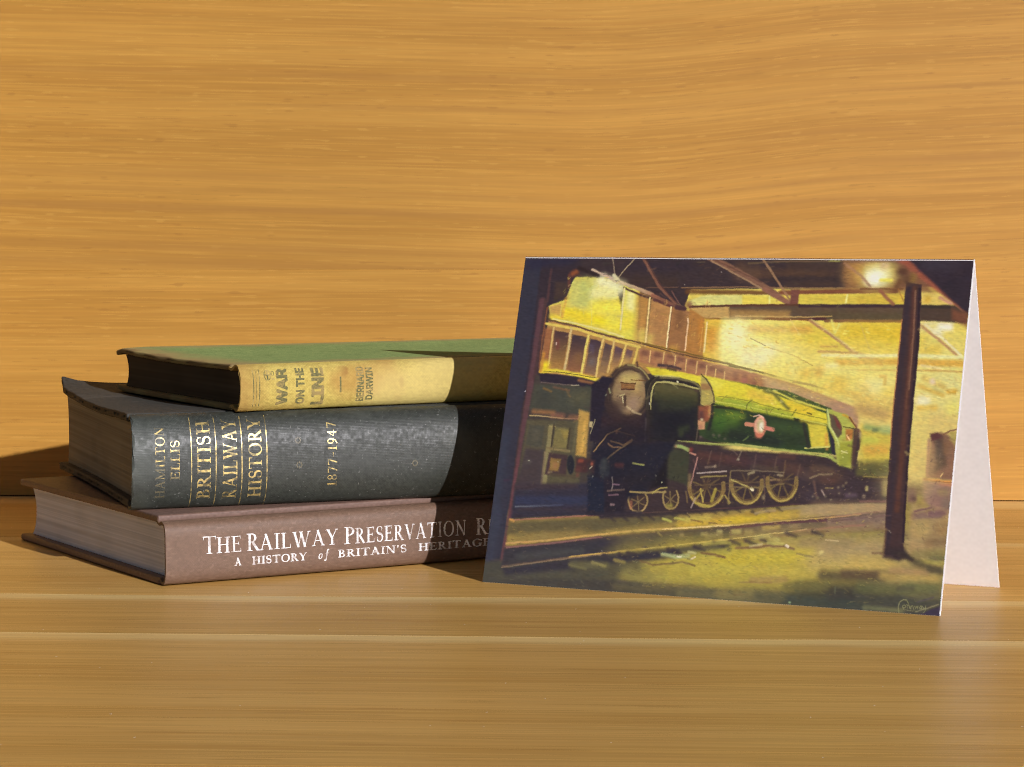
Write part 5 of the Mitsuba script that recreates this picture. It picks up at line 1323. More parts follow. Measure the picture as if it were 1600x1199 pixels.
    ('S',[153.7,45.4,154.1,41.9],1.14,1.14,1.21,0.8,[170,156,96],[]),
    ('S',[145.1,38.4,155.8,39.0],0.36,0.36,0.36,0.9,[110,76,76],[]),
    ('S',[76.6,57.2,85.8,56.6,95.8,56.8,108.3,56.0,120.7,55.1,132.9,53.8],0.44,0.44,0.36,1,[134,138,76],[160,166,84]),
    ('S',[67.8,58.0,76.6,57.4],0.48,0.48,0.42,0.9,[104,108,66],[120,120,70]),
    ('S',[95.8,57.1,108.3,56.2],0.19,0.19,0.24,0.8,[186,186,110],[]),
    ('S',[130.4,54.7,134.5,52.5],0.6,0.6,0.54,0.9,[170,182,90],[]),
    ('S',[59.7,35.0,60.0,33.3],3.04,3.04,3.07,0.8,[70,56,50],[]),
    ('S',[62.4,36.9,63.3,35.7,63.7,34.3,63.6,33.0,63.1,31.7,62.2,30.7,61.0,30.2,59.7,30.1,58.4,30.5,57.2,31.4,56.4,32.6,56.0,33.9,56.0,35.3,56.5,36.6],0.39,0.39,0.27,0.95,[150,128,84],[]),
    ('S',[59.9,33.7,62.7,32.6],0.24,0.24,0.24,0.8,[126,108,74],[]),
    ('S',[59.9,33.7,60.6,30.7],0.24,0.24,0.24,0.8,[126,108,74],[]),
    ('S',[59.9,33.7,57.8,31.7],0.24,0.24,0.24,0.8,[126,108,74],[]),
    ('S',[59.9,33.7,57.1,34.7],0.24,0.24,0.24,0.8,[126,108,74],[]),
    ('S',[59.9,33.7,59.2,36.6],0.24,0.24,0.24,0.8,[126,108,74],[]),
    ('S',[59.9,33.7,62.0,35.6],0.24,0.24,0.24,0.8,[126,108,74],[]),
    ('S',[72.5,37.5,72.9,34.1],2.47,2.47,2.51,0.8,[70,56,50],[]),
    ('S',[74.7,38.5,75.4,37.3,75.8,36.0,75.7,34.6,75.4,33.3,74.7,32.4,73.8,31.9,72.7,31.8,71.6,32.2,70.7,33.1,70.0,34.3,69.7,35.6,69.7,37.0,70.1,38.2],0.39,0.39,0.27,0.95,[150,128,84],[]),
    ('S',[72.8,35.3,75.0,34.3],0.24,0.24,0.24,0.8,[126,108,74],[]),
    ('S',[72.8,35.3,73.4,32.4],0.24,0.24,0.24,0.8,[126,108,74],[]),
    ('S',[72.8,35.3,71.2,33.4],0.24,0.24,0.24,0.8,[126,108,74],[]),
    ('S',[72.8,35.3,70.5,36.4],0.24,0.24,0.24,0.8,[126,108,74],[]),
    ('S',[72.8,35.3,72.1,38.3],0.24,0.24,0.24,0.8,[126,108,74],[]),
    ('S',[72.8,35.3,74.4,37.2],0.24,0.24,0.24,0.8,[126,108,74],[]),
    ('S',[63.4,32.6,62.8,31.4,61.7,30.5,60.4,30.1,58.9,30.3,57.6,31.1,56.7,32.3],0.24,0.24,0.27,0.9,[176,146,96],[]),
    ('S',[57.1,33.5,57.3,31.6],0.57,0.57,0.65,0.6,[176,110,80],[]),
    ('S',[72.1,32.9,73.1,33.0],0.81,0.81,0.89,0.8,[150,140,70],[]),
    ('P',[82.4,33.5,94.8,34.6,93.4,45.9,79.2,44.4],1.09,0.9,[66,52,52],[],[]),
    ('S',[92.7,42.4,93.1,39.9,92.6,37.5,91.3,35.4,89.4,34.1,87.2,33.5,84.8,33.8,82.6,35.0,80.9,36.8,79.8,39.2,79.4,41.7],0.79,0.79,0.27,0.9,[140,116,70],[]),
    ('S',[93.0,37.9,91.5,35.3,89.0,33.6,86.0,33.3,83.0,34.4,80.7,36.7],0.27,0.27,0.27,0.85,[184,164,88],[]),
    ('S',[91.8,40.0,91.3,37.7,90.0,35.9,88.1,34.9,85.9,34.7,83.8,35.6,82.1,37.2,81.0,39.4],0.19,0.19,0.27,0.7,[110,88,56],[]),
    ('S',[86.3,40.8,91.9,39.3],0.31,0.31,0.24,0.6,[138,118,68],[]),
    ('S',[86.3,40.8,89.6,35.6],0.31,0.31,0.24,0.6,[138,118,68],[]),
    ('S',[86.3,40.8,85.3,34.9],0.31,0.31,0.24,0.6,[138,118,68],[]),
    ('S',[86.3,40.8,81.6,37.7],0.31,0.31,0.24,0.6,[138,118,68],[]),
    ('S',[86.3,40.8,80.6,42.3],0.31,0.31,0.24,0.6,[138,118,68],[]),
    ('S',[86.3,40.8,83.0,46.0],0.31,0.31,0.24,0.6,[138,118,68],[]),
    ('S',[86.3,40.8,87.2,46.6],0.31,0.31,0.24,0.6,[138,118,68],[]),
    ('S',[86.3,40.8,90.9,43.9],0.31,0.31,0.24,0.6,[138,118,68],[]),
    ('S',[86.1,41.2,86.3,41.3],1.63,1.63,1.69,0.9,[80,62,54],[]),
    ('S',[81.9,44.8,89.5,45.2],1.83,1.83,1.89,0.8,[66,54,54],[]),
    ('S',[88.5,40.6,88.7,39.3],1.14,1.14,1.21,0.6,[70,56,54],[]),
    ('S',[107.4,44.0,107.7,41.6,107.3,39.3,106.2,37.4,104.6,36.1,102.6,35.5,100.6,35.9,98.6,37.0,97.1,38.8,96.1,41.0,95.8,43.4],0.79,0.79,0.27,0.9,[140,116,70],[]),
    ('S',[107.7,39.8,106.4,37.2,104.2,35.6,101.6,35.4,99.0,36.4,96.9,38.6],0.27,0.27,0.27,0.85,[184,164,88],[]),
    ('S',[106.5,41.8,106.1,39.6,105.0,37.9,103.4,36.9,101.6,36.8,99.7,37.6,98.2,39.2,97.3,41.3],0.19,0.19,0.27,0.7,[110,88,56],[]),
    ('S',[101.8,42.5,106.8,41.1],0.31,0.31,0.24,0.6,[138,118,68],[]),
    ('S',[101.8,42.5,104.7,37.5],0.31,0.31,0.24,0.6,[138,118,68],[]),
    ('S',[101.8,42.5,101.0,36.9],0.31,0.31,0.24,0.6,[138,118,68],[]),
    ('S',[101.8,42.5,97.7,39.6],0.31,0.31,0.24,0.6,[138,118,68],[]),
    ('S',[101.8,42.5,96.8,44.0],0.31,0.31,0.24,0.6,[138,118,68],[]),
    ('S',[101.8,42.5,98.8,47.6],0.31,0.31,0.24,0.6,[138,118,68],[]),
    ('S',[101.8,42.5,102.6,48.2],0.31,0.31,0.24,0.6,[138,118,68],[]),
    ('S',[101.8,42.5,105.9,45.5],0.31,0.31,0.24,0.6,[138,118,68],[]),
    ('S',[101.6,43.0,101.9,43.0],1.63,1.63,1.69,0.9,[80,62,54],[]),
    ('S',[98.2,46.6,104.4,46.9],1.83,1.83,1.89,0.8,[66,54,54],[]),
    ('S',[103.7,42.4,103.9,41.0],1.14,1.14,1.21,0.6,[70,56,54],[]),
    ('S',[120.5,45.6,120.7,43.2,120.3,40.9,119.3,39.0,117.8,37.7,115.9,37.2,114.0,37.5,112.2,38.6,110.7,40.4,109.8,42.7,109.5,45.1],0.79,0.79,0.27,0.9,[140,116,70],[]),
    ('S',[120.7,41.4,119.5,38.9,117.4,37.3,114.9,37.0,112.5,38.1,110.5,40.3],0.27,0.27,0.27,0.85,[184,164,88],[]),
    ('S',[119.5,43.4,119.2,41.2,118.1,39.5,116.7,38.5,114.9,38.4,113.2,39.2,111.8,40.8,110.9,42.9],0.19,0.19,0.27,0.7,[110,88,56],[]),
    ('S',[115.1,44.1,119.8,42.7],0.31,0.31,0.24,0.6,[138,118,68],[]),
    ('S',[115.1,44.1,117.9,39.2],0.31,0.31,0.24,0.6,[138,118,68],[]),
    ('S',[115.1,44.1,114.4,38.6],0.31,0.31,0.24,0.6,[138,118,68],[]),
    ('S',[115.1,44.1,111.2,41.2],0.31,0.31,0.24,0.6,[138,118,68],[]),
    ('S',[115.1,44.1,110.4,45.6],0.31,0.31,0.24,0.6,[138,118,68],[]),
    ('S',[115.1,44.1,112.3,49.2],0.31,0.31,0.24,0.6,[138,118,68],[]),
    ('S',[115.1,44.1,115.9,49.7],0.31,0.31,0.24,0.6,[138,118,68],[]),
    ('S',[115.1,44.1,119.0,47.1],0.31,0.31,0.24,0.6,[138,118,68],[]),
    ('S',[115.0,44.6,115.2,44.6],1.63,1.63,1.69,0.9,[80,62,54],[]),
    ('S',[111.8,48.2,117.5,48.5],1.83,1.83,1.89,0.8,[66,54,54],[]),
    ('S',[117.0,44.0,117.1,42.6],1.14,1.14,1.21,0.6,[70,56,54],[]),
    ('S',[85.5,35.3,84.1,39.7],0.36,0.36,0.3,1,[176,156,84],[]),
    ('S',[82.8,36.3,85.0,39.3],0.36,0.36,0.3,0.9,[166,146,78],[]),
    ('S',[88.9,35.5,89.9,40.0],0.6,0.6,0.42,0.9,[170,152,70],[]),
    ('S',[82.3,34.7,88.2,33.6],0.41,0.41,0.3,0.9,[176,160,76],[]),
    ('S',[81.9,52.6,95.8,51.4],1.02,1.02,1.09,0.6,[92,62,56],[]),
    ('S',[93.8,51.3,104.2,50.4],1.02,1.02,1.09,0.6,[84,60,62],[]),
    ('S',[104.5,52.6,113.1,51.9],1.22,1.22,1.29,0.6,[76,58,62],[]),
    ('S',[117.0,48.9,121.0,48.6],1.63,1.63,1.69,0.6,[96,70,60],[]),
    ('S',[122.8,46.9,126.3,46.6],1.42,1.42,1.49,0.6,[88,70,64],[]),
    ('S',[126.4,49.6,133.2,49.0],1.02,1.02,1.09,0.6,[104,82,66],[]),
    ('S',[89.7,48.3,104.1,47.1],0.81,0.81,0.89,0.6,[72,60,58],[]),
    ('S',[103.6,49.1,112.3,48.3],0.81,0.81,0.89,0.6,[92,78,66],[]),
    ('S',[131.2,41.7,137.4,41.2],1.22,1.22,1.29,0.6,[82,66,66],[]),
    ('S',[125.1,39.9,127.0,39.8],1.63,1.63,1.69,0.6,[72,60,66],[]),
    ('S',[113.4,53.5,118.7,53.1],0.81,0.81,0.89,0.6,[98,66,58],[]),
    ('S',[86.6,54.1,85.7,49.3],0.27,0.27,0.36,0.6,[116,92,82],[]),
    ('S',[90.7,53.5,90.3,48.5],0.27,0.27,0.36,0.6,[98,76,70],[]),
    ('S',[104.2,53.4,103.8,48.7],0.27,0.27,0.36,0.6,[104,84,76],[]),
    ('S',[112.1,52.9,111.9,48.4],0.27,0.27,0.36,0.6,[110,88,76],[]),
    ('S',[115.7,51.6,115.4,46.3],0.27,0.27,0.36,0.6,[116,92,70],[]),
    ('S',[121.2,50.5,120.8,45.8],0.27,0.27,0.36,0.6,[108,88,76],[]),
    ('S',[94.8,54.9,96.8,53.1],0.27,0.27,0.36,0.6,[120,100,90],[]),
    ('S',[80.0,50.4,82.0,47.0],0.27,0.27,0.36,0.6,[110,80,80],[]),
    ('S',[82.1,45.5,93.3,46.8],0.27,0.27,0.27,1,[176,160,150],[]),
    ('S',[83.6,44.2,93.5,45.2],0.31,0.31,0.3,0.9,[150,132,80],[]),
    ('S',[95.3,47.1,104.4,47.6,115.5,47.4],0.24,0.24,0.3,0.8,[130,114,92],[]),
    ('S',[95.7,43.9,99.6,42.4,104.2,40.8],0.31,0.31,0.27,1,[176,160,96],[]),
    ('S',[103.7,41.0,104.3,40.5],0.53,0.53,0.3,1,[230,220,180],[]),
    ('S',[102.1,46.3,104.0,46.9],0.48,0.48,0.42,0.8,[160,146,110],[]),
    ('S',[113.4,46.4,114.9,46.2],0.41,0.41,0.36,0.8,[160,146,116],[]),
    ('S',[110.7,44.4,114.1,44.6],0.36,0.36,0.3,0.8,[150,120,90],[]),
    ('S',[81.4,51.4,80.5,44.5,79.7,40.9],0.27,0.27,0.24,0.9,[176,130,120],[]),
    ('S',[95.0,46.9,95.5,34.7],0.24,0.24,0.3,0.7,[150,130,84],[]),
    ('S',[93.9,37.9,96.0,35.2],0.36,0.36,0.3,0.8,[170,150,80],[]),
    ('S',[108.1,45.9,109.4,36.6],0.24,0.24,0.3,0.6,[120,96,80],[]),
    ('S',[108.7,38.3,108.8,37.7],0.57,0.57,0.65,0.7,[150,136,104],[]),
    ('S',[98.6,54.8,97.0,51.2],0.29,0.29,0.3,0.7,[130,116,96],[]),
    ('S',[97.5,51.5,97.5,51.4],0.38,0.38,0.46,0.7,[190,180,150],[]),
    ('S',[85.2,48.0,88.5,48.3],0.41,0.41,0.49,0.6,[150,130,110],[]),
    ('S',[88.8,48.5,88.8,48.4],0.47,0.47,0.56,0.8,[170,150,120],[]),
    ('S',[82.3,36.3,81.2,32.7],0.29,0.29,0.27,0.7,[190,170,160],[]),
    ('S',[78.5,38.5,79.5,34.7],0.36,0.36,0.3,0.8,[120,100,70],[]),
    ('S',[79.0,44.6,79.4,41.0],0.76,0.76,0.84,0.8,[130,110,80],[]),
    ('S',[125.6,45.8,128.8,47.2,133.6,47.6],0.36,0.36,0.36,0.85,[140,120,92],[]),
    ('S',[127.2,44.5,128.8,38.8],0.48,0.48,0.48,0.7,[112,86,76],[]),
    ('S',[130.4,41.7,131.6,39.9],0.31,0.31,0.3,0.8,[170,150,140],[]),
    ('S',[131.8,42.5,134.6,42.6],0.27,0.27,0.27,0.8,[170,150,90],[]),
    ('S',[136.5,42.9,136.5,42.9],0.41,0.41,0.49,0.45,[170,156,116],[]),
    ('S',[138.3,43.5,138.4,43.5],0.41,0.41,0.49,0.45,[170,156,116],[]),
    ('S',[139.2,44.7,139.2,44.7],0.41,0.41,0.49,0.45,[170,156,116],[]),
    ('S',[137.0,40.9,137.0,40.9],0.41,0.41,0.49,0.45,[170,156,116],[]),
    ('S',[141.0,40.9,141.0,40.9],0.41,0.41,0.49,0.45,[170,156,116],[]),
    ('S',[127.3,39.2,127.3,39.2],0.41,0.41,0.49,0.45,[170,156,116],[]),
    ('S',[129.3,38.9,129.3,38.9],0.41,0.41,0.49,0.45,[170,156,116],[]),
    ('S',[132.1,39.5,132.1,39.5],0.41,0.41,0.49,0.45,[170,156,116],[]),
    ('S',[134.1,38.4,134.2,38.4],0.41,0.41,0.49,0.45,[170,156,116],[]),
    ('S',[130.6,45.4,134.7,45.6],1.22,1.22,1.29,0.7,[92,66,58],[]),
    ('S',[140.0,40.4,143.0,40.5],0.81,0.81,0.89,0.6,[110,92,104],[]),
    ('P',[69.7,43.2,78.7,40.9,78.1,53.7,68.7,54.7],0.73,1,[66,66,52],[],[]),
    ('S',[70.7,55.5,74.8,55.2,77.5,54.1],0.65,0.65,0.42,1,[150,166,100],[]),
    ('S',[70.4,56.0,72.3,55.3],0.48,0.48,0.36,0.8,[190,150,110],[]),
    ('P',[63.9,38.9,70.6,40.4,69.7,51.1,63.7,49.7],1.09,1,[38,34,38],[],[]),
    ('P',[59.6,45.9,63.3,44.8,69.0,57.1,60.2,56.7],1.45,0.8,[70,66,46],[],[]),
    ('S',[78.5,54.2,78.5,54.1],0.76,0.76,0.84,0.8,[136,64,60],[]),
    ('S',[78.4,53.0,80.5,52.4],0.36,0.36,0.3,0.9,[196,140,120],[]),
    ('S',[65.5,44.0,65.8,43.8],0.31,0.31,0.24,0.8,[210,210,180],[]),
    ('S',[68.4,41.7,68.4,41.5],0.24,0.24,0.18,1,[180,180,150],[]),
    ('P',[38.4,43.6,43.0,29.4,62.7,37.6,68.9,49.9,73.0,57.3,38.9,55.8],1.09,1,[42,40,50],[],[]),
    ('P',[39.7,53.4,76.8,57.4,74.1,69.3,46.9,78.1,41.9,80.4,36.5,72.8],0.73,1,[48,42,50],[],[]),
    ('P',[59.7,78.2,56.9,82.5,52.9,85.2,48.3,85.6,44.1,83.8,41.2,80.0,40.0,75.0,41.0,69.9,43.8,65.6,47.9,63.0,52.4,62.6,56.6,64.4,59.5,68.2,60.6,73.1],0.87,0.95,[62,50,48],[],[]),
    ('P',[59.6,78.8,57.2,82.6,53.5,85.0,49.4,85.4,45.7,83.8,43.0,80.4,42.0,75.9,42.9,71.3,45.4,67.5,49.1,65.1,53.1,64.8,56.9,66.4,59.5,69.8,60.4,74.2],0.51,1,[96,78,62],[],[]),
    ('P',[58.7,78.0,56.4,81.7,53.0,84.0,49.1,84.4,45.6,82.8,43.1,79.5,42.1,75.1,42.9,70.6,45.3,66.9,48.8,64.6,52.6,64.3,56.1,65.9,58.6,69.2,59.5,73.5],0.58,1,[64,52,48],[],[]),
    ('P',[57.5,78.2,55.6,81.4,52.8,83.4,49.6,83.7,46.7,82.3,44.7,79.5,43.9,75.7,44.5,71.9,46.5,68.7,49.3,66.7,52.4,66.4,55.3,67.8,57.3,70.7,58.1,74.4],1.23,1,[150,124,88],[],[]),
    ('S',[48.2,72.7,48.6,69.9],2.28,2.28,2.33,0.6,[120,98,80],[]),
    ('S',[48.7,80.1,52.5,80.2],1.83,1.83,1.89,0.85,[200,180,108],[]),
    ('S',[53.3,77.5,53.4,77.1],1.9,1.9,1.95,0.7,[192,166,104],[]),
    ('S',[53.2,70.7,53.2,70.3],2.28,2.28,2.33,0.75,[156,130,112],[]),
    ('S',[46.6,76.5,47.0,73.8],1.52,1.52,1.58,0.6,[150,126,92],[]),
    ('S',[49.1,85.2,51.3,85.2,53.5,84.6,55.5,83.4,57.3,81.7,58.7,79.6],0.27,0.27,0.27,0.7,[176,162,98],[]),
    ('S',[42.6,75.9,43.3,79.4,45.0,82.1,47.6,83.7,50.7,84.0,53.8,82.9],0.36,0.36,0.27,0.8,[74,58,50],[]),
    ('S',[46.1,68.6,46.2,68.0],2.66,2.66,2.7,0.8,[66,52,50],[]),
    ('S',[52.6,86.6,53.1,85.1],0.36,0.36,0.3,0.9,[84,62,50],[]),
    ('P',[47.5,76.2,53.0,76.1,53.0,78.0,47.2,78.3],0.36,1,[136,96,60],[],[]),
    ('S',[47.1,78.5,53.0,78.2],0.19,0.19,0.21,1,[90,60,40],[]),
    ('S',[47.7,76.0,52.7,76.1],0.24,0.24,0.21,1,[80,54,44],[]),
    ('S',[48.3,77.4,52.1,77.0],0.31,0.31,0.24,0.8,[150,110,66],[]),
    ('S',[51.2,79.7,57.0,79.6],0.17,0.17,0.18,1,[120,80,44],[]),
    ('S',[47.3,73.5,49.1,74.0],0.22,0.22,0.21,0.9,[196,186,130],[]),
    ('S',[48.4,73.0,49.0,70.8],0.22,0.22,0.21,0.9,[206,196,150],[]),
    ('S',[49.4,73.3,49.9,69.9],0.48,0.48,0.42,0.8,[70,54,46],[]),
    ('S',[50.7,69.4,54.1,67.4,56.8,66.7],0.36,0.36,0.36,0.8,[190,170,130],[]),
    ('S',[40.9,63.8,56.8,63.2],2.44,2.44,2.49,0.8,[58,44,46],[]),
    ('P',[37.3,55.7,40.7,55.9,41.5,75.0,44.0,80.0,39.2,80.8,35.1,77.7],0.65,1,[46,40,50],[],[]),
    ('S',[42.5,76.0,43.2,74.5],0.36,0.36,0.3,0.8,[150,150,110],[]),
    ('S',[41.7,73.8,41.5,73.5],0.29,0.29,0.24,0.8,[120,126,110],[]),
    ('S',[38.3,64.1,38.2,62.6,37.1,58.6],0.19,0.19,0.21,0.7,[190,180,130],[]),
    ('P',[36.3,61.1,37.6,60.9,37.6,63.3,36.2,63.3],0.29,0.9,[190,176,130],[],[]),
    ('P',[60.7,56.7,70.5,57.2,81.1,57.6,80.1,76.3,78.4,79.1,70.0,81.3,60.1,81.4,56.9,78.4],0.36,1,[52,46,42],[],[]),
    ('P',[61.8,72.3,78.8,72.4,78.2,76.7,63.8,79.1,60.6,78.0],0.87,1,[92,86,56],[],[]),
    ('P',[61.7,68.9,79.1,69.5,78.5,74.8,60.9,75.1],1.81,0.85,[66,66,46],[],[]),
    ('P',[61.8,56.8,80.1,57.6,79.0,70.5,60.8,72.2],1.81,0.95,[42,40,44],[],[]),
    ('S',[73.4,62.1,75.5,62.2],1.22,1.22,1.29,0.7,[70,80,46],[]),
    ('S',[73.5,61.3,73.7,60.0],0.95,0.95,1.02,0.6,[92,104,60],[]),
    ('S',[59.2,68.8,58.6,74.8,59.5,78.5,61.7,81.0,70.0,80.8,76.6,79.5,78.8,77.9,79.7,75.5],0.41,0.41,0.3,0.9,[120,112,78],[]),
    ('S',[60.3,71.7,60.2,77.1,61.5,79.1,65.1,79.2,72.9,78.2,78.7,77.0],0.29,0.29,0.24,0.9,[176,168,104],[]),
    ('S',[60.6,81.5,64.8,81.6,70.5,81.3],0.24,0.24,0.24,0.8,[196,190,116],[]),
    ('S',[79.4,77.7,80.7,69.6,80.1,57.6],0.24,0.24,0.3,0.7,[110,96,80],[]),
    ('S',[59.7,71.0,59.9,70.7],0.34,0.34,0.24,0.8,[200,200,190],[]),
    ('S',[69.9,79.6,70.1,79.4],0.36,0.36,0.21,1,[216,214,180],[]),
    ('S',[59.1,65.1,59.7,56.7],0.36,0.36,0.42,0.7,[84,74,72],[]),
    ('S',[77.5,76.4,78.5,76.2],0.48,0.48,0.36,0.9,[80,66,56],[]),
    ('P',[79.8,76.3,80.2,71.5,82.6,70.6,85.6,72.6,84.3,77.4,81.8,80.7,79.1,82.0],0.51,1,[176,160,90],[],[]),
    ('P',[79.8,76.7,83.8,76.9,83.0,79.3,79.2,79.1],0.58,0.8,[150,110,74],[],[]),
    ('S',[79.0,82.7,81.3,80.9,83.7,77.8,85.1,74.5,85.5,71.7],0.24,0.24,0.24,0.9,[84,72,52],[]),
    ('P',[80.4,63.8,83.8,64.9,85.4,67.8,84.5,71.2,79.5,70.5],0.73,1,[140,84,62],[],[]),
    ('S',[84.2,70.0,84.5,67.5],0.76,0.76,0.84,0.8,[206,150,100],[]),
    ('S',[80.8,68.1,81.1,66.2],0.95,0.95,1.02,0.8,[86,60,60],[]),
    ('P',[80.6,61.9,83.1,62.0,82.8,64.9,79.9,65.2],0.44,1,[196,150,110],[],[]),
    ('S',[81.3,65.5,81.5,65.5],0.41,0.41,0.49,0.9,[226,206,160],[]),
    ('S',[81.2,62.9,81.2,62.8],0.57,0.57,0.65,0.7,[170,110,90],[]),
    ('S',[85.0,71.2,85.1,66.2,84.6,62.1],0.6,0.6,0.48,0.9,[48,46,44],[]),
    ('S',[86.6,60.0,86.7,60.0],0.45,0.45,0.53,0.5,[130,112,104],[]),
    ('S',[88.9,59.9,89.0,59.9],0.45,0.45,0.53,0.5,[130,112,104],[]),
    ('S',[91.3,58.8,91.4,58.8],0.45,0.45,0.53,0.5,[130,112,104],[]),
    ('S',[81.7,59.1,81.7,59.1],0.45,0.45,0.53,0.5,[130,112,104],[]),
    ('S',[99.1,64.6,102.4,64.2],0.73,0.73,0.36,1,[206,140,110],[]),
    ('S',[106.5,63.4,109.5,62.9],0.73,0.73,0.36,1,[206,130,110],[]),
    ('P',[106.6,65.6,105.8,67.0,104.8,67.8,103.7,67.9,102.8,67.1,102.1,65.7,102.0,63.9,102.3,62.1,103.0,60.7,104.1,59.8,105.2,59.8,106.1,60.6,106.8,62.0,106.9,63.8],0.44,1,[196,124,102],[],[]),
    ('P',[105.9,65.7,105.3,66.9,104.4,67.6,103.5,67.6,102.8,67.0,102.3,65.8,102.2,64.3,102.4,62.9,103.0,61.7,103.9,61.0,104.7,61.0,105.5,61.6,106.0,62.8,106.1,64.2],0.44,1,[222,172,140],[],[]),
    ('P',[105.7,65.2,105.3,66.1,104.7,66.6,104.1,66.6,103.6,66.1,103.3,65.2,103.2,64.1,103.4,63.0,103.8,62.1,104.4,61.6,105.0,61.5,105.5,62.0,105.8,62.9,105.9,64.0],0.58,1,[206,190,140],[],[]),
    ('P',[105.6,64.5,105.3,65.1,105.0,65.5,104.7,65.5,104.4,65.2,104.2,64.6,104.2,63.9,104.3,63.2,104.5,62.6,104.8,62.3,105.2,62.2,105.5,62.6,105.6,63.1,105.7,63.8],0.58,0.9,[232,226,206],[],[]),
    ('S',[103.9,60.5,104.8,60.5],0.81,0.81,0.89,0.8,[206,120,90],[]),
    ('S',[101.5,67.5,103.4,68.1,105.5,67.2],0.24,0.24,0.24,0.9,[230,190,170],[]),
    ('S',[98.6,58.4,100.4,59.9],0.29,0.29,0.3,0.7,[110,130,70],[]),
    ('S',[39.4,51.9,44.3,58.5,49.2,61.1],0.29,0.29,0.27,1,[150,120,80],[]),
    ('S',[54.5,56.5,49.0,52.6,44.1,48.3],0.31,0.31,0.3,0.9,[130,106,76],[]),
    ('S',[45.9,56.1,51.4,54.9,54.5,57.0],0.29,0.29,0.3,0.8,[150,118,80],[]),
    ('S',[45.0,55.1,47.1,53.7,50.2,53.9],0.29,0.29,0.3,0.9,[150,116,84],[]),
    ('S',[47.8,60.1,55.3,58.4],0.24,0.24,0.3,0.8,[140,100,70],[]),
    ('S',[47.8,59.8,47.9,59.4],0.47,0.47,0.56,0.8,[190,130,90],[]),
    ('P',[33.1,43.8,40.5,43.7,40.4,48.6,32.3,49.2],0.87,1,[74,50,50],[],[]),
    ('S',[34.1,48.0,35.1,48.1],0.61,0.61,0.69,0.7,[156,80,60],[]),
    ('S',[33.8,44.8,34.2,44.9],1.02,1.02,1.09,0.7,[96,60,56],[]),
    ('S',[34.0,42.7,34.0,42.6],0.57,0.57,0.65,0.7,[120,72,66],[]),
    ('P',[31.8,48.0,31.2,49.3,30.4,50.0,29.7,49.9,29.2,49.2,28.9,47.9,29.0,46.3,29.4,44.7,30.0,43.5,30.7,42.8,31.4,42.9,32.0,43.6,32.2,44.9,32.2,46.5],0.51,1,[44,44,50],[],[]),
    ('P',[46.5,47.6,45.7,49.1,44.7,49.9,43.7,49.8,42.9,48.9,42.5,47.4,42.5,45.5,43.0,43.6,43.8,42.2,44.8,41.4,45.8,41.4,46.6,42.3,47.0,43.8,47.0,45.7],0.58,0.95,[62,66,68],[],[]),
    ('S',[44.4,48.1,44.7,45.6],0.76,0.76,0.84,0.6,[96,100,92],[]),
    ('S',[38.5,46.7,39.0,43.0],1.14,1.14,1.21,0.8,[60,54,56],[]),
    ('S',[49.5,47.1,51.6,47.2],0.81,0.81,0.89,0.8,[128,66,56],[]),
    ('S',[39.3,47.1,39.3,47.0],0.57,0.57,0.65,0.8,[176,96,76],[]),
    ('S',[38.7,45.3,39.4,46.1],0.24,0.24,0.24,0.8,[190,180,150],[]),
    ('S',[40.2,42.0,40.4,42.5],0.24,0.24,0.21,0.7,[170,170,150],[]),
    ('P',[40.1,27.7,47.1,28.1,45.3,41.5,38.1,42.4],0.87,1,[40,42,56],[],[]),
    ('P',[47.1,28.1,54.8,28.8,55.5,43.3,45.1,42.7],1.09,1,[46,40,48],[],[]),
    ('S',[55.9,48.1,60.4,47.6],0.36,0.36,0.27,1,[140,140,84],[]),
    ('S',[48.3,42.6,48.9,39.8,48.7,37.4],0.24,0.24,0.24,0.8,[150,140,130],[]),
    ('S',[48.9,39.8,51.5,39.9],0.31,0.31,0.27,0.9,[140,110,126],[]),
    ('S',[47.2,37.3,53.6,38.1],0.36,0.36,0.36,0.8,[110,92,84],[]),
    ('S',[47.9,35.6,51.5,36.1],0.29,0.29,0.3,0.8,[130,100,110],[]),
    ('S',[49.2,32.1,50.2,32.2],0.41,0.41,0.49,0.8,[170,140,140],[]),
    ('S',[56.3,37.3,62.8,37.4,70.4,38.0],0.39,0.39,0.3,1,[156,136,88],[]),
    ('S',[65.3,37.3,68.2,39.4,70.7,39.7],0.27,0.27,0.27,1,[170,156,90],[]),
    ('S',[40.0,28.5,48.4,28.5,61.2,29.9],0.73,0.73,0.6,0.8,[52,46,54],[]),
    ('P',[168.4,47.8,179.0,47.2,179.1,59.6,176.0,63.1,171.8,64.3,168.5,62.8],0.91,1,[140,104,82],[],[]),
    ('P',[171.3,50.2,175.2,52.7,173.0,63.0,170.1,62.9],1.45,0.95,[92,76,64],[],[]),
    ('S',[171.5,62.1,172.1,56.5],1.14,1.14,1.21,0.8,[84,70,66],[]),
    ('S',[174.4,60.6,174.7,58.2],1.52,1.52,1.58,0.7,[130,98,72],[]),
    ('P',[175.7,61.7,178.8,58.5,178.6,65.0,174.5,64.9],0.91,1,[176,160,90],[],[]),
    ('P',[168.9,61.0,172.9,62.5,170.8,64.3,168.1,63.7],0.58,1,[92,60,60],[],[]),
    ('S',[172.8,63.4,175.2,64.9,178.5,65.9],0.27,0.27,0.3,0.9,[130,90,70],[]),
    ('S',[167.9,61.4,168.5,48.9],0.48,0.48,0.6,0.8,[160,112,100],[]),
    ('S',[173.4,48.5,174.1,49.9],0.19,0.19,0.24,0.9,[236,206,140],[]),
    ('S',[167.9,47.3,178.5,46.9],0.48,0.48,0.42,0.95,[206,150,80],[]),
    ('S',[170.2,45.6,178.2,45.6],0.73,0.73,0.54,0.95,[206,134,92],[]),
    ('S',[170.1,46.9,178.1,46.7],0.15,0.15,0.18,0.8,[150,90,60],[]),
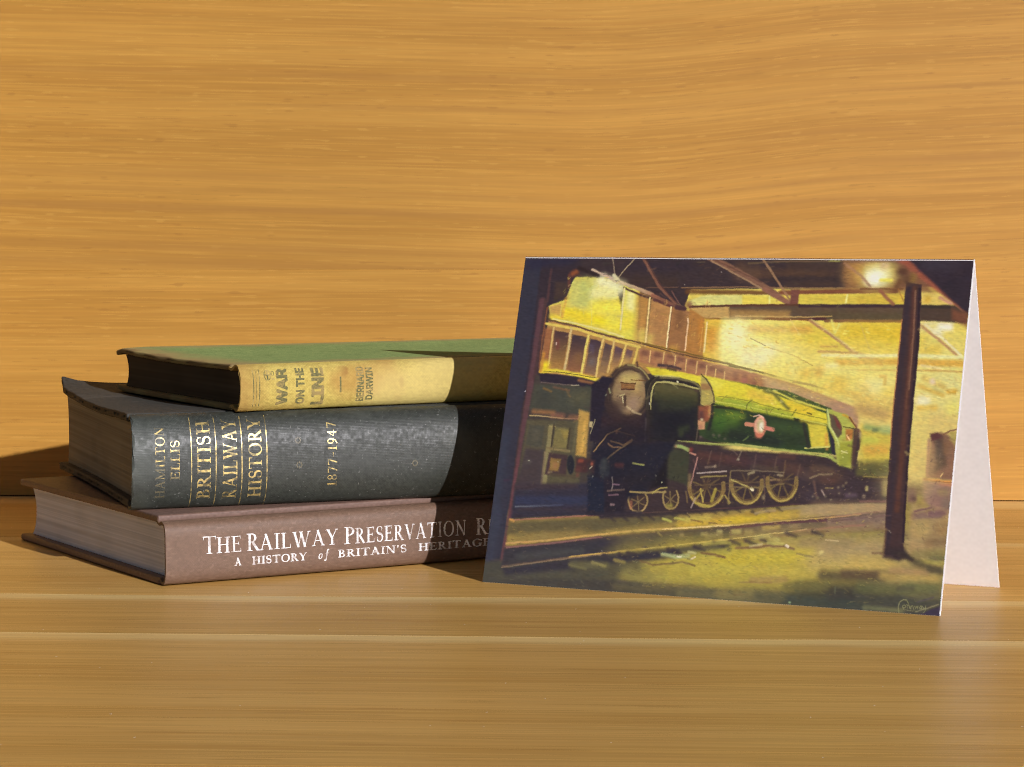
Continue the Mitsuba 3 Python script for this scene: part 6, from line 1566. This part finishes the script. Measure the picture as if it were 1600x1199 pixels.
    ('P',[168.2,39.9,174.9,33.5,178.4,34.4,178.3,45.1,167.5,47.3],1.45,1,[150,116,104],[],[]),
    ('S',[171.3,42.3,173.0,42.4],2.03,2.03,2.09,0.8,[126,98,96],[]),
    ('S',[176.5,39.9,176.6,38.5],1.9,1.9,1.95,0.7,[120,104,90],[]),
    ('S',[174.1,43.1,175.9,43.2],1.22,1.22,1.29,0.7,[150,130,88],[]),
    ('S',[163.6,42.2,163.8,40.2],1.69,1.69,1.15,0.9,[104,76,76],[]),
    ('S',[164.4,41.4,164.5,40.2],0.76,0.76,0.84,0.8,[80,54,62],[]),
    ('P',[163.6,20.4,178.1,23.6,178.7,36.0,164.0,38.5],2.18,1,[168,142,98],[],[]),
    ('S',[165.7,34.3,174.6,35.3],1.22,1.22,1.29,0.85,[128,98,92],[]),
    ('S',[165.4,35.9,171.2,37.5],0.36,0.36,0.42,0.8,[110,80,84],[]),
    ('S',[166.8,33.7,174.7,34.6],0.36,0.36,0.42,0.8,[130,104,96],[]),
    ('S',[171.0,35.5,176.0,35.8],0.81,0.81,0.89,0.7,[120,88,92],[]),
    ('S',[168.2,29.9,168.6,29.6],2.85,2.85,2.89,0.7,[176,154,96],[]),
    ('S',[175.3,30.3,175.1,29.9],2.66,2.66,2.7,0.8,[148,118,78],[]),
    ('S',[171.6,25.4,177.4,25.8],1.63,1.63,1.69,0.8,[128,104,74],[]),
    ('S',[167.0,21.1,176.0,21.7],1.22,1.22,1.29,0.7,[136,124,80],[]),
    ('S',[172.8,19.7,178.7,20.1],1.22,1.22,1.29,0.8,[112,108,72],[]),
    ('S',[169.6,18.2,178.6,17.9],0.81,0.81,0.89,0.85,[170,158,84],[]),
    ('S',[172.7,15.8,180.6,15.2],0.81,0.81,0.89,0.85,[92,84,64],[]),
    ('S',[157.0,44.9,158.1,45.0],5.29,5.29,5.28,0.5,[196,170,118],[]),
    ('S',[128.9,35.4,154.9,36.9],2.03,2.03,2.09,0.5,[168,142,104],[]),
    ('S',[166.9,55.3,168.0,44.7],4.17,4.17,4.19,0.45,[214,186,120],[]),
    ('S',[115.8,89.8,141.7,90.5],6.1,6.1,6.08,0.35,[240,228,140],[]),
    ('S',[146.8,81.3,155.8,81.6],8.13,8.13,8.08,0.35,[236,224,140],[]),
    ('S',[107.2,82.5,128.2,78.3],4.07,4.07,4.08,0.35,[232,216,110],[]),
    ('S',[90.2,92.7,107.7,93.2],7.32,7.32,7.28,0.4,[250,244,180],[]),
    ('P',[153.6,104.8,153.7,72.3,154.8,35.7,155.9,20.4,162.6,21.3,161.0,61.1,160.9,95.7,159.6,117.6,153.8,118.9],0.36,1,[70,52,52],[],[]),
    ('S',[154.7,116.6,155.0,100.2,155.3,77.0,155.9,54.0,156.4,31.3,156.8,21.1],0.85,0.85,0.67,0.9,[62,50,56],[]),
    ('S',[157.1,116.6,157.9,100.2,158.4,77.1,158.7,58.7,158.9,35.9],0.85,0.85,0.73,0.9,[92,60,50],[]),
    ('S',[157.5,115.4,158.3,100.3,158.8,79.4],0.36,0.36,0.36,0.8,[136,98,78],[]),
    ('S',[157.9,95.6,158.4,72.5],0.29,0.29,0.36,0.7,[110,76,62],[]),
    ('S',[159.0,116.2,160.2,95.7,160.7,68.0,161.2,45.1,162.2,24.9],0.41,0.41,0.36,0.9,[52,40,46],[]),
    ('S',[153.6,104.8,153.7,88.5,153.7,72.3,154.2,58.5],0.22,0.22,0.27,0.7,[206,140,84],[]),
    ('S',[151.4,122.4,152.2,122.4],1.42,1.42,1.49,0.85,[84,56,46],[]),
    ('S',[154.0,119.5,154.0,119.2],1.52,1.52,1.58,0.8,[96,70,50],[]),
    ('S',[156.2,121.0,156.3,119.7],1.14,1.14,1.21,0.7,[140,110,56],[]),
    ('S',[151.2,118.9,150.1,116.0],0.97,0.97,0.91,0.7,[104,70,48],[]),
    ('P',[155.6,19.0,161.3,18.0,164.8,20.1,162.6,23.1,155.4,23.1],1.09,1,[60,48,50],[],[]),
    ('P',[167.4,16.7,176.8,14.6,176.5,16.8,171.9,17.6,163.5,20.9,161.2,20.7],1.27,0.85,[84,76,58],[],[]),
    ('S',[162.4,20.4,166.0,18.8],0.97,0.48,0.91,0.9,[58,48,48],[]),
    ('S',[155.5,29.0,155.5,20.4],0.36,0.36,0.6,0.6,[120,92,70],[]),
    ('S',[156.9,28.6,157.4,27.9],0.19,0.19,0.3,0.6,[150,146,130],[]),
    ('S',[151.6,20.3,154.6,20.5],0.41,0.41,0.49,0.7,[110,90,70],[]),
    ('S',[61.3,56.8,59.2,68.8,58.8,75.6,59.9,79.0,62.2,81.0],0.44,0.44,0.36,0.9,[56,48,46],[]),
    ('S',[60.5,68.8,59.9,75.1,61.0,78.5,64.0,79.6,72.4,78.7,78.2,77.2],0.22,0.22,0.21,0.85,[186,176,112],[]),
    ('S',[68.3,64.3,70.8,64.4],4.88,4.88,4.88,0.85,[36,34,40],[]),
    ('S',[65.1,70.4,75.0,70.8],2.03,2.03,2.09,0.7,[60,62,46],[]),
    ('S',[46.8,58.6,60.1,59.1],3.25,3.25,3.29,0.8,[44,38,44],[]),
    ('S',[47.3,46.5,49.8,46.6],4.88,4.88,4.88,0.6,[40,38,48],[]),
    ('S',[56.4,42.1,62.7,42.4],2.85,2.85,2.89,0.6,[46,40,44],[]),
    ('S',[73.0,57.3,83.2,57.0,95.9,56.6,108.4,55.8,123.1,54.8,133.4,53.4],0.17,0.17,0.18,0.7,[186,190,110],[]),
    ('S',[95.2,41.2,105.2,41.3,116.0,43.3],0.27,0.27,0.27,0.7,[130,112,76],[]),
    ('S',[81.7,41.0,95.1,42.4,109.8,43.9,119.4,45.3],0.24,0.24,0.27,0.6,[110,92,66],[]),
    ('S',[7.3,5.9,27.2,9.8,47.8,13.4],0.24,0.24,0.24,0.7,[150,124,96],[]),
    ('S',[133.0,31.9,145.8,34.1,154.3,35.5],0.22,0.22,0.21,0.7,[160,120,100],[]),
    ('Z',[81.1,53.8,132.6,56.2,133.4,49.5,82.0,47.0],90,[(96,66,58),(74,56,56),(110,84,66),(60,48,54),(88,76,60),(120,96,80)],0.3,1.0,0.14,0.55),
    ('Z',[79.5,46.1,122.7,48.3,124.1,36.3,81.1,33.9],120,[(70,56,54),(120,98,62),(92,72,56),(60,48,52),(144,122,78),(78,62,62)],1.2,1.1,0.14,0.5),
    ('Z',[122.6,48.9,151.1,50.3,152.3,39.0,123.9,37.4],110,[(90,70,60),(66,54,58),(120,98,72),(110,92,100),(150,128,92),(74,60,60)],0.2,1.0,0.16,0.55),
    ('Z',[35.4,55.6,60.2,56.7,63.7,30.5,39.1,29.1],110,[(52,44,52),(70,54,56),(90,64,56),(58,60,72),(100,84,70),(44,40,48)],0.9,1.0,0.15,0.5),
    ('Z',[60.5,54.3,78.4,55.1,80.3,39.8,62.6,38.8],40,[(52,50,46),(70,66,50),(40,38,42)],1.2,1.1,0.18,0.5),
    ('Z',[34.9,78.9,57.2,79.6,60.2,56.7,38.1,55.8],50,[(50,42,50),(66,54,54),(60,50,58)],1.3,1.4,0.2,0.4),
    ('Z',[81.7,69.6,121.8,71.1,123.2,58.3,83.3,56.5],80,[(62,84,46),(50,62,44),(86,112,50),(44,54,42),(74,96,50)],-0.2,1.6,0.2,0.4),
    ('Z',[80.5,79.2,127.5,80.7,128.9,67.9,82.1,66.0],90,[(226,212,76),(206,186,64),(190,190,70),(232,206,90),(214,176,70)],-0.3,1.5,0.2,0.4),
    ('Z',[17.1,119.3,42.7,119.6,45.0,102.7,19.5,102.2],70,[(214,206,110),(236,226,120),(246,236,150),(230,210,70),(204,196,100)],1.0,1.6,0.26,0.4),
    ('Z',[50.6,110.2,79.1,110.7,81.7,90.1,53.3,89.3],70,[(180,130,78),(160,112,70),(200,150,84),(150,106,66),(214,176,96)],1.4,2.0,0.26,0.4),
    ('Z',[85.2,102.3,151.4,103.6,152.3,94.3,86.4,92.6],110,[(236,220,100),(222,192,70),(244,234,140),(214,176,84),(230,206,84)],-0.1,2.2,0.26,0.45),
    ('Z',[99.3,90.5,152.6,92.0,154.6,72.3,101.7,70.4],150,[(238,228,140),(224,198,90),(246,238,160),(212,178,86),(230,214,110)],-0.2,1.6,0.26,0.4),
    ('Z',[160.2,105.0,175.8,105.3,179.8,64.2,164.4,63.5],80,[(236,226,150),(224,200,100),(214,184,96),(240,232,164),(206,176,104)],-0.3,1.6,0.26,0.4),
    ('Z',[9.5,76.9,35.1,77.7,40.4,38.9,15.2,37.6],90,[(80,76,64),(100,94,72),(66,58,58),(92,80,64),(74,70,70)],1.2,1.3,0.2,0.4),
    ('Z',[7.1,37.1,39.1,38.8,40.7,26.8,8.9,25.0],50,[(60,60,78),(54,50,62),(72,60,62),(66,66,84)],0.02,2.6,0.18,0.45),
    ('Z',[9.0,23.7,96.7,28.9,97.6,21.7,10.1,16.3],110,[(130,112,68),(156,132,72),(100,88,62),(170,142,76),(112,92,60)],0.08,1.6,0.2,0.45),
    ('Z',[76.4,31.2,155.0,35.7,155.5,31.2,77.0,26.6],80,[(200,170,72),(176,150,90),(214,180,66),(150,124,80),(186,160,110)],0.06,1.6,0.2,0.45),
    ('Z',[10.3,15.3,97.7,20.8,98.6,13.9,11.3,8.1],90,[(66,58,66),(84,76,74),(58,52,62),(100,90,78),(74,70,70)],0.1,1.4,0.18,0.5),
    ('Z',[86.8,28.3,156.5,32.4,157.2,25.7,87.7,21.3],90,[(124,104,84),(96,78,78),(150,130,92),(110,90,86),(170,154,104)],0.1,1.1,0.18,0.5),
    ('Z',[52.8,15.1,136.6,20.5,137.2,15.3,53.5,9.7],120,[(160,146,78),(180,170,98),(120,104,68),(186,176,116),(140,124,72),(96,82,64)],0.2,1.0,0.2,0.38),
    ('Z',[8.8,6.7,63.7,10.4,64.8,2.2,10.1,-1.7],70,[(80,76,66),(96,90,72),(66,62,62),(110,102,76)],-0.1,1.6,0.24,0.4),
    ('Z',[63.6,11.5,153.4,17.5,154.4,8.6,64.8,2.2],130,[(180,164,74),(160,146,72),(194,176,66),(146,130,74),(172,150,92)],0,2.2,0.26,0.35),
    ('Z',[64.8,2.2,174.9,10.1,175.6,3.5,65.7,-4.8],110,[(90,86,66),(110,104,70),(74,74,62),(126,116,74),(84,90,66)],-0.03,2.0,0.24,0.4),
    ('Z',[161.0,38.3,176.6,39.2,178.8,17.0,163.3,15.9],60,[(168,142,98),(140,114,84),(180,160,104),(126,104,80)],-0.7,1.6,0.26,0.4),
    ('Z',[168.6,61.4,177.7,61.8,180.2,37.2,171.1,36.6],50,[(128,98,86),(104,80,72),(150,124,96),(90,74,74)],1.2,1.1,0.2,0.4),
    ('Z',[141.3,64.4,154.3,64.9,156.0,48.3,143.1,47.6],45,[(206,184,84),(180,170,80),(150,160,90),(214,170,84)],-0.2,1.2,0.2,0.4),
    ('Z',[27.0,126.4,64.2,126.7,65.3,117.8,28.3,117.4],40,[(70,56,58),(58,46,52),(84,64,58)],0,2.2,0.24,0.4),
    ('Z',[69.5,125.8,132.1,126.3,133.1,117.2,70.7,116.4],70,[(70,56,56),(90,68,56),(58,48,54),(104,80,62)],0.02,2.6,0.2,0.45),
    ('S',[166.2,3.6,165.4,4.7,164.3,4.8,163.2,3.9,162.7,2.1,163.1,0.3,163.9,-0.5,164.8,-0.7],0.17,0.17,0.18,0.85,[140,138,96],[]),
    ('S',[164.7,2.9,164.3,2.4,164.6,1.7,165.3,2.0,165.2,2.7,164.7,2.9],0.15,0.15,0.15,0.9,[140,138,96],[]),
    ('S',[166.0,1.9,165.8,3.0,166.5,3.0,166.9,1.9],0.13,0.13,0.15,0.9,[140,138,96],[]),
    ('S',[167.3,1.7,167.2,2.8,167.9,2.9,168.3,1.8],0.13,0.13,0.15,0.9,[140,138,96],[]),
    ('S',[168.6,2.9,168.9,1.9,169.3,2.8,169.6,1.9,169.7,3.0],0.13,0.13,0.15,0.85,[140,138,96],[]),
    ('S',[170.7,2.9,170.3,2.4,170.5,1.8,171.0,2.2,170.9,2.9,171.2,1.8],0.13,0.13,0.15,0.85,[140,138,96],[]),
    ('S',[171.3,2.9,171.7,2.1,172.3,2.1,172.4,3.2,172.4,1.5,171.8,0.7],0.13,0.13,0.15,0.85,[140,138,96],[]),
    ('S',[164.6,1.2,169.5,1.1],0.12,0.12,0.15,0.75,[140,138,96],[]),
    ('S',[82.1,121.7,82.3,121.6],0.19,0.19,0.18,0.5,[206,196,180],[]),
    ('S',[68.0,116.9,68.2,116.7],0.19,0.19,0.18,0.5,[206,196,180],[]),
    ('S',[144.3,125.4,144.5,125.3],0.19,0.19,0.18,0.5,[206,196,180],[]),
    ('S',[25.1,47.3,25.3,47.2],0.19,0.19,0.18,0.5,[206,196,180],[]),
    ('S',[47.6,14.8,47.8,14.6],0.19,0.19,0.18,0.5,[206,196,180],[]),
]
def scumble():
    """Expands the ('Z', region, count, palette, direction, length, half width, opacity) entries into single touches."""
    rng = np.random.default_rng(11)
    out = []
    for s in STROKES:
        if s[0] != 'Z':
            out.append(s)
            continue
        q = np.array(s[1]).reshape(4, 2)
        n, pal, ang, ln, w, op = s[2:8]
        for _ in range(n):
            u, v = rng.uniform(0, 1, 2)
            c = q[0] * (1 - u) * (1 - v) + q[1] * u * (1 - v) + q[2] * u * v + q[3] * (1 - u) * v
            a = ang + rng.normal(0, 0.30)
            h = ln * rng.uniform(0.4, 1.0) * 0.5
            d = np.array([math.cos(a), math.sin(a)]) * h
            m = c + rng.normal(0, 0.16, 2)
            k = rng.uniform(0.7, 1.3)
            col = np.clip(np.array(pal[rng.integers(len(pal))]) * (1 + rng.normal(0, 0.05)), 20, 254)
            out.append(('S', [*(c - d), *m, *(c + d)], w * k, w * k * 0.5, 0.16, op * float(rng.uniform(0.55, 1.1)), col.tolist(), []))
    STROKES[:] = out


scumble()
PAINT_GAIN = np.array([1.08, 1.08, 1.02])


def paint_tables(cell=3.0):
    rec, shp, boxes = [], [], []
    spans = []
    for s in STROKES:
        poly = s[0] == 'P'
        pts = np.array(s[1], float).reshape(-1, 2)
        if poly:
            soft, op, c, c2, g = s[2:7]
            w0 = w1 = 0.0
        else:
            w0, w1, soft, op, c, c2 = s[2:8]
            g = []
        ca = np.sqrt(np.array(lin(*c)) * PAINT_GAIN)
        cb_ = np.sqrt(np.array(lin(*c2)) * PAINT_GAIN) if c2 else ca
        if g:
            a, b = np.array(g[:2]), np.array(g[2:])
            k = (b - a) / ((b - a) @ (b - a))
            ga = [k[0], k[1], -a @ k]
        else:
            ga = [0, 0, 0]
        start = len(rec)
        n = len(pts) if poly else len(pts) - 1
        for i in range(n):
            p, q = pts[i], pts[(i + 1) % len(pts)]
            f0, f1 = i / n, (i + 1) / n
            rec.append([*p, *q, w0 + (w1 - w0) * f0, w0 + (w1 - w0) * f1, f0, f1])
        spans.append((start, len(rec)))
        m = max(w0, w1) + soft + 0.45
        boxes.append([*(pts.min(0) - m), *(pts.max(0) + m)])
        shp.append([*ca, *cb_, soft, op, 1.0 if poly else 0.0, *ga])
    nx, ny = int(math.ceil(178 / cell)), int(math.ceil(128 / cell))
    lists, starts, counts = [], [], []
    shapes_ = [(s[0] == 'P' and s[3] == 1 and not s[5], Polygon(np.array(s[1]).reshape(-1, 2)).buffer(-(s[2] + 0.45)) if s[0] == 'P' else None) for s in STROKES]
    boxes = np.array(boxes)
    for j in range(ny):
        for i in range(nx):
            x0, y0, x1, y1 = i * cell, j * cell, (i + 1) * cell, (j + 1) * cell
            hit = np.nonzero((boxes[:, 0] < x1) & (boxes[:, 2] > x0) & (boxes[:, 1] < y1) & (boxes[:, 3] > y0))[0]
            tile = sbox(x0, y0, x1, y1)
            first = 0
            for k, s in enumerate(hit):
                if shapes_[s][0] and not shapes_[s][1].is_empty and shapes_[s][1].contains(tile):
                    first = k
            starts.append(len(lists))
            for s in hit[first:]:
                a, b = spans[s]
                if STROKES[s][0] == 'S':
                    r_ = np.array(rec[a:b])
                    m = r_[:, 4:6].max() + shp[s][6] + 0.45
                    near = [a + q for q in range(b - a) if min(r_[q, 0], r_[q, 2]) - m < x1 and max(r_[q, 0], r_[q, 2]) + m > x0 and min(r_[q, 1], r_[q, 3]) - m < y1 and max(r_[q, 1], r_[q, 3]) + m > y0]
                else:
                    near = list(range(a, b))
                for q in near:
                    lists.append([q, s, 1 if q == near[-1] else 0])
            counts.append(len(lists) - starts[-1])
    return np.array(rec), np.array(shp), np.array(lists), np.array(starts), np.array(counts), nx, ny, cell


def paint_at(pts):
    """The painting's colour (square roots of linear values) at points in card millimetres, without the wavering."""
    pts = np.asarray(pts, float)
    out = np.tile([0.2, 0.17, 0.18], (len(pts), 1))
    for s in STROKES:
        q = np.array(s[1], float).reshape(-1, 2)
        poly = s[0] == 'P'
        if poly:
            soft, op, c, c2, g = s[2:7]
            w0 = w1 = 0.0
        else:
            w0, w1, soft, op, c, c2 = s[2:8]
        m = max(w0, w1) + soft
        near = np.nonzero(np.all((pts > q.min(0) - m) & (pts < q.max(0) + m), axis=1))[0]
        if not len(near):
            continue
        p = pts[near]
        n = len(q) if poly else len(q) - 1
        dm, odd, ta = np.full(len(p), 1e6), np.zeros(len(p), bool), np.zeros(len(p))
        for i in range(n):
            a, b = q[i], q[(i + 1) % len(q)]
            e = b - a
            t = np.clip((p - a) @ e / max(e @ e, 1e-6), 0, 1)
            d = np.hypot(*(p - a - t[:, None] * e).T) - (w0 + (w1 - w0) * (i + t) / n)
            ta = np.where(d < dm, (i + t) / n, ta)
            dm = np.minimum(d, dm)
            if poly:
                odd ^= ((a[1] > p[:, 1]) != (b[1] > p[:, 1])) & (p[:, 0] < e[0] * (p[:, 1] - a[1]) / (e[1] if abs(e[1]) > 1e-6 else 1e-6) + a[0])
        if poly:
            dm = np.where(odd, -dm, dm)
            if g:
                a, b = np.array(g[:2]), np.array(g[2:])
                ta = np.clip((p - a) @ (b - a) / ((b - a) @ (b - a)), 0, 1)
        k = np.clip(0.5 - 0.5 * dm / max(soft, 0.02), 0, 1)
        al = (op * k * k * (3 - 2 * k))[:, None]
        ca = np.sqrt(np.array(lin(*c)))
        cc = ca + (np.sqrt(np.array(lin(*c2))) - ca) * ta[:, None] if c2 else ca
        out[near] += al * (cc - out[near])
    return out


def add_dabs(n=900, seed=5):
    """Loose touches of the brush over the whole picture, each taking up the paint it meets."""
    rng = np.random.default_rng(seed)
    at = rng.uniform([2, 1], [176, 126], (n, 2))
    src = at + rng.normal(0, 0.5, (n, 2))
    col = paint_at(src)
    here = paint_at(at)
    for p, c, h in zip(at, col, here):
        if p[0] > 158 and p[1] < 12:
            continue
        light = (c @ [0.3, 0.6, 0.1])
        c = c * (1 + rng.normal(0, 0.07)) + rng.normal(0, 0.016, 3)
        c = np.clip(c, 0.10, 0.99) ** 2
        srgb = np.where(c < 0.0031308, 12.92 * c, 1.055 * c ** (1 / 2.4) - 0.055) * 255
        if p[1] < 45:
            ang = rng.normal(0.06, 0.16)
        elif p[0] > 140 or light > 0.75:
            ang = rng.choice([rng.normal(0, 0.35), rng.normal(1.5, 0.3), rng.normal(-0.4, 0.2)])
        else:
            ang = rng.normal(-0.15, 0.5)
        ln = rng.uniform(0.6, 2.2)
        d = np.array([math.cos(ang), math.sin(ang)]) * ln
        w = rng.uniform(0.2, 0.55)
        STROKES.append(('S', [*(p - d), *(p + d)], w, w * 0.5, 0.34, float(rng.uniform(0.14, 0.38)), srgb.tolist(), []))


add_dabs()
PT = paint_tables()
P_REC = [mi.Float(np.ascontiguousarray(PT[0][PT[2][:, 0], k]).astype(np.float32)) for k in range(8)]
P_SHP = [mi.Float(np.ascontiguousarray(PT[1][:, k]).astype(np.float32)) for k in range(12)]
P_SID = mi.UInt32(PT[2][:, 1].astype(np.uint32))
P_LAST = mi.UInt32(PT[2][:, 2].astype(np.uint32))
P_START, P_COUNT = mi.UInt32(PT[3].astype(np.uint32)), mi.UInt32(PT[4].astype(np.uint32))
dr.eval(P_REC, P_SHP, P_SID, P_LAST, P_START, P_COUNT)


def painting_color(p, n, uv):
    u0, v0 = mi.Float(uv.x), mi.Float(uv.y)
    # the brush wavers
    u = u0 + 0.34 * (fbm(u0 * 0.55, v0 * 0.55, 1, 2) - 0.5)
    v = v0 + 0.34 * (fbm(u0 * 0.55, v0 * 0.55, 7, 2) - 0.5)
    nx, ny, cell = PT[5], PT[6], PT[7]
    ti = mi.UInt32(dr.clip(dr.floor(u0 / cell), 0, nx - 1)) + mi.UInt32(dr.clip(dr.floor(v0 / cell), 0, ny - 1)) * nx
    i = dr.gather(mi.UInt32, P_START, ti)
    end = i + dr.gather(mi.UInt32, P_COUNT, ti)

    def body(i, r, g, b, dmin, tacc, odd):
        x0, y0, x1, y1, w0, w1, f0, f1 = [dr.gather(mi.Float, a, i) for a in P_REC]
        ex, ey = x1 - x0, y1 - y0
        t = dr.clip(((u - x0) * ex + (v - y0) * ey) / dr.maximum(ex * ex + ey * ey, 1e-6), 0, 1)
        qx, qy = u - x0 - ex * t, v - y0 - ey * t
        d = dr.sqrt(qx * qx + qy * qy) - (w0 + (w1 - w0) * t)
        near = d < dmin
        tacc = dr.select(near, f0 + (f1 - f0) * t, tacc)
        dmin = dr.minimum(d, dmin)
        cross = ((y0 > v) != (y1 > v)) & (u < ex * (v - y0) / dr.select(dr.abs(ey) < 1e-6, 1e-6, ey) + x0)
        odd = dr.select(cross, 1 - odd, odd)
        last = dr.gather(mi.UInt32, P_LAST, i) == 1
        sid = dr.gather(mi.UInt32, P_SID, i)
        ra, ga, ba, rb, gb, bb, soft, op, poly, gx, gy, g0 = [dr.gather(mi.Float, a, sid) for a in P_SHP]
        sd = dr.select((poly > 0.5) & (odd > 0.5), -dmin, dmin)
        k = dr.clip(0.5 - 0.5 * sd / dr.maximum(soft, 0.02), 0, 1)
        al = dr.select(last, op * k * k * (3 - 2 * k), 0)
        tt = dr.clip(dr.select(poly > 0.5, gx * u + gy * v + g0, tacc), 0, 1)
        r = r + al * (ra + (rb - ra) * tt - r)
        g = g + al * (ga + (gb - ga) * tt - g)
        b = b + al * (ba + (bb - ba) * tt - b)
        dmin = dr.select(last, 1e6, dmin)
        odd = dr.select(last, 0.0, odd)
        return i + 1, r, g, b, dmin, tacc, odd

    z = dr.zeros(mi.Float, dr.width(u))
    state = (i, z + 0.2, z + 0.17, z + 0.18, z + 1e6, mi.Float(z), mi.Float(z))
    i, r, g, b, dmin, tacc, odd = dr.while_loop(state, lambda i, r, g, b, dmin, tacc, odd: i < end, body)
    # bristle marks and canvas
    br = noise(u0 * 0.8 + 0.3 * v0, v0 * 3.0, 3) - 0.5
    sp = fbm(u0 * 1.1, v0 * 1.1, 5, 3) - 0.5
    sx = noise(u0 * 0.6 - v0 * 0.35, v0 * 2.2 + u0 * 0.6, 21) - 0.5
    q = 1 + 0.08 * br + 0.08 * sp + 0.07 * sx
    hue = 0.03 * (noise(u0 * 0.5, v0 * 0.7, 11) - 0.5)
    c = mi.Color3f(r * (q + hue), g * q, b * (q - 1.4 * hue))
    return dr.clip(c * c, 0.0, 0.96)


scene['painting'] = {'type': 'twosided', 'bsdf': {'type': 'principled', 'base_color': mikit.proc(painting_color), 'roughness': 0.38, 'specular': 0.35}}


def bow(v):
    """The leaves of the card belly out a hair."""
    v = np.array(v, float)
    v[:, 2] += 0.5 * np.sin(math.pi * np.clip(v[:, 1] / CH, 0, 1)) * (0.4 + 0.6 * v[:, 0] / CW)
    return v


def leaf(z0, z1, ny=24):
    return bend(rounded_box(0, CW, 0, CH, z0, z1, 0.05, 1, 12, ny), bow)


def card_white(p, n, uv):
    return mix((0.80, 0.79, 0.78), (0.86, 0.85, 0.84), noise(p.x * 900, p.y * 900, p.z * 900))


scene['card_stock'] = {'type': 'twosided', 'bsdf': {'type': 'principled', 'base_color': mikit.proc(card_white), 'roughness': 0.6, 'specular': 0.3}}
put('greeting_card__front_leaf', leaf(-CT, 0.0), 'card_stock', smooth=30, M=MF)
back = bend(rounded_box(0, CW, 0, CH - 0.15, 0.0, CT, 0.05, 1, 12, 24), lambda v: bow(v) * [1, 1, 1])
put('greeting_card__back_leaf', back, 'card_stock', smooth=30, M=MB)
labels['greeting_card'] = {'category': 'greeting card', 'label': 'folded white greeting card with a steam locomotive painting printed on its front'}
rows_y = np.r_[np.linspace(0.03, CH, 41), CH + 0.05, CH + 0.02]          # the print runs over the fold
rows_z = np.r_[np.full(41, 0.03), -0.16, -0.52]
gx, gy = np.meshgrid(np.linspace(0.02, CW - 0.42, 41), rows_y, indexing='ij')
gv = bow(np.column_stack([gx.ravel(), gy.ravel(), np.zeros(gx.size)]))
gv[:, 2] += np.tile(rows_z, 41)
idx = np.arange(41 * 43).reshape(41, 43)
quads = np.stack([idx[:-1, :-1], idx[1:, :-1], idx[1:, 1:], idx[:-1, 1:]], -1).reshape(-1, 4)
gf = np.vstack([quads[:, [0, 1, 2]], quads[:, [0, 2, 3]]])
put('greeting_card__front_print', trimesh.Trimesh(gv, gf, process=False), 'painting', smooth=True, M=MF, uv=np.column_stack([gx.ravel(), gy.ravel()]))
labels['greeting_card__front_print'] = {'label': 'painting of a green steam locomotive in a golden lit engine shed'}
